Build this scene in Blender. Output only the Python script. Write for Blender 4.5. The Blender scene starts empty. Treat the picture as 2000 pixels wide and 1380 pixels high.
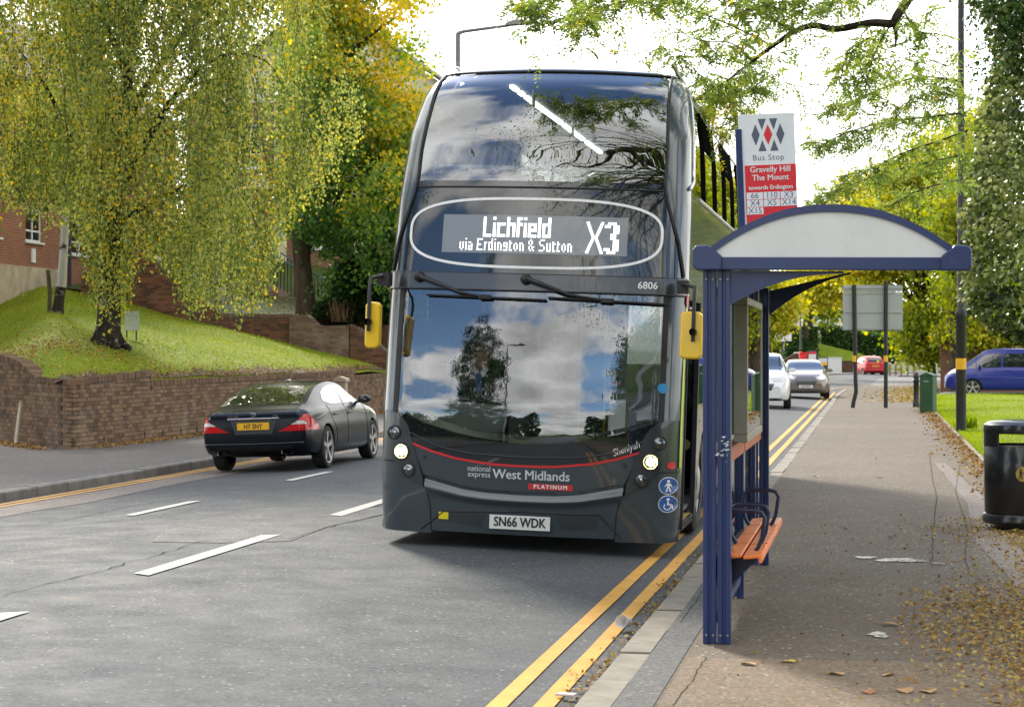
import bpy, bmesh, math, random
import numpy as np
from mathutils import Vector, Matrix
from mathutils.bvhtree import BVHTree
SC = bpy.context.scene
COL = SC.collection
R = math.radians
random.seed(7); RNG = np.random.default_rng(7)
# ------------------------------------------------------------------ camera, sky, sun, exposure
TH, FPX, EYE = R(10.44), 3800.0, 1.75
cam = bpy.data.cameras.new('camera'); camo = bpy.data.objects.new('camera', cam); COL.objects.link(camo)
camo.location = (0, 0, EYE); camo.rotation_euler = (R(90), 0, TH)
cam.sensor_width = 36.0; cam.lens = 36.0*FPX/2000; cam.clip_start = .1; cam.clip_end = 4000
cam.dof.use_dof = True; cam.dof.focus_distance = 17.5; cam.dof.aperture_fstop = 7.1
SC.camera = camo
SUN_EL, SUN_AZ = R(34), R(-30)          # azimuth measured from +Y (up the road) towards +X
world = bpy.data.worlds.new('World'); SC.world = world; world.use_nodes = True
wn, wl = world.node_tree.nodes, world.node_tree.links
wn.clear()
wout = wn.new('ShaderNodeOutputWorld'); wbg = wn.new('ShaderNodeBackground'); wbg.inputs['Strength'].default_value = .13
sky = wn.new('ShaderNodeTexSky'); sky.sky_type = 'NISHITA'; sky.sun_disc = False
sky.sun_elevation = SUN_EL; sky.sun_rotation = SUN_AZ; sky.air_density = 1.0; sky.dust_density = .6; sky.ozone_density = 4.0
tc = wn.new('ShaderNodeTexCoord'); sep = wn.new('ShaderNodeSeparateXYZ')
wl.new(tc.outputs['Generated'], sep.inputs[0])
def wm(op, a, b=None, c=None):
    n = wn.new('ShaderNodeMath'); n.operation = op
    for i, v in enumerate((a, b, c)):
        if v is None: continue
        if isinstance(v, (int, float)): n.inputs[i].default_value = v
        else: wl.new(v, n.inputs[i])
    return n.outputs[0]
zz = wm('ADD', wm('MAXIMUM', sep.outputs['Z'], 0.0), .22)
cmb = wn.new('ShaderNodeCombineXYZ')
wl.new(wm('DIVIDE', sep.outputs['X'], zz), cmb.inputs[0]); wl.new(wm('DIVIDE', sep.outputs['Y'], zz), cmb.inputs[1])
def wnoise(scale, detail, off):
    mp = wn.new('ShaderNodeMapping'); mp.inputs['Location'].default_value = off
    wl.new(cmb.outputs[0], mp.inputs['Vector'])
    n = wn.new('ShaderNodeTexNoise'); n.inputs['Scale'].default_value = scale; n.inputs['Detail'].default_value = detail
    n.inputs['Roughness'].default_value = .55; wl.new(mp.outputs[0], n.inputs['Vector']); return n.outputs['Fac']
cl = wnoise(1.0, 9, (5.6, 2.9, 0)); tone = wnoise(2.0, 6, (9.0, 4.4, 2))
# a thick bright sheet of cloud towards the sun, broken cumulus behind the camera
low = wn.new('ShaderNodeMapRange'); low.interpolation_type = 'SMOOTHSTEP'; low.inputs['From Min'].default_value = .30; low.inputs['From Max'].default_value = .75
low.inputs['To Min'].default_value = .28; low.inputs['To Max'].default_value = .02; wl.new(sep.outputs['Z'], low.inputs['Value'])
cov = wm('MULTIPLY_ADD', wm('MAXIMUM', wm('ADD', sep.outputs['Y'], .2), 0.0), low.outputs[0], wm('MULTIPLY_ADD', cl, 1.25, -.10))
ramp = wn.new('ShaderNodeMapRange'); ramp.interpolation_type = 'SMOOTHSTEP'
ramp.inputs['From Min'].default_value = .44; ramp.inputs['From Max'].default_value = .56
wl.new(cov, ramp.inputs['Value'])
shade = wn.new('ShaderNodeMapRange'); shade.inputs['From Min'].default_value = .35; shade.inputs['From Max'].default_value = .65
shade.inputs['To Min'].default_value = 4.4; shade.inputs['To Max'].default_value = 9.0
wl.new(tone, shade.inputs['Value'])
bright = wm('MULTIPLY', shade.outputs[0], wm('MULTIPLY_ADD', wm('MAXIMUM', sep.outputs['Y'], 0.0), .42, 1.0))
cc = wn.new('ShaderNodeVectorMath'); cc.operation = 'SCALE'; cc.inputs[0].default_value = (1.0, .985, .96)
wl.new(bright, cc.inputs['Scale'])
mixc = wn.new('ShaderNodeMix'); mixc.data_type = 'RGBA'
wl.new(ramp.outputs[0], mixc.inputs[0]); wl.new(sky.outputs[0], mixc.inputs[6]); wl.new(cc.outputs[0], mixc.inputs[7])
wl.new(mixc.outputs[2], wbg.inputs['Color']); wl.new(wbg.outputs[0], wout.inputs['Surface'])
sd = bpy.data.lights.new('sun', 'SUN'); sd.energy = 1.9; sd.angle = R(10); sd.color = (1.0, .93, .80)
so = bpy.data.objects.new('sun', sd); COL.objects.link(so)
sdir = Vector((math.sin(SUN_AZ)*math.cos(SUN_EL), math.cos(SUN_AZ)*math.cos(SUN_EL), math.sin(SUN_EL)))
so.rotation_euler = sdir.to_track_quat('Z', 'Y').to_euler(); so.location = sdir*60
SC.view_settings.view_transform = 'Standard'; SC.view_settings.look = 'None'; SC.view_settings.gamma = 1
SC.view_settings.use_curve_mapping = False
SC.view_settings.exposure = 1.42
SC.render.engine = 'CYCLES'
SC.cycles.use_denoising = True; SC.cycles.max_bounces = 8; SC.cycles.transparent_max_bounces = 24
SC.cycles.sample_clamp_indirect = 6.0; SC.cycles.caustics_reflective = False; SC.cycles.caustics_refractive = False
# ------------------------------------------------------------------ helpers
FW = Vector((-math.sin(TH), math.cos(TH), 0)); RT = Vector((math.cos(TH), math.sin(TH), 0))
def P3(px, py, z):                      # the point that lies z metres ahead of the camera at that place in the photograph
    return Vector((0, 0, EYE)) + FW*z + RT*((px-1000)*z/FPX) + Vector((0, 0, (690-py)*z/FPX))
def G(px, py, h=0.0):                   # the point at height h
    return P3(px, py, FPX*(EYE-h)/(py-690))
class MB:
    def __init__(s): s.v = []; s.f = []; s.m = []
    def add(s, vs, fs, m=0):
        n = len(s.v); s.v += [tuple(p) for p in vs]; s.f += [tuple(i+n for i in f) for f in fs]; s.m += [m]*len(fs); return s
    def box(s, x0, x1, y0, y1, z0, z1, m=0):
        return s.add([(x0,y0,z0),(x1,y0,z0),(x1,y1,z0),(x0,y1,z0),(x0,y0,z1),(x1,y0,z1),(x1,y1,z1),(x0,y1,z1)],
                     [(3,2,1,0),(4,5,6,7),(0,1,5,4),(1,2,6,5),(2,3,7,6),(3,0,4,7)], m)
    def prism(s, pts, axis, a, b, m=0):  # polygon given in the other two axes (in xyz order), extruded along axis from a to b
        n = len(pts)
        def mk(p, t): q = list(p); q.insert(axis, t); return q
        vs = [mk(p, a) for p in pts]+[mk(p, b) for p in pts]
        fs = [tuple(range(n))[::-1], tuple(range(n, 2*n))]+[(i, (i+1) % n, n+(i+1) % n, n+i) for i in range(n)]
        return s.add(vs, fs, m)
    def tube(s, pts, rad, n=8, m=0, caps=True):
        pts = [Vector(p) for p in pts]; k = len(pts)
        if isinstance(rad, (int, float)): rad = [rad]*k
        up = None; vs = []
        for i, p in enumerate(pts):
            d = (pts[min(i+1, k-1)]-pts[max(i-1, 0)]).normalized()
            if up is None:
                up = Vector((0, 0, 1)) if abs(d.z) < .9 else Vector((1, 0, 0))
            a = d.cross(up); a = a.normalized() if a.length > 1e-6 else d.orthogonal().normalized()
            b = a.cross(d).normalized(); up = b
            for j in range(n):
                t = 2*math.pi*j/n; vs.append(p+a*(rad[i]*math.cos(t))+b*(rad[i]*math.sin(t)))
        fs = [(i*n+j, i*n+(j+1) % n, (i+1)*n+(j+1) % n, (i+1)*n+j) for i in range(k-1) for j in range(n)]
        if caps: fs += [tuple(range(n))[::-1], tuple(range((k-1)*n, k*n))]
        return s.add(vs, fs, m)
    def lathe(s, prof, n=24, axis='z', c=(0, 0, 0), m=0, close=False):
        vs = []
        for r, h in prof:
            for j in range(n):
                t = 2*math.pi*j/n; a, b = r*math.cos(t), r*math.sin(t)
                q = {'z': (a, b, h), 'y': (a, h, -b), 'x': (h, a, b)}[axis]
                vs.append((q[0]+c[0], q[1]+c[1], q[2]+c[2]))
        k = len(prof)
        fs = [(i*n+j, i*n+(j+1) % n, (i+1)*n+(j+1) % n, (i+1)*n+j) for i in range(k-1) for j in range(n)]
        if close: fs += [tuple(range(n))[::-1], tuple(range((k-1)*n, k*n))]
        return s.add(vs, fs, m)
    def grid(s, fn, nu, nv, m=0, flip=False):
        vs = [fn(i/nu, j/nv) for i in range(nu+1) for j in range(nv+1)]; w = nv+1
        fs = [(i*w+j, (i+1)*w+j, (i+1)*w+j+1, i*w+j+1) for i in range(nu) for j in range(nv)]
        if flip: fs = [f[::-1] for f in fs]
        return s.add(vs, fs, m)
    def build(s, name, mats=None, parent=None, smooth=None, bevel=0, label=None, kind=None, loc=None, fix=False):
        me = bpy.data.meshes.new(name); me.from_pydata(s.v, [], s.f)
        if mats is not None:
            if not isinstance(mats, (list, tuple)): mats = [mats]
            for a in mats: me.materials.append(a)
            if len(mats) > 1: me.polygons.foreach_set('material_index', s.m)
        if fix:
            bm = bmesh.new(); bm.from_mesh(me); bmesh.ops.recalc_face_normals(bm, faces=bm.faces); bm.to_mesh(me); bm.free()
        if smooth is not None:
            me.polygons.foreach_set('use_smooth', [True]*len(me.polygons)); me.set_sharp_from_angle(angle=R(smooth))
        me.update()
        return link(name, me, parent, bevel, label, kind, loc)
def link(name, me, parent=None, bevel=0, label=None, kind=None, loc=None):
    o = bpy.data.objects.new(name, me); COL.objects.link(o)
    if parent is not None: o.parent = parent
    if loc is not None: o.location = loc
    if label: o['label'] = label
    if kind: o['kind'] = kind
    if bevel:
        b = o.modifiers.new('bevel', 'BEVEL'); b.width = bevel; b.segments = 2; b.limit_method = 'ANGLE'; b.angle_limit = R(40)
    return o
def tag(o, label, cat, group=None, kind=None):
    if label: o['label'] = label
    if cat: o['category'] = cat
    if group: o['group'] = group
    if kind: o['kind'] = kind
    return o
def thing(name, label, cat, loc=(0, 0, 0), rz=0, group=None, rot=None):
    o = bpy.data.objects.new(name, None); COL.objects.link(o); o.empty_display_size = .2
    o.location = loc; o.rotation_euler = rot if rot else (0, 0, rz)
    return tag(o, label, cat, group)
def dup(root, loc, rz=None, label=None, group=None):
    r = root.copy(); COL.objects.link(r); r.location = loc
    if rz is not None: r.rotation_euler = (0, 0, rz)
    if label: r['label'] = label
    if group: r['group'] = group
    for ch in [o for o in COL.objects if o.parent == root]:
        c = ch.copy(); COL.objects.link(c); c.parent = r
        for g in [o for o in COL.objects if o.parent == ch]:
            d = g.copy(); COL.objects.link(d); d.parent = c
    return r
# ------------------------------------------------------------------ materials
class NT:
    def __init__(s, name):
        s.mat = bpy.data.materials.new(name); s.mat.use_nodes = True; s.t = s.mat.node_tree
        s.n, s.l = s.t.nodes, s.t.links; s.b = s.n['Principled BSDF']; s.out = s.n['Material Output']
    def new(s, t, **kw):
        n = s.n.new(t)
        for k, v in kw.items():
            if hasattr(n, k): setattr(n, k, v)
            else: s.set(n, k, v)
        return n
    def set(s, n, k, v):
        i = n.inputs[k]
        if hasattr(v, 'is_output') or isinstance(v, bpy.types.NodeSocket): s.l.new(v, i)
        else: i.default_value = v
    def coord(s, out='Object'):
        if not hasattr(s, '_tc'): s._tc = s.n.new('ShaderNodeTexCoord')
        return s._tc.outputs[out]
    def noise(s, scale, detail=4, rough=.55, vec=None, out='Fac'):
        n = s.n.new('ShaderNodeTexNoise'); n.inputs['Scale'].default_value = scale; n.inputs['Detail'].default_value = detail
        n.inputs['Roughness'].default_value = rough; s.l.new(vec or s.coord(), n.inputs['Vector']); return n.outputs[out]
    def vor(s, scale, out='Distance', vec=None, feature='F1'):
        n = s.n.new('ShaderNodeTexVoronoi'); n.feature = feature; n.inputs['Scale'].default_value = scale
        s.l.new(vec or s.coord(), n.inputs['Vector']); return n.outputs[out]
    def ramp(s, fac, stops):
        n = s.n.new('ShaderNodeValToRGB'); e = n.color_ramp.elements
        while len(e) < len(stops): e.new(.5)
        for i, (p, c) in enumerate(stops):
            e[i].position = p; e[i].color = (*c, 1) if len(c) == 3 else c
        s.l.new(fac, n.inputs[0]); return n.outputs[0]
    def rng(s, v, a, b, c=0., d=1.):
        n = s.n.new('ShaderNodeMapRange'); n.inputs[1].default_value = a; n.inputs[2].default_value = b
        n.inputs[3].default_value = c; n.inputs[4].default_value = d; s.l.new(v, n.inputs[0]); return n.outputs[0]
    def math(s, op, a, b=0.):
        n = s.n.new('ShaderNodeMath'); n.operation = op
        for i, v in enumerate((a, b)):
            if isinstance(v, (int, float)): n.inputs[i].default_value = v
            else: s.l.new(v, n.inputs[i])
        return n.outputs[0]
    def mix(s, f, a, b, mode='MIX'):
        n = s.n.new('ShaderNodeMix'); n.data_type = 'RGBA'; n.blend_type = mode
        for i, v in ((0, f), (6, a), (7, b)):
            if isinstance(v, (int, float)): n.inputs[i].default_value = v
            elif isinstance(v, (tuple, list)): n.inputs[i].default_value = (*v, 1)
            else: s.l.new(v, n.inputs[i])
        return n.outputs[2]
    def mapping(s, scale=(1, 1, 1), rot=(0, 0, 0), src='Object'):
        n = s.n.new('ShaderNodeMapping'); n.inputs['Scale'].default_value = scale; n.inputs['Rotation'].default_value = rot
        s.l.new(s.coord(src), n.inputs['Vector']); return n.outputs[0]
    def bump(s, h, strength=.3, dist=.01):
        n = s.n.new('ShaderNodeBump'); n.inputs['Strength'].default_value = strength; n.inputs['Distance'].default_value = dist
        s.l.new(h, n.inputs['Height']); s.l.new(n.outputs[0], s.b.inputs['Normal']); return n.outputs[0]
    def col(s, c):
        if isinstance(c, (tuple, list)): s.b.inputs['Base Color'].default_value = (*c, 1)
        else: s.l.new(c, s.b.inputs['Base Color'])
        return s
    def p(s, **kw):
        for k, v in kw.items():
            k = {'rough': 'Roughness', 'metal': 'Metallic', 'spec': 'Specular IOR Level', 'coat': 'Coat Weight', 'crough': 'Coat Roughness', 'trans': 'Transmission Weight', 'ior': 'IOR', 'estr': 'Emission Strength'}.get(k, k)
            s.set(s.b, k, v)
        return s
def plain(name, c, rough=.5, metal=0., spec=.5, var=.12, scale=6., bump=0., bscale=60., coat=0., dirt=None):
    m = NT(name)
    lo = tuple(x*(1-var) for x in c); hi = tuple(min(1, x*(1+var)) for x in c)
    colr = m.ramp(m.noise(scale, 6), [(.3, lo), (.7, hi)])
    if dirt: colr = m.mix(m.rng(m.noise(dirt[1], 8, .7), .52, .75, 0, dirt[2]), colr, dirt[0])
    m.col(colr); m.p(rough=m.rng(m.noise(scale*2.3, 5), .3, .7, max(.02, rough-.07), min(1, rough+.1)), metal=metal, spec=spec, coat=coat, crough=.05)
    if bump: m.bump(m.noise(bscale, 4), bump, .004)
    return m.mat
def emit(name, c, s):
    m = NT(name); m.col(c); m.b.inputs['Emission Color'].default_value = (*c, 1); m.p(estr=s, rough=.3); return m.mat
def glass(name, tint=(.75, .8, .8), refl=.12, rough=.0, warp=0.):
    m = NT(name); n = m.n
    lw = n.new('ShaderNodeFresnel'); lw.inputs['IOR'].default_value = 1.55
    f = m.math('ADD', m.math('MULTIPLY', lw.outputs[0], .85), refl)
    f = m.math('MINIMUM', f, 1.0)
    g = n.new('ShaderNodeBsdfGlossy'); g.inputs['Roughness'].default_value = rough; g.inputs['Color'].default_value = (.95, .97, 1, 1)
    t = n.new('ShaderNodeBsdfTransparent'); t.inputs['Color'].default_value = (*tint, 1)
    if warp:
        bp_ = n.new('ShaderNodeBump'); bp_.inputs['Strength'].default_value = warp; bp_.inputs['Distance'].default_value = .02; m.l.new(m.noise(2.6, 2), bp_.inputs['Height']); m.l.new(bp_.outputs[0], g.inputs['Normal'])
    x = n.new('ShaderNodeMixShader'); m.l.new(f, x.inputs[0]); m.l.new(t.outputs[0], x.inputs[1]); m.l.new(g.outputs[0], x.inputs[2])
    m.l.new(x.outputs[0], m.out.inputs['Surface']); return m.mat
def paint(name, c, rough=.22, coat=1., var=.05, flake=0.):
    m = NT(name)
    m.col(m.ramp(m.noise(3., 5), [(.3, tuple(x*(1-var) for x in c)), (.7, tuple(x*(1+var) for x in c))]))
    m.p(rough=rough, coat=coat, crough=.03, spec=.5, metal=flake); return m.mat
def leafmat(name, stops, trans=.45, rough=.45):
    m = NT(name); a = m.n.new('ShaderNodeAttribute'); a.attribute_name = 'tint'
    c = m.ramp(a.outputs['Fac'], stops)
    m.col(c); m.p(rough=rough, spec=.35)
    tl = m.n.new('ShaderNodeBsdfTranslucent')
    hs = m.n.new('ShaderNodeHueSaturation'); hs.inputs['Saturation'].default_value = 1.1; hs.inputs['Value'].default_value = 1.6
    m.l.new(c, hs.inputs['Color']); m.l.new(hs.outputs[0], tl.inputs['Color'])
    x = m.n.new('ShaderNodeMixShader'); x.inputs[0].default_value = trans
    m.l.new(m.b.outputs[0], x.inputs[1]); m.l.new(tl.outputs[0], x.inputs[2]); m.l.new(x.outputs[0], m.out.inputs['Surface'])
    return m.mat
def text(name, s, size, mat, parent, loc, rot=(R(90), 0, 0), align='CENTER', ext=.0015, bold=0., sx=1., shear=0., label=None, space=1.):
    cu = bpy.data.curves.new(name, 'FONT'); cu.body = s; cu.size = size; cu.align_x = align; cu.align_y = 'CENTER'; cu.extrude = ext
    cu.shear = shear; cu.space_character = space; cu.resolution_u = 3
    o = bpy.data.objects.new(name, cu); COL.objects.link(o)
    dg = bpy.context.evaluated_depsgraph_get(); me = bpy.data.meshes.new_from_object(o.evaluated_get(dg))
    bpy.data.objects.remove(o); bpy.data.curves.remove(cu)
    if bold:
        bm = bmesh.new()
        for q_, (dx, dy) in enumerate(((-bold, 0), (bold, 0), (0, bold*.6), (0, -bold*.6))):
            n0 = len(bm.verts); bm.from_mesh(me); bm.verts.ensure_lookup_table()
            for v in bm.verts[n0:]: v.co += Vector((dx, dy, q_*.0004))
        bm.to_mesh(me); bm.free()
    me.name = name
    if sx != 1:
        for v in me.vertices: v.co.x *= sx
    me.materials.clear(); me.materials.append(mat)
    o = link(name, me, parent, label=label); o.location = loc; o.rotation_euler = rot
    return o
def leaves(name, pos, size, tint, mat, parent=None, axis=None, aspect=.62, spread=1., kind=None, flat=None):
    """one mesh of folded leaf-shaped quads; pos (N,3), size (N,), tint (N,), axis (N,3) the way the leaf points"""
    N = len(pos); pos = np.asarray(pos, float); size = np.broadcast_to(np.asarray(size, float), (N,))
    d = RNG.normal(size=(N, 3)); d /= np.linalg.norm(d, axis=1, keepdims=True)
    if axis is not None:
        d = axis + d*spread; d /= np.linalg.norm(d, axis=1, keepdims=True)
    if flat is not None: d[:, 2] *= flat; d /= np.linalg.norm(d, axis=1, keepdims=True)
    e = RNG.normal(size=(N, 3))
    if flat is not None: e[:, 2] *= flat
    e -= d*np.sum(e*d, axis=1, keepdims=True); e /= np.linalg.norm(e, axis=1, keepdims=True)
    nrm = np.cross(d, e)
    L = size[:, None]; W = L*aspect*.5
    v = np.empty((N, 4, 3))
    v[:, 0] = pos; v[:, 1] = pos+d*L*.45+e*W+nrm*L*.06; v[:, 2] = pos+d*L; v[:, 3] = pos+d*L*.45-e*W+nrm*L*.06
    me = bpy.data.meshes.new(name); me.vertices.add(N*4); me.vertices.foreach_set('co', v.ravel())
    me.loops.add(N*4); me.loops.foreach_set('vertex_index', np.arange(N*4, dtype=np.int32))
    me.polygons.add(N); me.polygons.foreach_set('loop_start', np.arange(0, N*4, 4, dtype=np.int32))
    me.update(calc_edges=True)
    at = me.attributes.new('tint', 'FLOAT', 'FACE'); at.data.foreach_set('value', np.clip(np.asarray(tint, np.float32), 0, 1))
    me.materials.append(mat)
    return link(name, me, parent, kind=kind)
def set_tint(me, vals):
    at = me.attributes.new('tint', 'FLOAT', 'FACE'); at.data.foreach_set('value', np.asarray(vals, np.float32))
# ================================================================== the ground, the road, the pavements
def asphalt(name, base, speck, warm=0., wear=.35, bump=.5, rough=.82, tracks=False):
    m = NT(name); c0 = tuple(base)
    big = m.noise(.35, 6, .6); mid = m.noise(2.2, 7, .65); fine = m.noise(95, 3, .6)
    agg = m.vor(58, 'Color'); sepc = m.n.new('ShaderNodeSeparateColor'); m.l.new(agg, sepc.inputs[0])
    c = m.mix(m.rng(big, .3, .7, 0, 1), tuple(x*(1-wear*.55) for x in c0), tuple(x*(1+wear*.6) for x in c0))
    c = m.mix(m.rng(mid, .35, .75, 0, wear), c, tuple(x*1.35 for x in c0))
    c = m.mix(m.math('MULTIPLY', m.rng(sepc.outputs[0], .0, 1., .0, 1.), .85), c, m.mix(sepc.outputs[1], tuple(x*.30 for x in c0), tuple(x*2.1 for x in c0)))
    c = m.mix(m.rng(sepc.outputs[2], .986, .992, 0, speck), c, (.62, .6, .55))
    if tracks:                                        # polished wheel tracks along the lane
        sx = m.n.new('ShaderNodeSeparateXYZ'); m.l.new(m.coord(), sx.inputs[0])
        w = m.math('SINE', m.math('MULTIPLY', m.math('ADD', sx.outputs[0], m.math('MULTIPLY', m.noise(.25, 3), .8)), 3.3))
        c = m.mix(m.rng(w, -.2, 1, 0, .22), c, tuple(x*1.7 for x in c0))
        crack = m.vor(.23, 'Distance', vec=m.mix(.18, m.mapping((1, .25, 1)), m.noise(3, 4, out='Color')), feature='DISTANCE_TO_EDGE')
        cr = m.math('MULTIPLY', m.rng(crack, 0, .004, .6, 0), m.rng(m.noise(.9, 3), .50, .66))
        c = m.mix(cr, c, (.018, .018, .018))
    m.col(c); m.p(rough=m.rng(mid, .3, .7, rough-.1, rough+.08), spec=.4)
    m.bump(m.math('ADD', sepc.outputs[0], fine), bump, .006)
    return m.mat
M_ROAD = asphalt('road_asphalt', (.055, .059, .064), .3, tracks=True)
M_SIDE = asphalt('side_road_asphalt', (.12, .12, .12), .5)
M_PATCH = asphalt('patched_asphalt', (.080, .080, .078), .25, wear=.25)
M_OLDRED = asphalt('old_pinkish_asphalt', (.15, .125, .11), .3, wear=.4)
M_PAVE = asphalt('pavement_asphalt', (.096, .075, .052), .5, wear=.7)
M_PAVE2 = asphalt('brown_pavement', (.135, .097, .062), .3, wear=.5)
M_PAVEL = asphalt('far_pavement', (.105, .095, .088), .4, wear=.5)
M_KERB = plain('kerb_concrete', (.235, .21, .165), .85, var=.28, scale=5, bump=.5, bscale=70, dirt=((.10, .085, .065), 3, .7))
M_KERBL = plain('kerb_granite', (.17, .165, .15), .85, var=.3, scale=5, bump=.5, bscale=50, dirt=((.06, .055, .045), 2, .8))
def worn(name, c, under, amt=.5):
    m = NT(name)
    cc = m.ramp(m.noise(4, 6), [(.3, tuple(x*.8 for x in c)), (.7, c)])
    sp = m.noise(38, 5, .7)
    cc = m.mix(m.rng(sp, .58, .72, 0, amt), cc, under)
    cc = m.mix(m.rng(m.noise(1.3, 6, .7), .5, .8, 0, amt*.7), cc, tuple(x*.6 for x in c))
    m.col(cc); m.p(rough=.75, spec=.35); m.bump(m.noise(110, 3), .3, .004); return m.mat
M_WHITE = worn('white_road_paint', (.60, .58, .52), (.14, .14, .135))
M_YELLOW = worn('yellow_road_paint', (.70, .37, .07), (.16, .12, .085))
M_SOIL = plain('soil', (.075, .055, .035), .95, var=.4, scale=7, bump=.8, bscale=40)
def grassmat(name, a, b, c):
    m = NT(name)
    k = m.noise(.6, 6, .65); f = m.noise(38, 5, .7)
    cc = m.mix(m.rng(k, .35, .68), a, b); cc = m.mix(m.rng(f, .3, .75), m.mix(.65, cc, tuple(x*.45 for x in a)), cc)
    cc = m.mix(m.rng(m.noise(1.9, 7, .7), .56, .75, 0, .6), cc, c)
    m.col(cc); m.p(rough=.8, spec=.2); m.bump(f, .9, .03); return m.mat
M_GRASS = grassmat('lawn_grass', (.17, .235, .006), (.28, .345, .008), (.28, .26, .025))
M_GROUND = grassmat('rough_grass', (.06, .09, .015), (.09, .12, .02), (.11, .10, .03))
M_BLADE = leafmat('grass_blades', [(0, (.13, .21, .008)), (.5, (.26, .34, .010)), (1, (.36, .40, .03))], trans=.4, rough=.6)
M_LITTER = leafmat('fallen_leaves', [(0, (.10, .05, .02)), (.25, (.20, .10, .03)), (.5, (.32, .17, .035)), (.75, (.42, .29, .06)), (1, (.34, .32, .10))], trans=.15, rough=.7)

MB().box(-900, 900, -300, 1500, -1.2, -.06).build('ground', M_GROUND, kind='structure')
LB = [(-10, -60), (-10, 90), (-10, 100), (-9.6, 115), (-8.6, 130), (-6.5, 145), (-3, 158), (2, 170), (10, 180), (22, 186), (45, 190), (80, 194)]
RB = [(-1.37, -60), (-1.37, 80), (-1.2, 92), (-.3, 101), (.4, 118), (.6, 132), (1.2, 146), (5, 155), (12, 163), (25, 168), (45, 171), (80, 174)]
NC = 24
def crown(u): return .13*(1-(2*u-1)**2)
def road_z(x):                                            # height of the straight part of the road
    u = np.clip((x+10)/8.63, 0, 1); us = np.linspace(0, 1, NC+1); return float(np.interp(u, us, crown(us)))
st = []
for k in range(len(LB)-1):
    n = 16 if k == 0 else 3
    for i in range(n):
        t = i/n; st.append(tuple((1-t)*np.array(LB[k]+RB[k])+t*np.array(LB[k+1]+RB[k+1])))
st.append(LB[-1]+RB[-1])
b = MB(); vs = []
for lx, ly, rx, ry in st:
    for j in range(NC+1):
        u = j/NC; vs.append((lx+(rx-lx)*u, ly+(ry-ly)*u, crown(u)))
b.add(vs, [(i*(NC+1)+j, i*(NC+1)+j+1, (i+1)*(NC+1)+j+1, (i+1)*(NC+1)+j) for i in range(len(st)-1) for j in range(NC)])
road = b.build('road', M_ROAD, kind='structure', smooth=60)
sr = [(.2, 106), (2.2, 110), (6, 112.2), (60, 113), (60, 146), (7, 146), (3.4, 147.5), (1.6, 150), (.0, 132), (-.2, 118)]
b = MB(); b.add([(x, y, .012) for x, y in sr], [tuple(range(len(sr)))]); b.build('side_road', M_SIDE, kind='structure')

def strip(name, x0, x1, y0, y1, mat, dz=.005, ends=(0, 0), label=None, wob=0.):
    b = MB(); n = max(1, int((y1-y0)/1.2)); vs = []
    for i in range(n+1):
        y = y0+(y1-y0)*i/n
        for x in (x0+random.uniform(-wob, wob), (x0+x1)/2, x1+random.uniform(-wob, wob)):
            e = ends[0] if i == 0 else ends[1] if i == n else 0
            vs.append((x, y+e*(x-x0)/(x1-x0), road_z(x)+dz))
    b.add(vs, [(i*3+j, i*3+j+1, (i+1)*3+j+1, (i+1)*3+j) for i in range(n) for j in range(2)])
    return b.build(name, mat, road, label=label)
strip('old_surface', -9.98, -8.75, 5, 70, M_OLDRED, .004, wob=.1)
# dashes of the two broken lines
XA, XB = -5.25, -7.36
for k in range(-1, 14):
    y = 13.56+5.26*k
    strip('white_dash', XA-.075, XA+.075, y, y+3.04, M_WHITE, .009, ends=(-.1, .1), wob=.004)
for k in range(10):
    y = 13.2+5.47*k
    strip('white_dash', XB-.06, XB+.06, y, y+1.84, M_WHITE, .009, ends=(-.08, .08), wob=.004)
# double yellow lines on both sides
for x in (-1.795, -1.58):
    strip('yellow_line', x-.047, x+.047, 4, 88, M_YELLOW, .007, wob=.004)
for x in (-9.82, -9.60):
    strip('yellow_line', x-.05, x+.05, 8, 100, M_YELLOW, .010, wob=.004)
b = MB()
cl_ = [(-1.98, 88), (-1.75, 96), (-1.0, 103), (1.2, 108), (5, 110.6), (12, 111.3), (30, 111.7)]
for off in (0, .26):
    q = [(x-off*.7, y+off*.9) for x, y in cl_]
    n = len(b.v)
    for x, y in q: b.v += [(x, y, .05), (x-.07, y+.14, .05)]
    b.f += [(n+2*i, n+2*i+2, n+2*i+3, n+2*i+1) for i in range(len(q)-1)]; b.m += [0]*(len(q)-1)
b.build('yellow_line', M_YELLOW, road)
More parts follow.
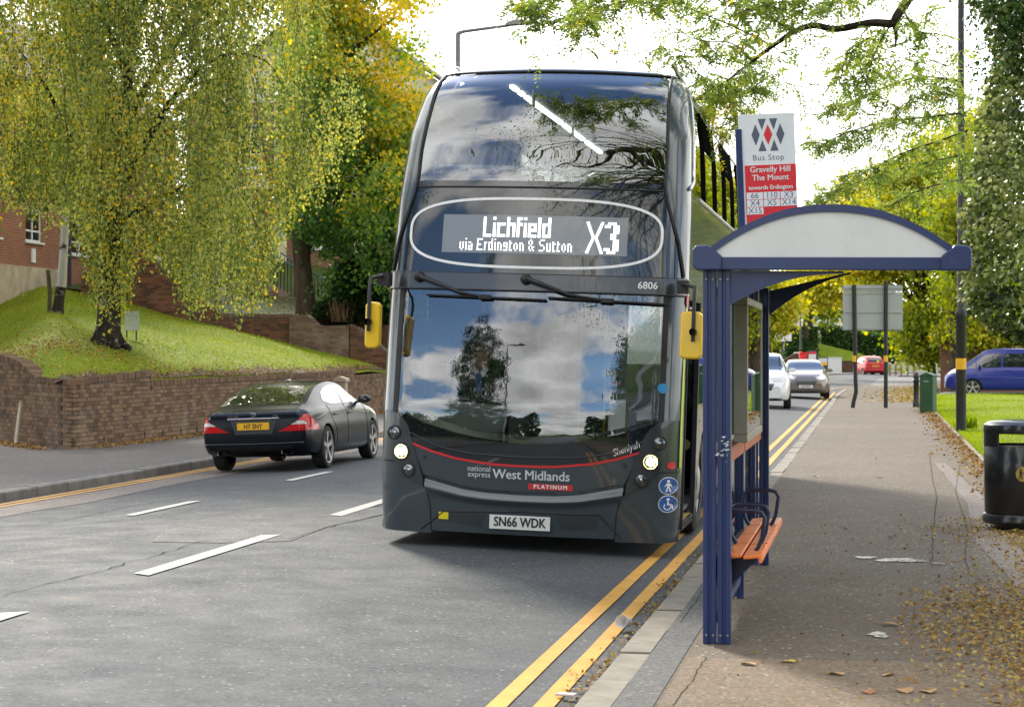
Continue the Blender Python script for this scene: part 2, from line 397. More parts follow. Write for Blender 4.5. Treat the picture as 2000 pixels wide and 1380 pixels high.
# a pale repair in the middle of the road
pp = [G(296, 1058, .13), G(318, 1040, .12), G(380, 1018, .12), G(500, 994, .12), G(620, 991, .12), G(745, 993, .12), G(748, 1004, .13), G(640, 1028, .13), G(566, 1056, .13), G(430, 1060, .13)]
b = MB(); cx = sum((p for p in pp), Vector())/len(pp); rings = []
for k in range(1, 9): rings += [cx.lerp(p, k/8) for p in pp]
n = len(pp); b.add([(p.x, p.y, road_z(p.x)+.0045) for p in [cx]+rings],
    [(0, 1+j, 1+(j+1) % n) for j in range(n)]+[(1+k*n+j, 1+(k+1)*n+j, 1+(k+1)*n+(j+1) % n, 1+k*n+(j+1) % n) for k in range(7) for j in range(n)])
b.build('repair_patch', M_PATCH, road)
M_TAR = plain('tar_seam', (.02, .02, .02), .95, spec=.1)
def seam(pts, w):
    b = MB(); vs = []; fine = []
    for a, c in zip(pts[:-1], pts[1:]):
        n = max(2, int((c-a).length/.16)); fine += [a.lerp(c, i/n) for i in range(n)]
    fine.append(pts[-1])
    for p in fine:
        o = random.uniform(-.03, .03); ww = w*random.uniform(.1, .75)
        vs += [(p.x+o-ww, p.y, road_z(p.x)+.006), (p.x+o+ww, p.y, road_z(p.x)+.006)]
    b.add(vs, [(2*i, 2*i+1, 2*i+3, 2*i+2) for i in range(len(fine)-1)]); b.build('tar_seam', M_TAR, road)
seam([G(0, 1166, .12), G(150, 1130, .12), G(310, 1085, .12), G(400, 1058, .12)], .010)
seam([G(0, 1036, .1), G(120, 1018, .1), G(250, 990, .1), G(420, 962, .1)], .008)
seam([G(560, 1052, .13), G(660, 1024, .13), G(748, 1004, .13)], .008)

# pavements
def sheet(name, pts, z, mat, kind='structure', parent=None, skirt=.2, step=None):
    bm = bmesh.new(); f = bm.faces.new([bm.verts.new((x, y, z)) for x, y in pts])
    bmesh.ops.recalc_face_normals(bm, faces=[f])
    if f.normal.z < 0: f.normal_flip()
    if skirt:
        r = bmesh.ops.extrude_face_region(bm, geom=[f]); vv = [e for e in r['geom'] if isinstance(e, bmesh.types.BMVert)]
        for v in vv: v.co.z = z
        bmesh.ops.recalc_face_normals(bm, faces=bm.faces)
        for v in bm.verts:
            if v not in vv: v.co.z = z-skirt
    bmesh.ops.triangulate(bm, faces=bm.faces)
    me = bpy.data.meshes.new(name); bm.to_mesh(me); bm.free(); me.materials.append(mat)
    return link(name, me, parent, kind=kind)
RK = [(x+.19, y-.06) for x, y in RB if y < 102]
rp = [(-1.185, -20)]+[(-1.185, 80), (-1.0, 92), (-.05, 100.6), (2.0, 105.5), (6, 108.2), (40, 109)]+[(40, 106.5), (9, 106), (5, 103), (3, 95), (2.3, 80), (1.75, 60), (1.65, 24), (1.9, 18), (2.0, 4), (2.0, -20)]
pave = sheet('pavement', rp, .10, M_PAVE)
sheet('brown_surface', [(-.98, -4), (1.95, -4), (1.95, 10.35), (.3, 10.62), (-.98, 10.55)], .104, M_PAVE2, None, pave, 0)
sheet('trench_patch', [(-1.19, 4), (-1.0, 4), (-1.0, 16.5), (-1.19, 16.5)], .104, M_PATCH, None, pave, 0)
sheet('trench_patch', [(1.02, 12.4), (1.32, 12.3), (1.34, 15.2), (1.2, 17.6), (1.3, 22), (1.1, 30), (.95, 30), (1.05, 22), (.9, 17.6), (1.0, 15)], .104, M_OLDRED, None, pave, 0)
lp = [(-10.19, -20), (-10.19, 100), (-9.8, 115), (-8.8, 130), (-6.7, 145), (-3.2, 158), (1.8, 170.2), (9.8, 180.2), (22, 186.3), (45, 190.4), (45, 194), (21, 190), (8, 184), (-1, 172), (-6, 160), (-9.5, 146), (-11.8, 130), (-13.2, 110), (-13.3, 31.2), (-16.05, 34.2), (-22, 40), (-40, 40), (-40, -20)]
lpave = sheet('far_side_pavement', lp, .12, M_PAVEL)
fp = [(2.0, 147.9), (4, 146.4), (60, 146.4), (60, 160), (30, 166), (14, 162), (6, 154.6)]
sheet('corner_pavement', fp, .10, M_PAVE)
sheet('drive', [(2.4, 78.5), (45, 79), (45, 85.5), (3.2, 86)], .115, M_SIDE)
# kerbs: single stones near by, one run further off
def kerb(name, x0, x1, y0, y1, z, mat, step=.915, nmax=70):
    ms = []
    for k in range(5):
        j = random.uniform(-.006, .006); c = .016
        pr = [(x0, -.15), (x1, -.15), (x1, z+j)] + ([(x0+c, z+j), (x0, z+j-c)] if x0 > -5 else [(x1, z+j), (x0, z+j)])
        if x0 < -5: pr = [(x0, -.15), (x1, -.15), (x1, z+j-c), (x1-c, z+j), (x0, z+j)]
        ms.append(MB().prism(pr, 1, .006, step-.006).build('kerb_stone', mat))
    ks = tag(thing(name, None, None), None, None, kind='structure')
    for o in ms: o.parent = ks
    n = int((y1-y0)/step)
    for i in range(n):
        o = ms[i] if i < 5 else ms[random.randrange(5)].copy()
        if i >= 5: COL.objects.link(o)
        o.parent = ks; o.location = (random.uniform(-.006, .006), y0+i*step, random.uniform(-.004, .004))
    return ks, y0+n*step
ks, ye = kerb('kerb', -1.37, -1.19, 7.0, 70, .105, M_KERB)
b = MB(); q = [(-1.37, ye), (-1.37, 80), (-1.2, 92), (-.26, 100.7), (1.85, 105.7), (5.9, 108.4), (40, 109.2)]
vs = []
for x, y in q: vs += [(x, y, -.1), (x, y, .105), (x+.16, y-.12, .105)]
b.add(vs, [(3*i+j, 3*i+j+1, 3*i+j+4, 3*i+j+3) for i in range(len(q)-1) for j in range(2)]); b.build('kerb_run', M_KERB, ks)
ks2, ye2 = kerb('far_kerb', -10.19, -10.0, 15, 75, .128, M_KERBL)
MB().box(-10.19, -10.0, ye2, 100, -.1, .128).build('kerb_run', M_KERBL, ks2)
MB().box(-10.19, -10.0, -20, 15, -.1, .128).build('kerb_run', M_KERBL, ks2)
# edging between pavement and grass
MB().prism([(1.65, 24), (1.75, 60), (2.3, 78.3), (2.36, 78.3), (1.81, 60), (1.71, 24)], 2, 0, .135).build('grass_edging', M_KERB, kind='structure')

# lawns
def terrain(name, xs, ylo, yhi, zf, mat, ny=60):
    b = MB(); nx = len(xs); vs = []
    for x in xs:
        a, c = ylo(x), yhi(x)
        for j in range(ny+1):
            y = a+(c-a)*j/ny; vs.append((x, y, zf(x, y)))
    b.add(vs, [(i*(ny+1)+j, (i+1)*(ny+1)+j, (i+1)*(ny+1)+j+1, i*(ny+1)+j+1) for i in range(nx-1) for j in range(ny)])
    return b.build(name, mat, kind='structure', smooth=60)
def nz(x, y, a=.03, f=1.): return a*(math.sin(1.7*x*f+.6*y*f)+math.sin(.9*y*f-1.3*x*f+1)+.6*math.sin(3.1*x*f+2.3*y*f))
rxs = list(np.linspace(0, 1, 50))
def right_edge(y): return float(np.interp(y, [10, 24, 60, 78.4], [2.02, 1.72, 1.82, 2.37]))
def rz(x, y): return .115+min(.08, .04*max(0, x-2))+nz(x, y, .012)
b = MB(); ny = 90; vs = []
for i in range(41):
    for j in range(ny+1):
        y = 4+(78.4-4)*j/ny; x = right_edge(y)+(30-right_edge(y))*(i/40)**1.8; vs.append((x, y, rz(x, y)))
b.add(vs, [(i*(ny+1)+j, (i+1)*(ny+1)+j, (i+1)*(ny+1)+j+1, i*(ny+1)+j+1) for i in range(40) for j in range(ny)])
rl = b.build('right_lawn', M_GRASS, kind='structure', smooth=60)
def splay_y(x): return 31.1+(-13.4-x)*1.132
def lawn_z(x, y):
    dx = max(0, -13.3-x); ds = max(0, (y-splay_y(x))*.66)
    e = min(dx, .15+1.5*ds); return 1.17+.235*e+.13*min(1, e/.6)+nz(x, y, .014)
lxs = list(np.linspace(-24.2, -13.42, 44))
ll = terrain('bank_lawn', lxs, lambda x: splay_y(x)+.16, lambda x: 53.72, lawn_z, M_GRASS, 70)
# grass blades and leaves lying on the lawns
def blades(name, n, f, zf, h, parent=None):
    p = np.array([f() for _ in range(n)]); z = np.array([zf(x, y) for x, y in p])
    pos = np.column_stack([p, z-.005]); t = np.clip(.5+.25*RNG.normal(size=n)+.25*np.sin(p[:, 0]*1.1)*np.sin(p[:, 1]*.7), 0, 1)
    leaves(name, pos, RNG.uniform(.5, 1.2, n)*h, t, M_BLADE, None, np.tile([0, 0, 1.], (n, 1)), .16, .55, kind='stuff')
def fl():
    while True:
        x = random.uniform(-24, -13.45); y = random.uniform(splay_y(x)+.2, 53.6)
        if y < 53.6: return x, y
def fr():
    y = 22+56*random.random()**1.4; e = right_edge(y); return e+.03+9*random.random()**2.2, y
blades('grass', 55000, fl, lawn_z, .06); blades('grass', 60000, fr, rz, .075)
def scatter(name, n, f, zf, size, tint=(0, 1), mat=None, lift=.012, flat=.25):
    p = np.array([f() for _ in range(n)]); z = np.array([zf(x, y) for x, y in p])+RNG.uniform(0, lift, n)+.004
    return leaves(name, np.column_stack([p, z]), RNG.uniform(*size, n), RNG.uniform(*tint, n), mat or M_LITTER, None, flat=flat, aspect=.7, kind='stuff')
scatter('fallen_leaves', 5200, lambda: (lambda q: q if random.random() < .35+.65*math.exp(-((q[0]+17)**2+(q[1]-38)**2)/40) else fl())(fl()), lawn_z, (.035, .075), (.45, 1), lift=.05)
# litter of leaves along the verge and below the right-hand tree
def f1():
    while True:
        y = random.uniform(7.5, 20); x = .15+3.2*random.random()
        edge = .88+.45*math.sin(y*.9)-.5*max(0, (12.5-y)/5)+.55*max(0, (y-15.5)/3)
        if random.random() < 1/(1+math.exp(-(x-edge)*4.5)): return x, y
def pz(x, y): return .106 if x < right_edge(y) else rz(x, y)
scatter('leaf_litter', 46000, f1, pz, (.012, .040), (.15, 1), lift=.02)
def f2():
    y = random.uniform(20, 60); return right_edge(y)-.04-abs(random.gauss(0, .22)), y
scatter('leaf_litter', 2600, f2, pz, (.04, .085), (.05, .7), lift=.03)
def f3():
    y = random.uniform(66, 104); return float(np.interp(y, [60, 80, 95, 104], [1.6, 2.0, 2.7, 5]))-abs(random.gauss(0, .9)), y
scatter('leaf_litter', 2600, f3, lambda x, y: .106, (.06, .12), (.4, .95), lift=.03)
def f4():
    y = random.uniform(31.5, 52); return -13.15+abs(random.gauss(0, .16)), y
scatter('leaf_litter', 2600, f4, lambda x, y: .125, (.03, .07), (.1, .75), lift=.05)
scatter('leaf_litter', 700, lambda: (lambda t: (-13.6-2.7*t+random.gauss(0, .1), 31.1+3*t-.25-abs(random.gauss(0, .18))))(random.random()), lambda x, y: .125, (.03, .07), (.1, .75), lift=.05)
def f5():
    return random.uniform(-.9, 1.3), random.uniform(8.6, 19)
scatter('leaf_litter', 900, f5, lambda x, y: .106, (.008, .026), (.0, .9), lift=.006)
def f6():
    y = random.uniform(8.5, 17) if random.random() < .7 else random.choice((9.9, 10.6, 13.2, 14.5))+random.gauss(0, .15); return -1.39-abs(random.gauss(0, .07)), y
scatter('leaf_litter', 700, f6, lambda x, y: road_z(x)+.006, (.012, .04), (.0, 1), lift=.015)

b = MB(); vs = []; n = 110
for i in range(n+1):
    y = 31.4+22.2*i/n
    for x in (-13.5, -13.62, -13.78-.12*math.sin(i*.9)-.08*math.sin(i*.37)): vs.append((x, y, lawn_z(x, y)+(.03 if x > -13.7 else .002)))
b.add(vs, [(3*i+j, 3*i+j+1, 3*i+j+4, 3*i+j+3) for i in range(n) for j in range(2)]); b.build('soil_edge', M_SOIL, kind='structure', smooth=60)

def f7():
    while True:
        y = random.uniform(7.8, 13.5); x = random.uniform(.55, 2.6)
        if random.random() < 1/(1+math.exp(-(x-(1.18-.10*(13-y)))*7)): return x, y
scatter('leaf_litter', 26000, f7, pz, (.012, .036), (.2, 1), lift=.02)
M_JOINT = plain('mossy_joint', (.05, .045, .03), .95, spec=.1, var=.4, scale=20)
def pseam(pts, w):
    b = MB(); vs = []; fine = []
    for a, c in zip(pts[:-1], pts[1:]):
        n = max(2, int((c-a).length/.08)); fine += [a.lerp(c, i/n) for i in range(n)]
    for p in fine: o = random.uniform(-.008, .008); ww = w*random.uniform(.4, 1); vs += [(p.x+o-ww, p.y+o-ww*.6, .1055), (p.x+o+ww, p.y+o+ww*.6, .1055)]
    b.add(vs, [(2*i, 2*i+1, 2*i+3, 2*i+2) for i in range(len(fine)-1)]); b.build('paving_joint', M_JOINT, pave)
for q_ in ([(1380, 1278), (1480, 1276), (1590, 1274), (1690, 1276)], [(1378, 1285), (1345, 1340), (1310, 1385)], [(1815, 885), (1822, 940), (1830, 970), (1822, 1040), (1820, 1110)], [(1876, 900), (1866, 960), (1890, 1030), (1884, 1090), (1900, 1130)], [(1640, 982), (1760, 985), (1880, 968), (1920, 972)], [(1330, 1216), (1376, 1150)], [(1296, 1264), (1350, 1262)], [(1262, 1318), (1330, 1316)]):
    pseam([G(a_, b_, .1) for a_, b_ in q_], .0045)

scatter('leaf_litter', 2600, lambda: (-13.46-abs(random.gauss(0, .22)), random.uniform(31.6, 52)), lambda x, y: lawn_z(x, y)+.02, (.03, .07), (.05, .7), lift=.04)
scatter('leaf_litter', 2200, lambda: (random.gauss(-16.6, 1.3), random.gauss(36.6, 1.1)), lambda x, y: lawn_z(x, y)+.02 if y > splay_y(x)+.1 and -24 < x < -13.5 else -.3, (.03, .07), (.1, .8), lift=.05)
# ================================================================== brick walls
def brickmat(name, stops, stain=.5, white=.25):
    m = NT(name); a = m.n.new('ShaderNodeAttribute'); a.attribute_name = 'tint'
    c = m.ramp(a.outputs['Fac'], stops)
    g = m.n.new('ShaderNodeNewGeometry'); n1 = m.noise(2.2, 7, .65, vec=g.outputs['Position']); n2 = m.noise(.8, 6, .6, vec=g.outputs['Position']); n3 = m.noise(45, 3, vec=g.outputs['Position'])
    c = m.mix(m.rng(n1, .5, .75, 0, stain), c, (.035, .032, .022))
    c = m.mix(m.rng(n2, .56, .74, 0, white), c, (.42, .38, .33))
    c = m.mix(m.rng(n3, .3, .7, 0, .35), c, m.mix(.5, c, (.02, .02, .015)))
    m.col(c); m.p(rough=.9, spec=.25); m.bump(n3, .5, .004); return m.mat
BR_STREET = brickmat('street_wall_bricks', [(0, (.10, .060, .036)), (.4, (.175, .105, .060)), (.75, (.245, .150, .082)), (1, (.155, .09, .065))], .55, .3)
BR_RED = brickmat('bank_wall_bricks', [(0, (.10, .05, .03)), (.4, (.175, .08, .045)), (.8, (.25, .10, .055)), (1, (.18, .10, .065))], .7, .16)
BR_PALE = brickmat('pier_bricks', [(0, (.14, .08, .055)), (.5, (.20, .12, .085)), (1, (.25, .16, .115))], .3, .5)
M_MORTAR = plain('mortar', (.10, .082, .062), .95, var=.4, scale=3, bump=.5, bscale=60)
M_COPE = plain('dirty_coping', (.085, .065, .05), .9, var=.45, scale=5, bump=.6, bscale=30, dirt=((.05, .06, .02), 3, .6))
M_COPEP = plain('pale_coping', (.33, .29, .24), .85, var=.3, scale=4)
CAMP = Vector((0, 0, EYE))
def brick_wall(name, label, p0, p1, top, base, thick, mat, n_single=300, group=None, cope=True, skip=None, pitch=(.225, .075), cope_mat=None, u0=0., u1=0.):
    p0 = Vector((*p0, 0)); p1 = Vector((*p1, 0)); d = p1-p0; L = d.length; rz = math.atan2(d.y, d.x)
    t = thing(name, label, 'wall', p0, rz, group)
    M = Matrix.Translation(p0) @ Matrix.Rotation(rz, 4, 'Z')
    n = max(2, int(L/.15)); b = MB(); vs = []
    for i in range(n+1):
        u = min(L-u1, max(u0, L*i/n)); vs += [(u, 0, base(u)-.5), (u, 0, top(u)-.02), (u, thick, top(u)-.02), (u, thick, base(u)-.5)]
    fs = [(4*i+j, 4*i+4+j, 4*i+4+(j+1) % 4, 4*i+(j+1) % 4) for i in range(n) for j in range(3)]+[(0, 1, 2, 3), (4*n+3, 4*n+2, 4*n+1, 4*n)]
    b.add(vs, fs); b.build('core', M_MORTAR, t)
    P, H = pitch; bw, bh = P-.011, H-.011
    items = []
    zmin = min(base(L*i/40) for i in range(41)); zmax = max(top(L*i/40) for i in range(41))
    r = 0
    while zmin+r*H < zmax:
        z = zmin+r*H; u = -P*(.5 if r % 2 else 0)
        while u < L:
            a, e = max(u, 0), min(u+bw, L)
            c = (a+e)/2
            if e-a > .03 and z+H*.6 > base(c) and z+bh < top(c)-(.09 if cope else 0)+.012 and not (skip and skip(c, z)):
                items.append(((M @ Vector((c, 0, z+bh/2))-CAMP).length, a, e, z, random.random()))
            u += P
        r += 1
    items.sort()
    full = [k for k, it in enumerate(items) if it[2]-it[1] > bw-.002][:n_single]
    fset = set(full); ms = []
    for k in range(14):
        j = lambda s=.003: random.uniform(-s, s)
        m = MB().box(-bw/2+j(), bw/2+j(), -.012+j(.004), .03, -bh/2+j(.002), bh/2+j(.002))
        me = bpy.data.meshes.new('brick'); me.from_pydata(m.v, [], m.f); me.materials.append(mat); set_tint(me, [random.random()]*6); ms.append(me)
    for k in full:
        _, a, e, z, tt = items[k]
        o = bpy.data.objects.new('brick', random.choice(ms)); COL.objects.link(o); o.parent = t
        o.location = ((a+e)/2, random.uniform(-.003, .002), z+bh/2); o.rotation_euler = (0, random.uniform(-.006, .006), 0)
    b = MB(); tint = []
    for k, (_, a, e, z, tt) in enumerate(items):
        if k in fset: continue
        y = -.012+random.uniform(-.004, .004); b.box(a, e, y, .03, z, z+bh); tint += [tt]*6
    if b.v:
        o = b.build('brickwork', mat, t, kind='stuff'); set_tint(o.data, tint)
    if cope:
        b = MB(); tint = []; u = u0*.7
        while u < L-.04:
            w = .066; z = top(u+w/2)
            s = (top(u+.05)-top(u))/.05
            dz = random.uniform(-.006, .006); y0 = -.022+random.uniform(-.005, .005)
            zz = [z+dz-s*w/2*0, ]
            b.add([(u, y0, z-.10+dz), (u+w, y0, z-.10+dz+s*w), (u+w, thick, z-.10+dz+s*w), (u, thick, z-.10+dz),
                   (u, y0, z+dz), (u+w, y0, z+dz+s*w), (u+w, thick, z+dz+s*w), (u, thick, z+dz)],
                  [(3,2,1,0),(4,5,6,7),(0,1,5,4),(1,2,6,5),(2,3,7,6),(3,0,4,7)]); tint += [random.random()*.6]*6; u += .075
        o = b.build('coping', cope_mat or mat, t, kind='stuff'); set_tint(o.data, tint)
    return t
def tf(pts):
    xs = [p[0] for p in pts]; zs = [p[1] for p in pts]; return lambda u: float(np.interp(u, xs, zs))
w1 = brick_wall('street_wall', 'long brown brick retaining wall along the pavement below the bank lawn', (-13.3, 31.1), (-13.3, 53.6),
    tf([(0, 1.31), (3.6, 1.42), (3.62, 1.24), (12, 1.27), (18.3, 1.33), (18.34, 1.17), (22.5, 1.22)]), lambda u: .10, .24, BR_STREET, u0=.28)
b = MB()
for u in (1.3, 2.2, 3.25, 4.2, 5.2, 6.1, 7.1, 8.2, 9.4): b.box(u, u+.045, -.016, .0, .19, .30)
b.build('weep_hole', M_TAR, w1)
w2 = brick_wall('splay_wall', 'short angled brick wall turning from the street corner towards the drive', (-24.3, 43.474), (-13.325, 31.12),
    tf([(0, 1.75), (12.27, 1.75), (13.57, 1.62), (14.62, 1.33), (16.53, 1.31)]), lambda u: .10, .24, BR_STREET, n_single=200, u1=.26, skip=lambda u, z: 15.93 < u < 16.02)
MB().box(15.95, 16.0, -.004, .03, .1, 1.31).build('crack', M_TAR, w2)
X0 = -22.75
w3 = brick_wall('bank_wall', 'dark red brick wall with a sloping top behind the birch', (X0, 53.8), (-16.4, 53.8),
    tf([(0, 4.05), (.5, 4.3), (1.6, 4.64), (2.1, 4.62), (2.5, 4.3), (4.3, 2.95), (4.6, 2.9), (6.4, 2.88)]),
    tf([(0, 3.45), (2.1, 2.9), (4.3, 2.0), (6.4, 1.55)]), .3, BR_RED, n_single=300, cope=True, cope_mat=BR_PALE)
w4 = brick_wall('wall_pier', 'pale brown brick block at the foot of the dark red sloping wall', (-16.38, 53.68), (-14.62, 53.68),
    tf([(0, 2.88), (.55, 2.88), (.8, 2.6), (.85, 2.55), (1.76, 2.58)]), lambda u: 1.5, .4, BR_PALE, n_single=200, cope=False)
w5 = brick_wall('curved_wall', 'brick wall curving down to the pavement just left of the bus', (-14.6, 53.75), (-13.2, 53.75),
    tf([(0, 2.6), (.25, 2.5), (.6, 2.25), (1.4, 1.55)]), lambda u: 1.2, .3, BR_RED, n_single=60, cope_mat=BR_PALE)
w6 = brick_wall('rear_wall', 'low mossy wall behind the pale brick block with a top curving down', (-16.1, 54.9), (-13.2, 54.9),
    tf([(0, 2.86), (1.5, 2.86), (1.9, 2.8), (2.3, 2.55), (2.9, 2.15)]), lambda u: 1.8, .3, BR_RED, n_single=120, cope_mat=BR_PALE)
# raised ground behind the bank wall
def terr_z(x, y): return 2.72+.12*(y-54.2)+nz(x, y, .02) + .17*max(0, -17.5-x)
b = MB(); vs = []
for i in range(31):
    for j in range(41):
        x = -30+16.7*i/30; y = 54.2+30*j/40
        if x > -16.2: y = max(y, 55.25)
        vs.append((x, y, terr_z(x, y) if x > -23.4 else terr_z(-23.4, y)))
b.add(vs, [(i*41+j, (i+1)*41+j, (i+1)*41+j+1, i*41+j+1) for i in range(30) for j in range(40)])
b.build('terrace', M_GROUND, kind='structure', smooth=60)
scatter('fallen_leaves', 1500, lambda: (random.uniform(-20, -13.5), random.uniform(55.3, 60)), terr_z, (.05, .09), (.2, .95), lift=.03)
brick_wall('boundary_wall', 'brick wall along the pavement beyond the curving wall', (-13.3, 55.2), (-13.3, 95), lambda u: 2.0, lambda u: .1, .3, BR_RED, n_single=0, pitch=(.45, .15), cope=False)

# ================================================================== houses
def facade_brick(name, a, b_, mort, sc):
    m = NT(name); br = m.n.new('ShaderNodeTexBrick'); m.l.new(m.mapping((1, 1, 1), src='UV'), br.inputs['Vector'])
    br.inputs['Scale'].default_value = sc; br.inputs['Color1'].default_value = (*a, 1); br.inputs['Color2'].default_value = (*b_, 1)
    br.inputs['Mortar'].default_value = (*mort, 1); br.inputs['Mortar Size'].default_value = .014; br.inputs['Brick Width'].default_value = .225; br.inputs['Row Height'].default_value = .075
    br.inputs['Bias'].default_value = 0
    c = m.mix(m.rng(m.noise(1.2, 6), .35, .7, 0, .5), br.outputs['Color'], m.mix(.5, br.outputs['Color'], (.10, .045, .03)))
    m.col(c); m.p(rough=.9, spec=.2); m.bump(br.outputs['Fac'], -.4, .01); return m.mat
M_HOUSE = facade_brick('orange_red_facade', (.36, .105, .045), (.27, .08, .038), (.30, .21, .15), 1.)
M_HOUSE2 = facade_brick('brown_red_facade', (.27, .09, .05), (.20, .07, .04), (.28, .2, .15), 1.)
M_PLINTH = plain('cream_plinth', (.42, .34, .24), .9, var=.3, scale=2, dirt=((.2, .14, .09), 1.5, .6))
M_CREAM = plain('cream_render', (.62, .55, .40), .8, var=.15, scale=1.5)
M_UPVC = plain('white_window_frame', (.75, .75, .73), .4, var=.06)
M_PANE = glass('house_pane', (.35, .38, .38), .10)
M_ROOM = plain('dim_room', (.12, .11, .10), .9)
M_ROOF = plain('roof_tile', (.075, .06, .055), .85, var=.35, scale=8, bump=.6, bscale=20)
M_DRAIN = plain('drainpipe_paint', (.03, .04, .05), .5)
def facade(parent, name, mat, width, z0, z1, holes, origin, rz, room=True):
    """wall sheet in local x / z with real openings; holes: (x0, x1, z0, z1)"""
    xs = sorted({0, width, *[h[0] for h in holes], *[h[1] for h in holes]}); zs = sorted({z0, z1, *[h[2] for h in holes], *[h[3] for h in holes]})
    b = MB()
    for i in range(len(xs)-1):
        for j in range(len(zs)-1):
            cx, cz = (xs[i]+xs[i+1])/2, (zs[j]+zs[j+1])/2
            if any(h[0] < cx < h[1] and h[2] < cz < h[3] for h in holes): continue
            b.add([(xs[i], 0, zs[j]), (xs[i+1], 0, zs[j]), (xs[i+1], 0, zs[j+1]), (xs[i], 0, zs[j+1])], [(0, 1, 2, 3)])
    for h in holes:
        a, c, d, e = h
        b.add([(a, 0, d), (c, 0, d), (c, 0, e), (a, 0, e), (a, .12, d), (c, .12, d), (c, .12, e), (a, .12, e)], [(0, 4, 5, 1), (1, 5, 6, 2), (2, 6, 7, 3), (3, 7, 4, 0)])
    o = b.build(name, mat, parent); o.location = origin; o.rotation_euler = (0, 0, rz)
    uv = o.data.uv_layers.new(name='uv'); co = o.data.vertices
    for lp_ in o.data.loops: uv.data[lp_.index].uv = (co[lp_.vertex_index].co.x+co[lp_.vertex_index].co.y, co[lp_.vertex_index].co.z)
    ca, sa = math.cos(rz), math.sin(rz)
    for (a, c, d, e) in holes:
        f = MB(); t = .055; y0, y1 = .05, .10; w_ = c-a
        f.box(a, a+t, y0, y1, d, e).box(c-t, c, y0, y1, d, e).box(a+t, c-t, y0, y1, d, d+t).box(a+t, c-t, y0, y1, e-t, e)
        if w_ > .7: f.box((a+c)/2-.03, (a+c)/2+.03, y0, y1, d+t, e-t)
        if e-d > .9: f.box(a+t, c-t, y0+.004, y1-.004, d+(e-d)*.3, d+(e-d)*.3+.05)
        w = f.build('window', M_UPVC, parent); w.location = origin; w.rotation_euler = (0, 0, rz)
        MB().box(a+.02, c-.02, .07, .078, d+.02, e-.02).build('pane', M_PANE, w)
        MB().box(a-.06, c+.06, -.07, .06, d-.06, d-.004).build('sill', M_UPVC, w)
        if room: MB().box(a-.2, c+.2, .9, .92, d-.2, e+.2).build('dim_backing', M_ROOM, w)  # dark sheet standing in for the dimness of the room behind
    return o
def gable_roof(parent, x0, x1, y0, y1, z, h, along='y', ov=.35, mat=None):
    b = MB()
    if along == 'y':
        m_ = (x0+x1)/2; P = [(x0-ov, z-.1), (m_, z+h), (x1+ov, z-.1), (x1+ov, z-.22), (m_, z+h-.15), (x0-ov, z-.22)]
        b.prism(P, 1, y0-ov, y1+ov)
    else:
        m_ = (y0+y1)/2; P = [(y0-ov, z-.1), (m_, z+h), (y1+ov, z-.1), (y1+ov, z-.22), (m_, z+h-.15), (y0-ov, z-.22)]
        b.prism(P, 0, x0-ov, x1+ov)
    return b.build('roof', mat or M_ROOF, parent, fix=True)
hs = thing('brick_flats', 'orange red brick block of flats at the top of the bank lawn', 'building', (-23.6, 44, 0))
holes = []
for zz_ in (4.95, 7.5):
    for yy, w_ in ((1.2, 1.1), (5.1, 1.1), (7.85, 1.1), (11.05, 1.42), (14.6, 1.1), (17.6, 1.1)):
        holes.append((yy, yy+w_, zz_-(.22 if w_ > 1.2 else 0), zz_+.95))
# facade faces +x: local x along +Y, outside is local -y
facade(hs, 'wall', M_HOUSE, 20, .5, 9.6, holes, (0, 0, 0), R(90))
MB().box(-10, -.01, 0, .01, -.1, 9.6).build('wall', M_HOUSE, hs)
b = MB().box(-10, -.13, 19.99, 20, -.1, 9.6).box(-10, -9.9, .02, 19.98, -.1, 9.6); b.build('wall', M_HOUSE, hs)
MB().box(.004, .06, 0, 10.6, .5, 4.22).build('plinth', M_PLINTH, hs)
gable_roof(hs, -10, 0, 0, 20, 9.6, 3.4)
MB().tube([(.09, 10.75, 3.7), (.09, 10.75, 9.4)], .05, 8).build('drainpipe', M_DRAIN, hs)
MB().box(.0, .05, 8.2, 8.42, 4.35, 4.75).build('meter_box', M_UPVC, hs)
# Victorian house further along
hv = thing('victorian_house', 'brick house with cream stonework and tiled gable behind the leafy tree', 'building', (-25.0, 69, 0))
holes = [(2.0, 2.9, 5.6, 7.4), (4.7, 5.6, 5.6, 7.4), (2.0, 2.9, 8.6, 10.2), (4.7, 5.6, 8.6, 10.2), (7.6, 8.5, 5.6, 7.4), (7.6, 8.5, 8.6, 10.2)]
facade(hv, 'wall', M_HOUSE2, 10.5, .5, 11, holes, (0, 0, 0), 0)
b = MB(); b.add([(0, 0, 11), (10.5, 0, 11), (5.25, 0, 14.6)], [(0, 1, 2)]); o = b.build('gable', M_CREAM, hv)
MB().box(10.49, 10.5, .01, 12, -.1, 11).box(0, .01, .01, 12, -.1, 11).build('wall', M_HOUSE2, hv)
gable_roof(hv, 0, 10.5, 0, 12, 11, 3.8)
b = MB()
for x in (1.2, 3.4, 6.3, 9.2): b.box(x, x+.45, -.12, -.003, 4.2, 10.9)
b.box(.9, 9.9, -.14, -.125, 7.8, 8.2)
b.build('stone_trim', M_CREAM, hv)
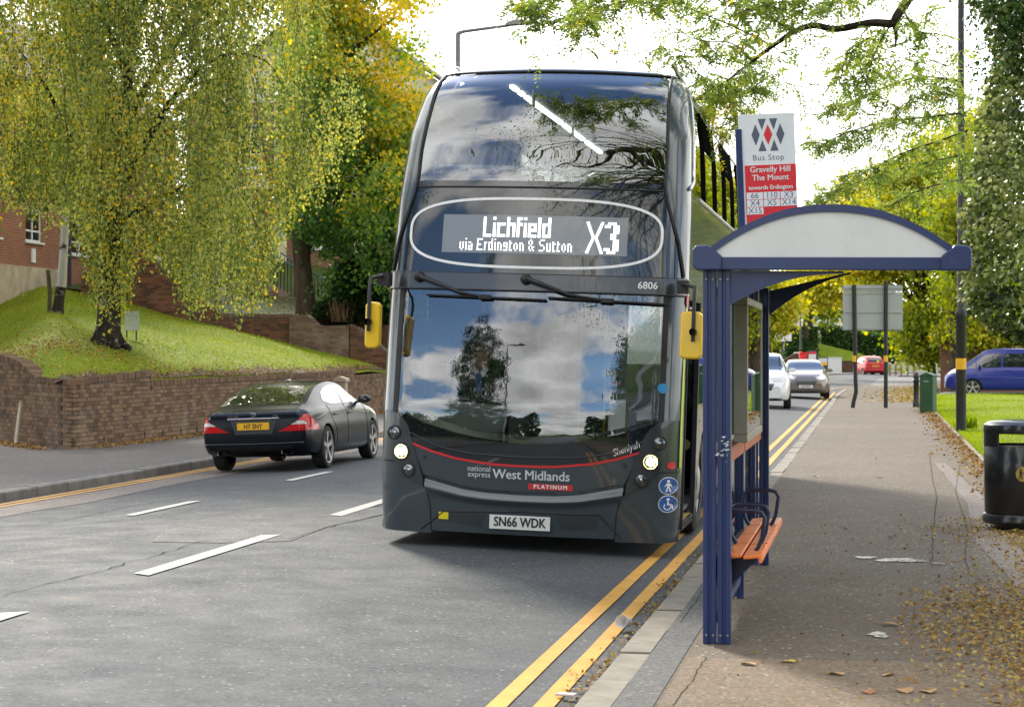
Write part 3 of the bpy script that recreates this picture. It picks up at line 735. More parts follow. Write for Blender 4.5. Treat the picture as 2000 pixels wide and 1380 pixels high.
# steps with teal railings
M_TEAL = paint('teal_railing', (.05, .20, .20), .4, .3)
sp = thing('entrance_steps', 'brick steps with teal handrails and bars beside the leafy tree', 'steps', (-17.9, 59.5, 3.35))
b = MB()
for i in range(7): b.box(-1.4+.3*i-1.0, -1.4+.3*(i+1)-1.0, 0, 1.4, -.6, 1.35-.19*i)
b.build('flight', M_HOUSE2, sp)
b = MB(); tl_ = MB()
for y in (-.05, 1.45):
    tl_.tube([(-2.7, y, 2.35), (-1.9, y, 2.2), (.5, y, .8), (1.2, y, .75)], .03, 6)
    for i in range(22):
        u = i/21; x = -1.9+2.4*u; z1 = 2.2-1.4*u; b.tube([(x, y, z1-.95), (x, y, z1)], .012, 4)
    for x, z in ((-2.7, 2.35), (1.2, .75)): tl_.tube([(x, y, z-1.2), (x, y, z)], .03, 6)
tl_.build('handrail', M_TEAL, sp); b.build('baluster', M_TAR, sp, kind='stuff')
# small things on the bank
M_WOOD = plain('grey_weathered_wood', (.16, .13, .09), .9, var=.35, scale=14, bump=.6, bscale=60)
M_WOODG = plain('mossy_wood', (.07, .065, .03), .9, var=.35, scale=9, bump=.6, bscale=60)
M_SIGNW = plain('white_sign_board', (.66, .68, .70), .5, var=.05)
M_SIGNT = plain('faded_sign_print', (.40, .43, .47), .6)
def onlawn(px, py):
    z = 2.0
    for _ in range(60):
        p = P3(px, py, 30); d = (p-CAMP); zc = None
        lo = None
        for k in range(280, 620):
            q = CAMP+d*(k/300)
            if q.x < -13.3 and q.y > splay_y(q.x) and q.z <= lawn_z(q.x, q.y): return q
        return p
p = onlawn(96, 610); t = tag(MB().tube([(0, 0, -.2), (.02, 0, .5), (-.03, 0, 1.02)], [.055, .053, .05], 7).build('wooden_post', M_WOODG, loc=p, smooth=50), 'mossy wooden post standing beside the slim white birch', 'post')
p = onlawn(258, 664)
t = thing('notice_sign', 'small white notice board on two thin legs right of the thick birch', 'sign', p, R(12))
MB().box(-.155, .155, -.012, .012, .22, .66).build('board', M_SIGNW, t)
b = MB()
for x in (-.125, .09): b.box(x-.014, x+.014, .014, .036, -.2, .62)
b.build('leg', M_TAR, t)
b = MB()
for z, w_ in ((.57, .11), (.535, .10), (.46, .05)):
    x = -w_
    while x < w_: ww = random.uniform(.012, .025); b.box(x, x+ww, -.0145, -.0125, z-.009, z+.009); x += ww+.008
b.build('print', M_SIGNT, t, kind='stuff')
p = G(30, 870, .12)
tag(MB().prism([(-.05, -.05), (.05, -.05), (.045, .72), (.01, .80), (-.03, .74)], 1, -.015, .015).build('wooden_stake', plain('pale_wood', (.42, .36, .28), .9, var=.3, scale=9), loc=p), 'pale split wooden stake leaning at the angled brick wall', 'stake').rotation_euler = (R(-9), R(-4), R(-40))
p = G(684, 800, .12); p = Vector((-13.05, 47.2, .12))
t = tag(MB().box(-.14, .14, -.14, .14, 0, .92).prism([(-.18, .92), (.18, .92), (.17, 1.0), (0, 1.06), (-.17, 1.0)], 1, -.18, .18).build('stone_post', M_PLINTH, loc=p, bevel=.01), 'pale stone gate post behind the black saloon car', 'post')
# ================================================================== the double-deck bus
M_BUS = paint('slate_grey_bus_paint', (.046, .062, .072), .20, .7, flake=.10)
M_BUSD = paint('dark_grey_trim', (.030, .034, .038), .30, .7)
M_GLOSSB = paint('gloss_black_panel', (.010, .012, .014), .03, 1.0)
M_BLACK = plain('black_rubber', (.014, .014, .015), .55, var=.2)
M_BLACKM = plain('matt_black_trim', (.008, .008, .008), 1.0, spec=.0); M_COVE = plain('pale_roof_cove', (.50, .52, .54), .35, var=.05)
M_UNDER = plain('underbody', (.012, .012, .012), .9)
M_WSCREEN = glass('windscreen_glass', (.74, .78, .76), .12, warp=.10)
M_SCREENU = glass('upper_windscreen_glass', (.62, .68, .68), .17, warp=.10)
M_SIDEG = glass('side_window_glass', (.30, .33, .32), .22)
M_RED = plain('red_print', (.60, .025, .03), .35, var=.05)
M_WHITEP = plain('white_print', (.78, .78, .76), .4, var=.04)
M_SILVERP = plain('silver_print', (.58, .60, .62), .35, var=.04)
M_LED = emit('led_dots', (1, .98, .94), 1.15)
M_LAMPON = emit('lit_headlamp', (1.0, .93, .62), 16.0); M_LAMPW = emit('reflector_glow', (1, .80, .25), 1.0)  # the reflector ring itself emits, imitating the yellow halo round the lit lamp
M_CHROME = plain('lamp_chrome', (.6, .6, .62), .12, 1.0, var=.05)
M_LENS = glass('lamp_lens', (.9, .9, .9), .12)
M_YELLOWP = paint('yellow_mirror_shell', (.88, .55, .008), .35, .5)
M_INT = plain('bus_interior_grey', (.055, .058, .06), .7)
M_INTL = plain('bus_ceiling', (.16, .17, .165), .6)
M_DASH = plain('dashboard_grey', (.20, .215, .205), .65, var=.15)
M_SEAT = plain('bus_seat_moquette', (.10, .035, .04), .9, scale=30)
M_LIME = paint('lime_edge', (.42, .55, .01), .4, .3)
M_STRIPL = emit('ceiling_light', (.95, 1, .93), 1.6)
M_BLUE = plain('blue_sticker', (.02, .10, .33), .4)
M_YSTICK = plain('yellow_sticker', (.80, .66, .01), .5)
M_PLATEW = plain('white_number_plate', (.72, .72, .69), .35, var=.05)
M_PLATEY = plain('yellow_number_plate', (.80, .44, .01), .35, var=.05)
M_PRINTB = plain('black_print', (.012, .012, .014), .4)
M_TYRE = plain('tyre_rubber', (.022, .022, .022), .85, var=.3, scale=12)
M_STEEL = plain('wheel_steel', (.38, .38, .37), .45, .6, dirt=((.12, .1, .08), 4, .6))
def bhw(z): return float(np.interp(z, [.1, .3, .9, 2.4, 3.0, 3.6, 3.95, 4.1, 4.2, 4.27], [1.28, 1.295, 1.30, 1.30, 1.29, 1.255, 1.20, 1.15, 1.06, .88]))
_pz = np.linspace(0, 4.4, 221)
_pp = np.interp(_pz, [.1, .2, .45, .8, 1.0, 1.2, 1.4, 1.6, 1.8, 2.0, 2.2, 2.35, 2.5, 2.8, 3.15, 3.6, 3.95, 4.1, 4.2, 4.27], [.045, .03, .012, .0, .0, .008, .039, .0565, .080, .1085, .142, .165, .182, .222, .28, .42, .62, .76, .95, 1.3])
_pp = np.convolve(np.pad(_pp, 6, mode='edge'), np.ones(13)/13, 'valid')
_pp[_pz > 4.12] = np.interp(_pz[_pz > 4.12], [4.12, 4.2, 4.27], [float(np.interp(4.12, _pz, _pp)), .95, 1.3])
def bS(x, z):
    h = bhw(z); u = min(abs(x)/h, .99995)
    y = float(np.interp(z, _pz, _pp))+float(np.interp(z, [.2, 2.3, 3.2, 4.2], [.15, .15, .22, .30]))*u*u
    t = max(0, (u-.84)/.16); return y+.22*(1-math.sqrt(1-t*t))
def Sp(x, z, off=0.):
    e = .006; h = bhw(z)
    x1, x0 = min(x+e, h*.9999), max(x-e, -h*.9999)
    p = Vector((x, bS(x, z), z))
    if off:
        tx = Vector((x1-x0, bS(x1, z)-bS(x0, z), 0)); tz = Vector((0, bS(x, z+e)-bS(x, z-e), 2*e))
        n = tz.cross(tx).normalized()
        if n.y > 0: n = -n
        p = p+n*off
    return p
bus = thing('double_deck_bus', 'dark grey double deck bus with lit destination screen stopped at the shelter', 'bus', (-2.91, 16.14, .075), rot=(0, R(1.9), 0))
def fpatch(name, fn, nu, nv, mat, off=0., parent=bus, label=None):
    return MB().grid(lambda u, v: Sp(*fn(u, v), off), nu, nv).build(name, mat, parent, smooth=50, label=label)
def sx(u): return math.sin((u-.5)*math.pi)             # 0..1 -> -1..1, closer steps at the corners
def L(xs, ys): return lambda x: float(np.interp(abs(x), xs, ys))
zred = L([0, .09, .265, .39, .58, .8, .98], [.717, .717, .722, .735, .757, .808, .868])
zbt = L([0, .3, .5, .86], [.500, .506, .525, .605])
zbot = L([0, .8, 1.3], [.14, .142, .115])
zws = L([0, .25, .46, .6, .78, .93, 1.02, 1.2], [.912, .922, .947, .976, 1.018, 1.064, 1.10, 1.182])
xseam = L([.1, .35, .6], [.79, .80, .862])
def lerp(a, b, t): return a+(b-a)*t
def between(xb, xt, zb, zt):
    def f(u, v):
        s = sx(u); a, b = s*xb, s*xt; return lerp(a, b, v), lerp(zb(a), zt(b), v)
    return f
# front bumper with its raised ridge, corners, lamp clusters, wings
g = MB()
def bump_pt(u, v):
    s = sx(u); xb, xt = s*.79, s*.86; x = lerp(xb, xt, v); z = lerp(zbot(xb), zbt(xt), v)
    return Sp(x, z, .0+.03*math.exp(-((v-.80)/.09)**2) - (.018 if v > .97 else 0))
g.grid(bump_pt, 48, 34); bumper = g.build('bumper', M_BUS, bus, smooth=50)
fpatch('front_panel', between(.865, .985, lambda x: zbt(x)+.008, zred), 48, 12, M_BUS)
fpatch('red_stripe', between(.985, .99, zred, lambda x: zred(x)+.020), 60, 1, M_RED, .006)
fpatch('black_band', between(.985, 1.2, lambda x: zred(x)+.018, zws), 56, 12, M_GLOSSB, .002)
zmid = L([0, .09, .45, .6, .72, .91, 1.0], [.803, .803, .814, .835, .857, .93, .97])
g = MB(); g.grid(lambda u, v: Sp(sx(u)*1.0, zmid(sx(u))+.012*(v-.5), .004+.012*math.sin(math.pi*v)), 56, 4); g.build('band_moulding', M_BUSD, bus, smooth=50)
ci = lambda z: float(np.interp(z, [.51, .60, .89, 1.03, 1.10, 1.15], [.862, .875, .975, 1.02, 1.08, 1.17]))
co_ = lambda z: float(np.interp(z, [.51, .56, .60, .70, .90, 1.0, 1.15], [.864, .95, 1.02, 1.134, 1.206, 1.225, 1.25]))
for sgn in (-1, 1):
    fpatch('bumper_corner', lambda u, v: (sgn*lerp(xseam(lerp(.115, .51, v)) if v < 2 else 0, bhw(.3)-.0005, math.sin(u*math.pi/2)) if sgn > 0 else sgn*lerp(xseam(lerp(.115, .51, v)), bhw(.3)-.0005, math.sin(u*math.pi/2)), lerp(.118, .51, v)), 14, 10, M_BUS, .0)
    fpatch('bumper_corner', lambda u, v: (sgn*lerp(co_(lerp(.51, .715, v)), bhw(lerp(.51, .715, v))-.0005, math.sin(u*math.pi/2)), lerp(.51, .715, v)), 14, 8, M_BUS, .0)
    fpatch('wing_panel', lambda u, v: (sgn*lerp(co_(lerp(.722, 1.15, v)), bhw(lerp(.722, 1.15, v))-.0005, math.sin(u*math.pi/2)), lerp(.722, 1.15, v)), 10, 10, M_BUS, .0)
    cl_ = fpatch('lamp_cluster', lambda u, v: (sgn*lerp(ci(lerp(.512, 1.15, v)), co_(lerp(.512, 1.15, v)), u), lerp(.512, 1.15, v)), 8, 20, M_BUSD, .009)
    for (x, z, on, r) in ((1.138, .962, 0, .050), (1.070, .803, 1, .060), (1.0, .648, 0, .050)):
        p = Sp(sgn*x, z, .012); n = (Sp(sgn*x, z, .05)-Sp(sgn*x, z, .0)).normalized()
        n = (n+Vector((0, -.8, 0))).normalized(); q = n.to_track_quat('Z', 'Y').to_matrix().to_4x4(); q.translation = p
        def lat(prof, mat, nm, close=False):
            o = MB().lathe(prof, 24, close=close).build(nm, mat, cl_, smooth=45); o.matrix_local = q; return o
        lat([(r*1.25, -.01), (r*1.22, .012), (r*1.02, .014), (r, .004)], M_BLACK, 'bezel')
        lat([(r, .006), (r*.8, -.012), (r*.45, -.022), (.0005, -.024)], M_LAMPW if on else M_CHROME, 'reflector')
        if on: lat([(r*.62, -.006), (r*.5, .006), (.0005, .010)], M_LAMPON, 'lamp_bulb')
        else: lat([(r*.30, -.016), (r*.25, .0), (.0005, .004)], M_CHROME, 'lamp_bulb')
        lat([(r, .008), (r*.6, .016), (.0005, .019)], M_LENS, 'lens')
    # panel joints
    for pts in ([(.862, .605), (.80, .35), (.79, .14)], [(.985, .868), (.865, .605)], [(1.30, .718), (1.136, .716)]):
        v = []
        for (a, b_), (c, d) in zip(pts[:-1], pts[1:]):
            for i in range(8): v.append(Sp(sgn*min(lerp(a, c, i/8), bhw(.7)-.001), lerp(b_, d, i/8), .001))
        v.append(Sp(sgn*pts[-1][0], pts[-1][1], .001)); MB().tube(v, .0055, 5).build('panel_gap', M_UNDER, bus)
    p = Sp(sgn*.86, .765, .004); MB().lathe([(.016, 0), (.014, -.006), (.0005, -.006)], 14, 'y', p).build('tow_cap', M_BLACK, bus)
    # windscreen pillars, lower and upper deck
    fpatch('windscreen_pillar', lambda u, v: (sgn*lerp(1.165, bhw(2)-.0005, math.sin(u*math.pi/2)), lerp(1.15, 2.21, v)), 10, 12, M_BUS, .004)
    fpatch('windscreen_frit', lambda u, v: (sgn*lerp(1.12, 1.168, u), lerp(1.13, 2.21, v)), 2, 12, M_BLACK, .005)
xdp = lambda z: float(np.interp(z, [2.345, 2.42, 2.65, 2.95, 3.09, 3.2, 3.4, 4.0, 4.175], [1.265, 1.255, 1.215, 1.125, 1.09, 1.082, 1.085, 1.045, 1.03]))
for sgn in (-1, 1):
    g = MB()
    for zs_ in (np.linspace(2.34, 4.175, 40),):
        g.grid(lambda u, v: Sp(sgn*lerp(xdp(lerp(2.34, 4.175, v)), bhw(lerp(2.34, 4.175, v))-.0005, math.sin(u*math.pi/2)), lerp(2.34, 4.175, v), .006), 10, 44)
    g.build('upper_pillar', M_BUS, bus, smooth=50)
    v = [Sp(sgn*xdp(z), z, .010) for z in np.linspace(2.36, 4.17, 40)]
    MB().tube(v, .014, 6).build('pillar_seal', M_BLACK, bus, smooth=60)
fpatch('front_beam', lambda u, v: (sx(u)*(bhw(2.3)-.0005), lerp(2.205, 2.345, v)), 56, 3, M_BUSD, .014)
MB().tube([Sp(sx(i/40)*1.29, 2.203, .012) for i in range(41)], .008, 5).build('beam_lip', M_BLACK, bus)
MB().tube([Sp(sx(i/40)*1.29, 2.347, .010) for i in range(41)], .006, 5).build('beam_lip', M_BLACK, bus)
fpatch('windscreen', between(1.2, 1.2, zws, lambda x: 2.205), 56, 30, M_WSCREEN, .0)
fpatch('destination_panel', lambda u, v: (sx(u)*xdp(lerp(2.345, 3.09, v)), lerp(2.345, 3.09, v)), 56, 20, M_GLOSSB, .0)
fpatch('upper_windscreen', lambda u, v: (sx(u)*xdp(lerp(3.10, 4.175, v)), lerp(3.10, 4.175, v)), 56, 30, M_SCREENU, .0)
MB().tube([Sp(sx(i/40)*1.085, 3.095, .002) for i in range(41)], .009, 5).build('screen_joint', M_BLACK, bus)
fpatch('screen_frit', lambda u, v: (sx(u)*1.08, lerp(3.10, 3.15, v)), 40, 2, M_GLOSSB, .003)
fpatch('roof_dome', lambda u, v: (sx(u)*(bhw(lerp(4.175, 4.27, v))-.0005), lerp(4.175, 4.27, v)), 48, 8, M_BUS, .006)
MB().tube([Sp(sx(i/40)*1.05, 4.172, .006) for i in range(41)], .010, 5).build('dome_seal', M_BLACK, bus)
for sgn in (-1, 1):
    p = Sp(sgn*.96, 4.205, .012)
    MB().lathe([(.001, -.012), (.05, -.008), (.055, .01), (.04, .02)], 14, 'y', p).build('marker_lamp', M_LENS, bus)
    MB().lathe([(.001, -.004), (.022, 0), (.001, .004)], 10, 'y', p+Vector((0, -.010, 0))).build('marker_bulb', emit('marker_glow', (1, .95, .8), 3), bus)
def roofz(x, y): return 4.27+.035*(1-(x/.88)**2)*min(1, max(0, y-bS(x, 4.27))/.8)
MB().grid(lambda u, v: (lambda x: (lambda y: (x, y, roofz(x, y)))(lerp(bS(x, 4.27), 10.9, v*v)))(sx(u)*.8795), 30, 20).build('roof', M_BUS, bus, smooth=60)
# sides
BL = 10.9
def side(sgn, yz, holes, name, mat):
    ys = sorted({*yz, *[h[0] for h in holes], *[h[1] for h in holes]}); zs = sorted({*np.linspace(.2, 4.27, 28).round(3), *[h[2] for h in holes], *[h[3] for h in holes]})
    g = MB(); vid = {}
    def V(i, j):
        if (i, j) not in vid:
            z = zs[j]; x = bhw(z)*sgn; y = ys[i] if i else bS(abs(x), z)
            vid[(i, j)] = len(g.v); g.v.append((x, max(y, bS(abs(x), z)) if ys[i] < .5 else y, z))
        return vid[(i, j)]
    for i in range(len(ys)-1):
        for j in range(len(zs)-1):
            cy, cz = (ys[i]+ys[i+1])/2, (zs[j]+zs[j+1])/2
            if any(h[0] < cy < h[1] and h[2] < cz < h[3] for h in holes): continue
            if ys[i+1] < bS(bhw(zs[j]), zs[j])+.01: continue
            f = (V(i, j), V(i+1, j), V(i+1, j+1), V(i, j+1)); g.f.append(f if sgn > 0 else f[::-1]); g.m.append(0)
    return g.build(name, mat, bus, smooth=50)
DOOR = (.62, 1.72, .2, 2.18); ARCHF = (2.05, 3.25, .2, 1.10); ARCHR = (7.4, 8.6, .2, 1.10)
UPW = (1.9, 10.5, 3.12, 3.95); LOW = (1.9, 10.3, 1.25, 2.15); BASEY = [.0, .5, 1.0, 1.5, 1.9, 4, 6, 8, 10, 10.9]
for sgn, nm_ in ((1, 'near_side_panel'), (-1, 'off_side_panel')):
    g = MB(); zs_ = sorted({*np.linspace(.2, 4.27, 30).round(3), *(1.25, 2.15, 3.12, 3.95, 1.10)}); ys_ = [1.9, 2.05, 3.25, 4.5, 6, 7.4, 8.6, 9.5, 10.3, 10.5, 10.9]
    for i in range(len(ys_)-1):
        for j in range(len(zs_)-1):
            cy, cz = (ys_[i]+ys_[i+1])/2, (zs_[j]+zs_[j+1])/2
            if any(h[0] < cy < h[1] and h[2] < cz < h[3] for h in (ARCHF, ARCHR, UPW, LOW)): continue
            g.add([(sgn*bhw(z), y, z) for y, z in ((ys_[i], zs_[j]), (ys_[i+1], zs_[j]), (ys_[i+1], zs_[j+1]), (ys_[i], zs_[j+1]))], [(0, 1, 2, 3)])
    def strip_(za, zb_, y1, n=14): g.grid(lambda u, v: (lambda z: (sgn*bhw(z), lerp(bS(bhw(z), z), y1, u), z))(lerp(za, zb_, v)), 6, n)
    strip_(2.18, 3.12, 1.9, 18); strip_(3.95, 4.27, 1.9, 14)
    g.grid(lambda u, v: (lambda z: (sgn*bhw(z), bS(bhw(z), z)+.12*u, z))(lerp(3.12, 3.95, v)), 3, 16)
    if sgn > 0: strip_(.115, 2.18, .62, 20); g.add([(1.30, 1.72, .2), (1.30, 1.9, .2), (1.30, 1.9, 2.18), (1.30, 1.72, 2.18)], [(0, 1, 2, 3)])
    else: strip_(.115, 1.2, 1.9, 12)
    g.build(nm_, M_BUS, bus, smooth=40)
MB().grid(lambda u, v: (-1.299, lerp(.62, 1.9, u), lerp(1.2, 2.18, v)), 1, 1).build('cab_window', M_SIDEG, bus)
MB().box(-1.3, -1.28, .5, .64, 1.2, 2.18).build('window_bar', M_BLACK, bus)
def sglass(sgn, y0, y1, z0, z1, name='side_window', off=-.004):
    return MB().grid(lambda u, v: ((bhw(lerp(z0, z1, v))+off)*sgn, lerp(y0, y1, u), lerp(z0, z1, v)), 1, 8).build(name, M_SIDEG, bus, smooth=50)
for sgn in (1, -1):
    WB = [2.0, 3.36, 4.66, 5.9, 7.1, 8.35, 9.5, 10.5]
    MB().grid(lambda u, v: (lambda z: ((bhw(z)-.004)*sgn, lerp(bS(bhw(z), z)+.12, 2.0, u), z))(lerp(3.12, 3.95, v)), 2, 10).build('side_window', M_SIDEG, bus, smooth=50)
    for k in range(7):
        y0 = WB[k]; w_ = WB[k+1]-y0; sglass(sgn, y0, WB[k+1], 3.12, 3.95)
        g = MB(); g.tube([(sgn*(bhw(z)-.004), y0, z) for z in np.linspace(3.12, 3.95, 7)], .026, 6); g.build('window_bar', M_BLACKM, bus)
        if k in (0, 2): MB().grid(lambda u, v: ((bhw(lerp(3.64, 3.93, v))+.006)*sgn, y0+.06+(w_-.12)*u, lerp(3.64, 3.93, v)), 1, 4).build('opening_light', M_BLACKM, bus)
    MB().grid(lambda u, v: (lambda z: ((bhw(z)+.004)*sgn, lerp(bS(bhw(z), z)+.05, 10.6, u), z))(lerp(3.955, 4.13, v)), 12, 6).build('roof_cove', M_COVE, bus, smooth=60)
    a = 1.9
    for k in range(6):
        w = (10.3-a)/6; sglass(sgn, a+k*w, a+k*w+w, 1.25, 2.15)
        MB().box(sgn*1.297 if sgn > 0 else -1.306, sgn*1.306 if sgn > 0 else -1.297, a+k*w+w-.03, a+k*w+w+.03, 1.25, 2.15).build('window_bar', M_BLACKM, bus)
    # window sill trim along the upper deck
    MB().tube([(sgn*(bhw(3.1)+.004), 1.4, 3.10), (sgn*(bhw(3.1)+.004), 10.6, 3.10)], .018, 6).build('waist_trim', M_SILVERP, bus)
    # wheel arches and wheels
    for y0, y1 in ((2.05, 3.25), (7.4, 8.6)):
        c = (y0+y1)/2; g = MB(); n = 20; vs = []
        for i in range(n+1):
            t = math.pi*i/n; rx, rz_ = .54*math.cos(t), .54*math.sin(t)
            m = max(abs(math.cos(t))/.6, abs(math.sin(t))/.65); ox, oz = math.cos(t)/m, math.sin(t)/m
            vs += [(sgn*1.297, c+rx, .45+rz_), (sgn*1.297, c+ox, .45+oz), (sgn*.85, c+rx, .45+rz_)]
        vs += [(sgn*1.297, c+.54, .2), (sgn*1.297, c+.6, .2), (sgn*1.297, c-.54, .2), (sgn*1.297, c-.6, .2)]
        fs = [(3*i, 3*i+1, 3*i+4, 3*i+3) for i in range(n)]+[(3*i, 3*i+3, 3*i+5, 3*i+2) for i in range(n)]; k = 3*(n+1)
        fs += [(0, k, k+1, 1), (3*n, 3*n+1, k+3, k+2)]
        g.add(vs, fs); g.build('wheel_arch', M_BUS, bus, smooth=40)
        w = MB().lathe([(.30, -.14), (.44, -.15), (.485, -.12), (.49, -.05), (.49, .05), (.485, .12), (.44, .15), (.30, .14)], 40, 'x', (sgn*1.12, c, .485)).build('wheel', M_TYRE, bus, smooth=40)
        MB().lathe([(.31, .13*sgn), (.29, .10*sgn), (.22, .06*sgn), (.17, .13*sgn), (.10, .15*sgn), (.001, .15*sgn)], 28, 'x', (sgn*1.12, c, .485)).build('rim', M_STEEL, w, smooth=30)
        g = MB()
        for i in range(10):
            t = 2*math.pi*i/10; yy, zz_ = c+.225*math.cos(t), .485+.225*math.sin(t)
            g.lathe([(.018, .04*sgn), (.018, .085*sgn), (.001, .09*sgn)], 8, 'x', (sgn*1.12, yy, zz_))
        g.build('wheel_nut', M_STEEL, w)
MB().box(-1.22, 1.22, .28, 10.8, .19, .30).build('underbody', M_UNDER, bus)
MB().grid(lambda u, v: (lerp(-1, 1, u)*bhw(lerp(.2, 4.27, v)), BL, lerp(.2, 4.27, v)), 2, 24).build('rear_panel', M_BUS, bus)
# doorway: step, leaves folded back, lime edge, grab rails
MB().box(.55, 1.285, .62, 1.72, .20, .26).build('door_step', plain('step_floor', (.30, .22, .06), .6), bus)
MB().box(1.285, 1.30, .62, 1.72, .19, .262).build('step_edge', M_CHROME, bus)
for y in (.64, 1.66): MB().box(.78, 1.27, y, y+.035, .28, 2.14).build('door_leaf', M_SIDEG, bus)
for y in (.60, 1.715): MB().box(1.27, 1.309, y, y+.03, .2, 2.18).build('door_post', M_BLACK, bus)
MB().grid(lambda u, v: Sp(1.2985-.012*(1-u), lerp(.75, 2.2, v), .009), 2, 10).build('lime_edge', M_LIME, bus)
# nearside drip rail beside the upper windscreen
MB().tube([Sp(bhw(z)*.985, z, .02) for z in (3.12, 3.13)]+[Vector((bhw(z)+.01, bS(bhw(z), z)+.06, z)) for z in np.linspace(3.2, 4.16, 9)]+[Vector((1.02, 1.3, 4.30)), Vector((.98, 1.5, 4.33))], .018, 7).build('grab_pole', M_CHROME, bus, smooth=60)
# interior
def ibox(n, a, m, bev=0): return MB().box(*a).build(n, m, bus, bevel=bev)
ibox('lower_floor', (-1.25, 1.25, .45, 10.8, .31, .345), M_INT); ibox('upper_floor', (-1.25, 1.25, .42, 10.8, 2.215, 2.33), M_INT)
ibox('upper_ceiling', (-.95, .95, 1.45, 10.8, 4.16, 4.19), M_INTL); ibox('screen_box', (-1.0, 1.0, .62, .80, 2.335, 3.06), M_INT)
ibox('cab_partition', (-1.22, -.25, 1.62, 1.66, .35, 2.2), M_INT); ibox('cab_partition', (-.27, -.23, .75, 1.62, .35, 1.35), M_INT)
ibox('rear_bulkhead', (-1.2, 1.2, 10.6, 10.64, .35, 4.1), M_INTL); ibox('stair_panel', (-1.22, -.35, 2.6, 2.64, .35, 2.2), M_INT)
g = MB(); g.grid(lambda u, v: (lambda x: (x, bS(x, 1.0)+.03+.42*v, zws(x)+.012+.03*v))(lerp(-1.14, 1.14, u)), 40, 4); g.build('dash_shelf', M_DASH, bus, smooth=60)
g = MB(); g.prism([(-1.17, .96), (-.30, .96), (-.36, .88), (-.5, .86), (-.95, .86), (-1.12, .90)], 1, .55, 1.0)
g.prism([(-1.17, 1.24), (-.27, 1.20), (-.30, .96), (-.5, .93), (-.95, .93), (-1.17, .97)], 1, .66, .98); g.build('dashboard', M_DASH, bus, bevel=.03)
b = MB(); c0 = Vector((-.72, .98, 1.20)); b.tube([c0+Vector((.23*math.cos(t), .10*math.sin(t), .10*math.sin(t)+.0)) for t in np.linspace(0, 2*math.pi, 33)], .013, 6)
b.tube([c0+Vector((-.22, 0, 0)), c0, c0+Vector((.22, 0, 0))], .014, 6); b.build('steering_wheel', M_BLACK, bus, smooth=60)
for x, y in ((-.98, 1.5), (.25, 1.75), (.25, 3.2), (-.2, 4.5)):
    MB().tube([(x, y, .34), (x, y, 2.2)], .017, 8).build('grab_pole', M_YELLOWP if y > 2 else M_BLACK, bus, smooth=60)
def seat(x, y, z, m=M_SEAT):
    s = MB().box(x-.22, x+.22, y, y+.42, z+.36, z+.47).box(x-.22, x+.22, y+.36, y+.45, z+.47, z+1.05).build('passenger_seat', m, bus, bevel=.04)
for y in (2.9, 3.7, 4.5, 5.3, 6.2):
    for x in (.55, 1.0) + ((-.95,) if y > 4 else ()): seat(x, y, .345)
for y in (1.9, 2.75, 3.6, 4.45, 5.3, 6.1, 7):
    for x in (-.95, -.5, .5, .95): seat(x, y, 2.33)
seat(-.72, 1.15, .5, M_BLACK)
MB().tube([(-.95, .66, 3.30), (.95, .66, 3.28)], .02, 8).build('front_rail', M_SILVERP, bus)
for y, l_ in ((1.65, .28), (2.05, .22), (2.4, 2.2), (4.75, 1.5), (6.5, 1.2)): MB().box(-.53, -.485, y, y+l_, 4.125, 4.155).build('light_strip', M_STRIPL, bus)
for x, y in ((-.35, 1.95), (.35, 2.8), (-.35, 4.4), (.35, 5.2)): MB().tube([(x, y, 2.33), (x, y, 4.15)], .016, 8).build('grab_pole', M_SILVERP, bus)
# destination display
b = MB(); N = 120
for w_, z_, r_ in ((1.093, .295, 3.0),):
    pt = []
    for i in range(N):
        t = 2*math.pi*i/N; c, s = math.cos(t), math.sin(t)
        k = (abs(c)**3.0+abs(s)**2.2)**(-1/2.6); pt.append((-.012+w_*math.copysign(abs(c)**.66, c), 2.70+z_*math.copysign(abs(s)**.66, s)))
vs = []
for i in range(N):
    a, c = Vector(pt[i-1]), Vector(pt[(i+1) % N]); d = (c-a).normalized(); n = Vector((-d.y, d.x)); p = Vector(pt[i])
    vs += [Sp(*(p+n*.0115), .006), Sp(*(p-n*.0115), .006)]
b.add(vs, [(2*i, 2*i+1, (2*i+3) % (2*N), (2*i+2) % (2*N)) for i in range(N)]); b.build('oval_outline', M_WHITEP, bus)
m = NT('led_screen'); m.col(m.ramp(m.math('FRACT', m.math('MULTIPLY', m.n.new('ShaderNodeSeparateXYZ').outputs[2], 1.)), [(0, (.20, .21, .22)), (1, (.22, .23, .24))])); m.p(rough=.35, coat=.8, crough=.02)
ledc = (-.009, 2.686)
fpatch('destination_screen', lambda u, v: (lerp(-.81, .795, u), lerp(2.522, 2.852, v)), 30, 4, m.mat, .004)
GL = {'L': '100 100 100 100 100 100 111', 'i': '1 0 1 1 1 1 1', 'c': '000 000 111 100 100 100 111', 'h': '100 100 111 101 101 101 101', 'f': '11 10 11 10 10 10 10',
      'e': '000 000 111 101 111 100 111', 'l': '1 1 1 1 1 1 1', 'd': '001 001 111 101 101 101 111', 'v': '000 000 101 101 101 101 010', 'a': '000 000 110 001 111 101 111',
      'E': '1111 1000 1000 1110 1000 1000 1111', 'r': '00 00 11 10 10 10 10', 'n': '000 000 110 101 101 101 101', 'g': '000 000 111 101 111 001 111', 't': '00 10 11 10 10 10 11',
      'o': '000 000 010 101 101 101 010', 'u': '000 000 101 101 101 101 111', '&': '0100 1010 1010 0100 1011 1010 0101', 'S': '0111 1000 1000 0110 0001 0001 1110', ' ': '0 0 0 0 0 0 0',
      '3': '01110 11011 00011 00011 00110 00110 00011 00011 00011 11011 01110'}
dots = []
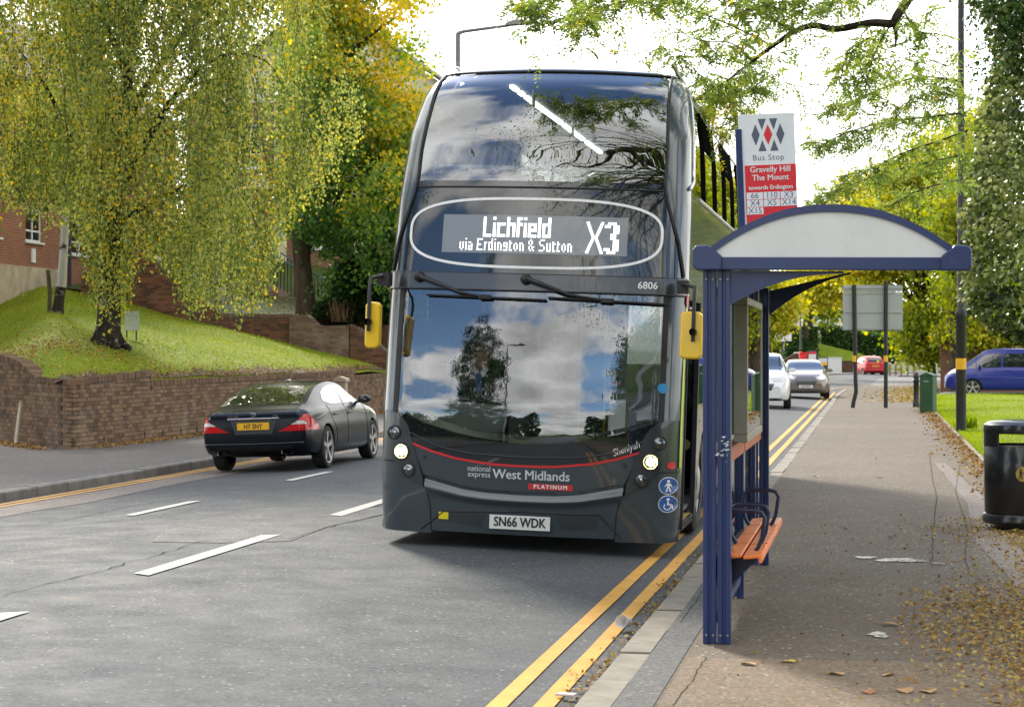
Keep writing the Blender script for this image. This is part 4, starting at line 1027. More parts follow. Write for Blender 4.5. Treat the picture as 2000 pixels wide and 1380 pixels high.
def led(s, col, row, k, gap):
    for ch in s:
        rows = GL[ch].split()
        for r, bits in enumerate(rows):
            for c, bt in enumerate(bits):
                if bt == '1': dots.extend((col+c*k+i, row+r*k+j) for i in range(k) for j in range(k))
        col += len(rows[0])*k+gap
    return col
led('Lichfield', 29.5, 1, 2, 1)
d0 = len(dots); led('via Erdington & Sutton', 0, 0, 1, 1)
dots[d0:] = [(13+c*1.05, 16.2+r*1.22) for c, r in dots[d0:]]
for r in range(22):
    f = abs(r-10.5)/10.5
    for sg in (-1, 1): dots += [(107.5+sg*(.7+4.3*f**.9)+e, 3+r) for e in (-.6, .5)]
led('3', 114.5, 3, 2, 0)
b = MB(); pit = 1.6/130
for c, r in dots:
    x = -.81+(c+.5)*pit; z = 2.852-.006-(r+.5)*pit*1.0
    h = pit*.37; b.add([Sp(x+a, z+e, .0075) for a, e in ((-h, -h), (h, -h), (h, h), (-h, h))], [(0, 1, 2, 3)])
b.build('led_lettering', M_LED, bus, kind='stuff')
# lettering and marks
def wrap(o, off=.006):                                  # lay flat lettering on the curved front
    M = o.matrix_basis.copy(); me = o.data; bm = bmesh.new(); bm.from_mesh(me)
    bmesh.ops.subdivide_edges(bm, edges=[e for e in bm.edges if e.calc_length() > .06], cuts=2); bm.to_mesh(me); bm.free()
    for v in me.vertices:
        p = M @ v.co; q = Sp(p.x, p.z, off+(p.y if abs(p.y) < .05 else 0)*-1); v.co = q
    o.matrix_basis = Matrix(); return o
def btext(name, s, size, mat, x, z, **kw): return wrap(text(name, s, size, mat, bus, (x, 0, z), **kw))
btext('lettering', 'West Midlands', .112, M_SILVERP, -.252, .650, align='LEFT', bold=.0022, sx=.97)
btext('lettering', 'national', .068, M_SILVERP, -.270, .688, align='RIGHT', sx=.95)
btext('lettering', 'express', .068, M_SILVERP, -.270, .640, align='RIGHT', sx=.95)
fpatch('red_label', lambda u, v: (lerp(.055, .432, u), lerp(.535, .583, v)), 12, 1, M_RED, .005)
btext('lettering', 'PLATINUM', .048, M_WHITEP, .244, .559, bold=.002, sx=1.02, space=1.3)
o = text('lettering', 'Sheniyah', .085, M_WHITEP, bus, (.865, 0, .905), shear=.3, sx=.78, rot=(R(90), R(-21), 0)); wrap(o, .009)
btext('fleet_number', '6806', .085, M_WHITEP, .985, 2.278, bold=.001)
bpy.context.view_layer.update()
for ch in list(COL.objects):
    if ch.name.startswith('fleet_number'):
        for v in ch.data.vertices: v.co.y -= .012
pl = MB().grid(lambda u, v: (lerp(-.268, .252, u), .0-.012, lerp(.19, .308, v)), 1, 1).build('number_plate', M_PLATEW, bus)
for v in pl.data.vertices: v.co.y = bS(0, .25)-.022
text('lettering', 'SN66 WDK', .112, M_PRINTB, pl, (-.008, bS(0, .25)-.0235, .249), bold=.003, sx=.80)
# recess round the plate
for pts in ([(-.88, .15), (-.675, .312), (.0, .342), (.66, .342), (.85, .15)],):
    v = []
    for (a, b_), (c, d) in zip(pts[:-1], pts[1:]):
        for i in range(10): v.append(Sp(lerp(a, c, i/10), lerp(b_, d, i/10), .001))
    MB().tube(v+[Sp(.85, .15, .001)], .009, 6).build('recess_edge', M_BLACK, bus, smooth=60)
for sgn in (-1, 1):
    fpatch('plate_recess', lambda u, v: (sgn*lerp(.30+.05*(1-v), .64, u), lerp(.20+.03*u, .325, v)), 6, 4, M_BUSD, .004)
fpatch('yellow_sticker', lambda u, v: (lerp(-.72, -.634, u), lerp(.245, .305, v)), 3, 2, M_YSTICK, .007)
def disc(name, x, z, r, mat, off, parent=bus):
    b = MB(); vs = [Sp(x, z, off)]+[Sp(min(x+r*math.cos(t), 1.285), z+r*math.sin(t), off) for t in np.linspace(0, 2*math.pi, 25)[:-1]]
    return b.add(vs, [(0, 1+i, 1+(i+1) % 24) for i in range(24)]).build(name, mat, parent)
for z, kd in ((.605, 0), (.452, 1)):
    disc('sticker_rim', 1.215, z, .074, M_WHITEP, .004); disc('blue_sticker', 1.215, z, .068, M_BLUE, .006)
    b = MB()
    def q(pts): b.add([Sp(1.215+x, z+y, .008) for x, y in pts], [tuple(range(len(pts)))])
    q([(.012*math.cos(t), .038+.012*math.sin(t)) for t in np.linspace(0, 2*math.pi, 11)[:-1]])
    if kd == 0:
        q([(-.012, .022), (.012, .022), (.010, -.012), (-.010, -.012)]); q([(-.010, -.012), (0, -.012), (-.008, -.052), (-.022, -.052)]); q([(0, -.012), (.010, -.012), (.024, -.052), (.010, -.052)])
        q([(-.012, .022), (-.008, .010), (-.026, -.01), (-.030, -.004)]); q([(.012, .022), (.030, -.004), (.026, -.01), (.008, .010)])
    else:
        q([(-.006, .022), (.006, .022), (.008, -.01), (-.006, -.01)]); q([(-.006, -.01), (.030, -.01), (.030, -.002), (.004, .0)]); q([(.026, -.008), (.034, -.008), (.040, -.044), (.030, -.044)])
        rr = [(.030*math.cos(t)-.004, -.022+.030*math.sin(t)) for t in np.linspace(R(130), R(380), 14)]; ri = [(.022*math.cos(t)-.004, -.022+.022*math.sin(t)) for t in np.linspace(R(130), R(380), 14)]
        for i in range(13): q([rr[i], rr[i+1], ri[i+1], ri[i]])
    b.build('sticker_symbol', M_WHITEP, bus)
disc('round_badge', 1.235, .775, .032, M_RED, .005)
disc('screen_sticker', 1.145, 1.42, .042, plain('light_blue_sticker', (.03, .25, .52), .4), .007)
for sgn in (-1, 1): MB().grid(lambda u, v: Sp(sgn*(1.285+.012*u), lerp(2.14, 2.24, v)-.05*u, .017), 2, 3).build('side_marker', M_RED, bus)
# wipers
for (px_, pz_), (ex, ez), (x0, z0), (x1, z1) in (((-.995, 2.307), (-.614, 2.173), (-.91, 2.146), (.141, 2.126)), ((-.044, 2.306), (.322, 2.177), (.157, 2.148), (1.15, 2.12))):
    w = MB().tube([Sp(lerp(px_, ex, t), lerp(pz_, ez, t), .05+.02*math.sin(t*3)) for t in np.linspace(0, 1, 8)]+[Sp(lerp(ex, (x0+x1)/2, t), lerp(ez, (z0+z1)/2, t), .05) for t in (.4, .8, 1)], [.020, .022, .021, .019, .017, .015, .014, .013, .011, .010, .010], 7).build('wiper', M_BLACK, bus, smooth=50)
    MB().lathe([(.001, -.075), (.03, -.07), (.045, -.05), (.05, .02)], 16, 'y', Sp(px_, pz_, .0)).build('pivot', M_BLACK, w, smooth=50)
    MB().tube([Sp(lerp(x0, x1, t), lerp(z0, z1, t), .035) for t in np.linspace(0, 1, 16)], .011, 6).build('blade', M_BLACK, w, smooth=50)
    c = Sp((x0+x1)/2, (z0+z1)/2, .05); MB().box(c.x-.055, c.x+.055, c.y-.015, c.y+.02, c.z-.02, c.z+.02).build('carrier', M_BLACK, w, bevel=.006)
# mirrors
for sgn, xc in ((-1, -1.305), (1, 1.385)):
    hw_ = .062 if sgn < 0 else .092; y0_ = -.16 if sgn < 0 else -.02
    mr = MB().prism([(xc-hw_, 1.70), (xc-hw_+.025, 1.675), (xc+hw_-.025, 1.675), (xc+hw_, 1.70), (xc+hw_, 2.04), (xc+hw_-.025, 2.07), (xc-hw_+.025, 2.07), (xc-hw_, 2.04)], 1, y0_, y0_+.12).build('mirror', M_YELLOWP, bus, bevel=.025)
    MB().box(xc-hw_+.015, xc+hw_-.015, y0_+.12, y0_+.126, 1.71, 2.03).build('mirror_glass', M_CHROME, mr)
    arm = MB().tube([(sgn*1.27, .22, 2.28), (sgn*1.30, .10, 2.30), (xc+sgn*.02, y0_+.02, 2.27), (xc+sgn*.02, y0_-.025, 2.2), (xc+sgn*.02, y0_-.03, 1.82)], .017, 7)
    arm.lathe([(.03, -.08), (.034, -.04), (.02, 0)], 12, 'y', (xc+sgn*.02, y0_, 1.90)).box(sgn*1.29-.05, sgn*1.29+.05, .12, .26, 2.22, 2.33); arm.build('mirror_arm', M_BLACK, mr, smooth=40)
# ================================================================== bus shelter and street furniture
M_SHB = paint('shelter_blue_paint', (.018, .045, .17), .38, .35, .12)
def scuff(name, c):
    m = NT(name); cc = m.mix(m.rng(m.noise(9, 8, .75), .62, .74, 0, .4), c, (.14, .16, .22)); cc = m.mix(m.rng(m.noise(2., 5), .35, .7, 0, .5), cc, tuple(x*.6 for x in c))
    m.col(cc); m.p(rough=.42, coat=.25, crough=.15); return m.mat
M_SHB = scuff('shelter_blue_paint', (.009, .027, .115))
M_SHW = plain('faded_white_panel', (.68, .68, .67), .45, var=.06, scale=2, dirt=((.46, .45, .40), 3.5, .75))
M_SHG = glass('shelter_glass', (.80, .86, .82), .04)
M_CASE = plain('beige_case_frame', (.30, .28, .22), .45, .2, var=.1)
M_ORANGE = plain('orange_seat_plastic', (.80, .20, .035), .42, var=.12, scale=9, dirt=((.25, .09, .04), 6, .6))
M_NAVY = plain('navy_powder_coat', (.012, .020, .055), .4, var=.2)
M_GALV_ = plain('bolt_steel', (.3, .3, .3), .4, .8)
sh = thing('bus_shelter', 'blue bus shelter with an arched white end panel and orange seats', 'bus shelter', (-.86, 11.12, .10))
def post(x0, x1, y0, y1, z1, nm='post'):
    b = MB(); w = (x1-x0); r = .012
    b.prism([(x0, y0), (x0+w*.38, y0), (x0+w*.38, y0+r), (x0+w*.62, y0+r), (x0+w*.62, y0), (x1, y0), (x1, y1), (x0, y1)], 2, 0, z1)
    return b.build(nm, M_SHB, sh, bevel=.005)
for y in (0, 4.2):
    post(-.078, -.004, y-.04, y+.04, 2.16); post(.004, .080, y-.04, y+.04, 2.16)
post(-.05, .02, 2.05, 2.13, 2.16)
R2 = R(.55)
can = MB()
xa, xb_ = -.05, 1.33
def arch(x, inner=0.):
    u = (x-xa)/(xb_-xa); return 2.235+.255*(1-abs(2*u-1)**2.15)-inner
def drop(p): return (p[0], p[1], p[2]-.010*p[0]+(.045*max(0, p[1]) if p[0] > .8 else .045*max(0, p[1])*max(0, p[0])/.8 if p[2] > 1.9 else 0))
def pan(name, f, mat, **k):
    b = MB(); f(b); b.v = [drop(p) for p in b.v]; return b.build(name, mat, sh, **k)
NX = 36; X = [xa+(xb_-xa)*i/NX for i in range(NX+1)]
for y0, y1, nm in ((-.10, -.06, 'end_arch'),):
    def f(b):
        vs = []
        for x in X: vs += [(x, y0, arch(x)), (x, y1, arch(x)), (x, y1, arch(x)-.042), (x, y0, arch(x)-.042)]
        b.add(vs, [(4*i+j, 4*i+4+j, 4*i+4+(j+1) % 4, 4*i+(j+1) % 4) for i in range(NX) for j in range(4)]+[(0, 1, 2, 3), (4*NX+3, 4*NX+2, 4*NX+1, 4*NX)])
    pan(nm, f, M_SHB, smooth=40)
    def f(b): b.box(xa+.02, xb_-.02, y0+.004, y1-.004, 2.122, 2.195)
    pan('end_beam', f, M_SHB, bevel=.006)
    def f(b):
        vs = []
        for x in X[1:-1]: vs += [(x, y0+.012, 2.185), (x, y0+.012, arch(x)-.035), (x, y1-.008, 2.185), (x, y1-.008, arch(x)-.035)]
        n = len(X)-2
        b.add(vs, [(4*i, 4*i+4, 4*i+5, 4*i+1) for i in range(n-1)]+[(4*i+2, 4*i+3, 4*i+7, 4*i+6) for i in range(n-1)])
    pan('end_panel', f, M_SHW)
    for s, xc in ((1, xa), (-1, xb_)):
        def f(b): b.prism([(xc-s*.080, 2.145), (xc-s*.06, 2.120), (xc+s*.085, 2.120), (xc+s*.085, 2.20), (xc+s*.01, 2.262), (xc-s*.062, 2.258), (xc-s*.080, 2.235)], 1, y0-.025, y1+.02)
        pan('gutter_end_cap', f, M_SHB, bevel=.008)
for xc in (xa-.02, xb_+.02):
    def f(b): b.box(xc-.05, xc+.05, -.05, 4.61, 2.125, 2.24)
    pan('gutter', f, M_SHB, bevel=.01)
def f(b): b.grid(lambda u, v: (lerp(xa, xb_, u), lerp(-.05, 4.61, v), arch(lerp(xa, xb_, u))-.012), NX, 2)
pan('roof_sheet', f, M_SHB, smooth=40)
for y in (-.012, 4.2):
    def f(b):
        up = [(.082+.63*i/12, 2.120) for i in range(13)]; lo = [(.082+.63*i/12, 2.105-.175*(1-i/12)**2.2) for i in range(13)]
        b.prism(up+lo[::-1], 1, y-.012, y+.012)
    pan('roof_bracket', f, M_SHB)
for y0, y1 in ((.05, 2.04), (2.14, 4.15)):
    MB().box(-.02, -.012, y0, y1, .16, 1.98).build('glass_panel', M_SHG, sh)
    b = MB().box(-.035, .003, y0, y1, 1.98, 2.03).box(-.035, .003, y0, y1, .11, .16); b.build('panel_rail', M_SHB, sh)
    MB().box(.004, .022, y0, y1, .985, 1.075).build('orange_rail', plain('orange_rail', (.42, .07, .015), .5), sh)
cs = MB().box(.03, .115, .95, 2.6, 1.10, 1.15).box(.03, .115, .95, 2.6, 1.95, 2.0).box(.03, .115, .95, 1.0, 1.15, 1.95).box(.03, .115, 2.55, 2.6, 1.15, 1.95).box(.03, .045, 1.0, 2.55, 1.15, 1.95).build('timetable_case', M_CASE, sh, bevel=.006)
MB().box(.05, .055, 1.01, 2.54, 1.16, 1.94).build('timetable_sheet', plain('timetable_paper', (.45, .44, .36), .6, var=.25, scale=5), cs)
MB().box(.105, .109, 1.0, 2.55, 1.15, 1.95).build('case_window', M_SHG, cs)
# seat plates between dark arm loops
for i, (y0, y1) in enumerate(((.04, .72), (.76, 1.36), (1.40, 2.0), (2.04, 2.60))):
    for x0, x1 in ((.045, .135), (.145, .25)):
        b = MB(); b.prism([(x0, .475), (x1, .485), (x1, .505), (x0, .495)], 1, y0, y1); b.build('seat_plate', M_ORANGE, sh, bevel=.005)
    b = MB().box(.235, .252, y0, y1, .455, .486); b.build('seat_edge', M_ORANGE, sh, bevel=.004)
for y in (.30, .74, 2.02):
    b = MB(); b.tube([(.06, y, .50), (.03, y, .55), (.02, y, .66), (.03, y, .715), (.07, y, .735), (.19, y, .735), (.235, y, .725), (.255, y, .69), (.235, y, .57), (.215, y, .52), (.20, y, .50)], .013, 7); b.build('arm_loop', M_NAVY, sh, smooth=60)
b = MB()
for y in (.30, 1.42, 2.5): b.prism([(-.01, .30), (.06, .30), (.21, .45), (.21, .474), (-.01, .474)], 1, y-.012, y+.012)
b.box(.0, .04, .22, 2.6, .42, .47); b.build('seat_bracket', M_NAVY, sh)
b = MB()
for _ in range(24):
    x, z = .045+random.gauss(0, .016), 1.10+random.gauss(0, .03); r = random.uniform(.002, .007); b.add([(x-r*2, -.0415, z), (x, -.0415, z-r), (x+r*2, -.0415, z+r*.4), (x, -.0415, z+r)], [(0, 1, 2, 3)])
b.build('paint_scuff', M_SILVERP, sh, kind='stuff')
b = MB()
for x in (-.058, -.02, .022, .062):
    for z in (.05, 2.07): b.lathe([(.001, -.007), (.006, -.006), (.008, 0)], 8, 'y', (x, -.04, z))
b.build('bolt', M_GALV_, sh, kind='stuff')
# bus stop flag
M_FLAGW = plain('flag_white', (.82, .82, .82), .4, var=.04); M_FLAGR = plain('flag_red', (.72, .022, .03), .4, var=.04); M_FLAGD = plain('flag_slate', (.10, .11, .16), .45, var=.05)
p0 = P3(1504, 450, 14.9)
fl_ = thing('bus_stop_flag', 'white and red bus stop flag standing above the far end of the shelter', 'sign', p0, rot=(0, R(-2.2), TH-R(3)))
S_ = 14.9/3800
def fb(x0, x1, y0, y1): return ((x0-1504)*S_, (x1-1504)*S_, (450-y1)*S_, (450-y0)*S_)
a = fb(1450, 1559, 222, 450); plate = MB().box(a[0], a[1], -.006, .006, a[2], a[3]).build('plate', M_FLAGW, fl_, bevel=.003)
a = fb(1459.5, 1559, 322, 449); MB().box(a[0], a[1], -.0085, -.0062, a[2], a[3]).build('red_field', M_FLAGR, fl_)
a = fb(1444, 1456, 250, 640); MB().box(a[0], a[1], -.02, .05, a[2], a[3]).build('flag_post', M_SHB, fl_, bevel=.005)
k = 0
for r in range(3):
    for c in range(3 if r < 2 else 1):
        a = fb(1461+c*33, 1461+c*33+31.5, 375+r*14.6, 388.5+r*14.6); MB().box(a[0], a[1], -.0105, -.0087, a[2], a[3]).build('route_tile', M_FLAGW, fl_)
        s = ('66', '110', 'X3', 'X4', 'X5', 'X14', 'X15')[k]; k += 1
        text('route_number', s, .062, M_FLAGD, fl_, ((1461+c*33+15.7-1504)*S_, -.011, (450-381.8-r*14.6)*S_), ext=.0008)
text('lettering', 'Bus Stop', .062, M_FLAGD, fl_, (.008, -.0066, (450-308)*S_), ext=.0008, space=1.1)
for s, y, z in (('Gravelly Hill', 331, .062), ('The Mount', 347, .062), ('towards Erdington', 366, .045)):
    text('lettering', s, z, M_WHITEP, fl_, (.018, -.0092, (450-y)*S_), ext=.0008, bold=.0012)
def poly(name, pts, m):
    MB().prism([((x-1504)*S_, (450-y)*S_) for x, y in pts], 1, -.008, -.0062).build(name, m, fl_)
cx, cy = 1507, 263
poly('diamond', [(cx, cy-20), (cx+8.5, cy), (cx, cy+20), (cx-8.5, cy)], M_FLAGR)
for s in (-1, 1):
    X_ = lambda v: cx+s*v
    poly('diamond', [(X_(24), cy-21), (X_(32), cy), (X_(24), cy+21), (X_(16), cy)], M_FLAGD)
    poly('triangle', [(X_(3), cy-31), (X_(19), cy-31), (X_(11.5), cy-9)], M_FLAGD); poly('triangle', [(X_(3.5), cy+32), (X_(19.5), cy+32), (X_(11.5), cy+10)], M_FLAGD)
# litter bin
M_BIN = paint('black_bin_plastic', (.012, .013, .014), .28, .5)
M_GOLD = plain('gold_sticker', (.42, .27, .05), .45)
bn = thing('litter_bin', 'black hooded litter bin with a gold sticker at the edge of the pavement', 'bin', (1.37, 18.8, .10), TH)
MB().lathe([(.0, 0), (.225, .0), (.235, .02), (.235, .07)], 32).build('base', M_BIN, bn, smooth=40)
MB().lathe([(.20, .06), (.32, .065), (.338, .085), (.338, .13), (.325, .155), (.31, .16)], 40).build('skirt', M_BIN, bn, smooth=40)
MB().lathe([(.30, .15), (.315, .17), (.322, .5), (.325, .785), (.315, .80), (.295, .80), (.29, .5)], 48).build('body', M_BIN, bn, smooth=40)
b = MB(); b.lathe([(.325, .905), (.330, .93), (.322, .985), (.28, 1.015), (.15, 1.03), (.001, 1.033)], 48); b.lathe([(.325, .905), (.29, .905), (.27, .97), (.001, .98)], 48); b.build('hood', M_BIN, bn, smooth=40)
for t0 in (0, math.pi):
    b = MB(); vs = []
    for i in range(9):
        t = t0-R(38)+R(76)*i/8; c, s = math.cos(t), math.sin(t); vs += [(.325*c, .325*s, .78), (.325*c, .325*s, .92), (.295*c, .295*s, .92), (.295*c, .295*s, .78)]
    b.add(vs, [(4*i+j, 4*i+4+j, 4*i+4+(j+1) % 4, 4*i+(j+1) % 4) for i in range(8) for j in range(4)]+[(0, 1, 2, 3), (35, 34, 33, 32)]); b.build('hood_pillar', M_BIN, bn, smooth=40)
def bpt(x, z, o): r = .3225+o; return (x, -math.sqrt(r*r-x*x), z)
b = MB(); b.add([bpt(-.045, .54, .003)]+[bpt(-.045+.066*math.cos(t), .54+.070*math.sin(t), .003) for t in np.linspace(0, 2*math.pi, 25)[:-1]], [(0, 1+i, 1+(i+1) % 24) for i in range(24)]); st_ = b.build('sticker', M_GOLD, bn)
b = MB()
def bq(pts): b.add([bpt(-.045+x, .54+z, .005) for x, z in pts], [tuple(range(len(pts)))])
bq([(-.022+.009*math.cos(t), .040+.009*math.sin(t)) for t in np.linspace(0, 2*math.pi, 9)[:-1]]); bq([(-.034, .028), (-.018, .030), (-.012, -.010), (-.032, -.010)]); bq([(-.032, -.010), (-.024, -.010), (-.034, -.048), (-.042, -.048)]); bq([(-.022, -.010), (-.012, -.010), (-.008, -.048), (-.016, -.048)])
bq([(-.018, .026), (.012, .006), (.010, .0), (-.018, .016)]); bq([(.006, -.008), (.036, -.008), (.032, -.048), (.010, -.048)]); b.build('sticker_symbol', M_PRINTB, st_)
# lamp columns
M_COL = plain('black_column_paint', (.016, .016, .017), .4, var=.3, scale=3, dirt=((.06, .055, .05), 5, .4))
M_BANDY = plain('yellow_band', (.85, .45, .015), .4, var=.06)
M_GALV = plain('galvanised_column', (.17, .16, .155), .55, .3, var=.15, scale=2)
def lamp(name, label, p, rz, h, m, r0, r1, zs, arm, band=None):
    t = thing(name, label, 'street lamp', p, rz)
    MB().lathe([(r0, -.3), (r0, zs-.12), (r0*1.06, zs-.1), (r0*1.06, zs), (r1, zs+.05), (r1*.8, h)], 20).build('column', m, t, smooth=40)
    if band: MB().lathe([(r0+.003, band[0]), (r0+.003, band[1])], 20).build('yellow_band', M_BANDY, t, smooth=40)
    MB().tube([(0, 0, h-.05), (.02, 0, h), (.15, 0, h+.04), (arm, 0, h+.16)], [r1*.8, r1*.8, r1*.6, r1*.5], 8).build('arm', m, t, smooth=50)
    b = MB(); vs = []
    for i in range(9):
        u = i/8; x = arm-.1+.78*u; w = .14*math.sin(math.pi*min(1, .18+.8*u))**.6+.01; zt = h+.17+.05*u+.10*math.sin(math.pi*min(1, u+.12))**.8
        vs += [(x, -w, h+.15+.04*u), (x, -w*.7, zt), (x, w*.7, zt), (x, w, h+.15+.04*u)]
    b.add(vs, [(4*i+j, 4*i+4+j, 4*i+4+(j+1) % 4, 4*i+(j+1) % 4) for i in range(8) for j in range(4)]+[(0, 1, 2, 3), (35, 34, 33, 32)]); b.lathe([(.02, h+.26), (.02, h+.36), (.001, h+.37)], 8, c=(arm+.2, 0, 0))
    b.build('lantern', m, t, smooth=50); return t
lamp('street_lamp', 'black lamp column with a yellow band on the right-hand grass', G(1877, 843, .12), R(170), 10, M_COL, .105, .078, 2.5, 1.6, (1.30, 1.53))
lamp('street_lamp', 'grey lamp column rising behind the bus with its arm over the road', (-10.42, 48.9, .12), 0, 9.85, M_GALV, .10, .075, 2.2, 1.35)
lamp('street_lamp', 'thin far lamp column beside the hedge beyond the side street', (-5.4, 154, .1), R(-30), 8.5, M_COL, .10, .07, 2.0, 1.2, (1.5, 1.8))
lamp('street_lamp', 'grey lamp column behind the photographer mirrored in the windscreen', (-10.5, -14, .12), 0, 9.2, M_GALV, .10, .075, 2.2, 1.4)
# back of a traffic sign on two posts
M_ALU = plain('sign_back_aluminium', (.36, .38, .37), .5, .35, var=.07, scale=2)
p = G(1697, 796, .10); Zs = FPX*1.65/106
def sl(px, py): return ((px-1697)*Zs/FPX, (796-py)*Zs/FPX)
ts = thing('traffic_sign', 'back of a grey road sign on two black posts with yellow bands', 'sign', p, TH)
for x, bent in ((1664, 1), (1729, 0)):
    pts = [(*sl(x, 800), .0), (*sl(x+2, 785), 0), (*sl(x+7, 765), 0), (*sl(x+6, 740), 0), (*sl(x+3, 556), 0)] if bent else [(*sl(x, 800), 0), (*sl(x, 550), 0)]
    MB().tube([(a, -.09, c) for a, c, _ in pts], .062, 12).build('post', M_COL, ts, smooth=40)
    z0, z1 = sl(x, 706)[1], sl(x, 694)[1]; MB().lathe([(.066, z0), (.066, z1)], 16, c=(sl(x+(4.5 if bent else 0), 700)[0], -.09, 0)).build('yellow_band', M_BANDY, ts, smooth=40)
for y0, y1 in ((645, 609.5), (608.5, 573.5), (569, 557)):
    a, c = sl(1646, y0), sl(1763, y1); pl_ = MB().box(a[0], c[0], 0, .012, a[1], c[1]).build('sign_panel', M_ALU, ts, bevel=.01)
for y in (641, 609, 571.5, 562):
    a, c = sl(1648, y+1.6), sl(1761, y-1.6); MB().box(a[0], c[0], -.03, -.002, a[1], c[1]).build('sign_rail', M_ALU, ts)
# green cabinet, bollards
M_GREEN = plain('dark_green_cabinet', (.018, .075, .028), .45, var=.15, scale=3, dirt=((.06, .07, .04), 4, .5))
cb = thing('service_cabinet', 'dark green street cabinet with a ridged lid at the pavement edge', 'cabinet', G(1813, 806, .10), R(-22))
MB().box(-.19, .19, -.16, .16, 0, 1.02).build('body', M_GREEN, cb, bevel=.012)
MB().prism([(-.205, 1.02), (.205, 1.02), (.205, 1.05), (0, 1.13), (-.205, 1.05)], 1, -.175, .175).build('lid', M_GREEN, cb, bevel=.008)
MB().box(-.165, .165, -.166, -.160, .06, .97).build('door', M_GREEN, cb, bevel=.004)
b = MB()
for i in range(3): b.box(-.075+.05*i, -.04+.05*i, -.169, -.166, .86, .90)
b.build('vent', M_ALU, cb)
def boll(p, h, r, m, label, group=None, cap=None):
    t = thing('bollard', label, 'bollard', p, 0, group)
    MB().lathe([(r*1.25, 0), (r*1.25, h*.12), (r, h*.16), (r, h*.72), (r*1.2, h*.74), (r*1.2, h*.78), (r*.95, h*.80), (r*1.1, h*.86), (r*.9, h*.95), (r*.4, h), (.001, h)] if not cap else [(r, 0), (r, h*.86)], 16).build('shaft', m, t, smooth=40)
    if cap: MB().lathe([(r*1.03, h*.80), (r*1.03, h*.97), (r*.8, h), (.001, h)], 14).build('cap', cap, t, smooth=40)
    return t
boll(G(1789.5, 795, .10), 1.08, .085, M_COL, 'black cast iron bollard beside the green cabinet')
M_BOLW = plain('brown_bollard_wood', (.24, .16, .10), .8); M_CAPW = plain('bollard_cap', (.5, .32, .25), .6)
bb = None
for px in (1738, 1749.5, 1760.5, 1772.5, 1785):
    p = G(px, 733, .10)
    k_ = {1738: 'leftmost', 1749.5: 'second from left', 1760.5: 'middle', 1772.5: 'fourth from left', 1785: 'rightmost'}[px]+' of five wooden bollards with pale caps by the red car'
    if bb is None: bb = boll(p, 1.0, .085, M_BOLW, k_, 'wooden bollards at the far corner', M_CAPW)
    else: dup(bb, p, None, k_)
# puddles, cup, wrapper, single leaves
M_WATER = NT('puddle_water'); M_WATER.col((.05, .048, .042)); M_WATER.p(rough=M_WATER.rng(M_WATER.noise(11, 5, .7), .52, .60, .10, .65), spec=.55); M_WATER.bump(M_WATER.noise(26, 4), .5, .02); M_WATER = M_WATER.mat
def puddle(px, py, rx, ry, label, seed):
    c = G(px, py, .10); rr = random.Random(seed); b = MB(); ph = [rr.uniform(0, 6.28) for _ in range(5)]; vs = [(0, 0, 0)]
    for i in range(40):
        t = 2*math.pi*i/40; k = 1+.22*math.sin(2*t+ph[0])+.16*math.sin(3*t+ph[1])+.12*math.sin(5*t+ph[2])+.08*math.sin(9*t+ph[3]); vs.append((rx*k*math.cos(t), ry*k*math.sin(t), 0))
    b.add(vs, [(0, 1+i, 1+(i+1) % 40) for i in range(40)]); return tag(b.build('puddle', M_WATER, loc=(c.x, c.y, .1062)), label, 'puddle')
puddle(1760, 1094, .15, .17, 'shallow rain puddle on the pavement opposite the seats', 3)
puddle(1690, 1089, .07, .10, 'tiny puddle just left of the shallow rain puddle', 8)
puddle(1832, 1101, .05, .07, 'tiny puddle just right of the shallow rain puddle', 9)
puddle(1716, 1240, .06, .10, 'small bright puddle near the foot of the shelter', 5)
M_CUP = plain('white_paper_cup', (.75, .74, .72), .6, var=.04)
b = MB(); b.lathe([(.001, 0), (.027, 0), (.041, .105), (.043, .105), (.0425, .110), (.040, .108), (.026, .004), (.001, .004)], 22)
c = G(1228, 1226, .02); o = b.build('paper_cup', M_CUP, loc=(c.x, c.y, .058), smooth=50); o.rotation_euler = (R(80), 0, R(-18)); tag(o, 'white paper cup lying in the gutter', 'cup')
def leaf(px, py, h, size, rz, colr, label, grp, hz=0.):
    p = G(px, py, h); b = MB(); n = 9; L_ = size; vs = []
    prof = [0, .28, .42, .36, .50, .34, .40, .2, 0.02]
    for i in range(n):
        u = i/(n-1); z = .04*size*math.sin(u*3)+.001; vs += [(-prof[i]*L_*.75, (u-.5)*L_, z+prof[i]*L_*.20), (0, (u-.5)*L_, z), (prof[i]*L_*.75, (u-.5)*L_, z+prof[i]*L_*.12)]
    b.add(vs, [(3*i+j, 3*i+j+1, 3*i+j+4, 3*i+j+3) for i in range(n-1) for j in range(2)]); b.tube([(0, -.5*L_, .006), (.02*L_, -.85*L_, .012)], .0016, 4)
    o = b.build('fallen_leaf', colr, loc=p, smooth=60); o.rotation_euler = (random.uniform(-.1, .1), random.uniform(-.1, .1), rz); return tag(o, label, 'leaf', grp)
LT = [plain('tan_leaf', (.40, .22, .085), .7, var=.3, scale=25), plain('rust_leaf', (.30, .10, .03), .7, var=.3, scale=25), plain('yellow_leaf', (.50, .36, .05), .7, var=.3, scale=25), plain('dark_leaf', (.05, .035, .025), .8, var=.3, scale=25)]
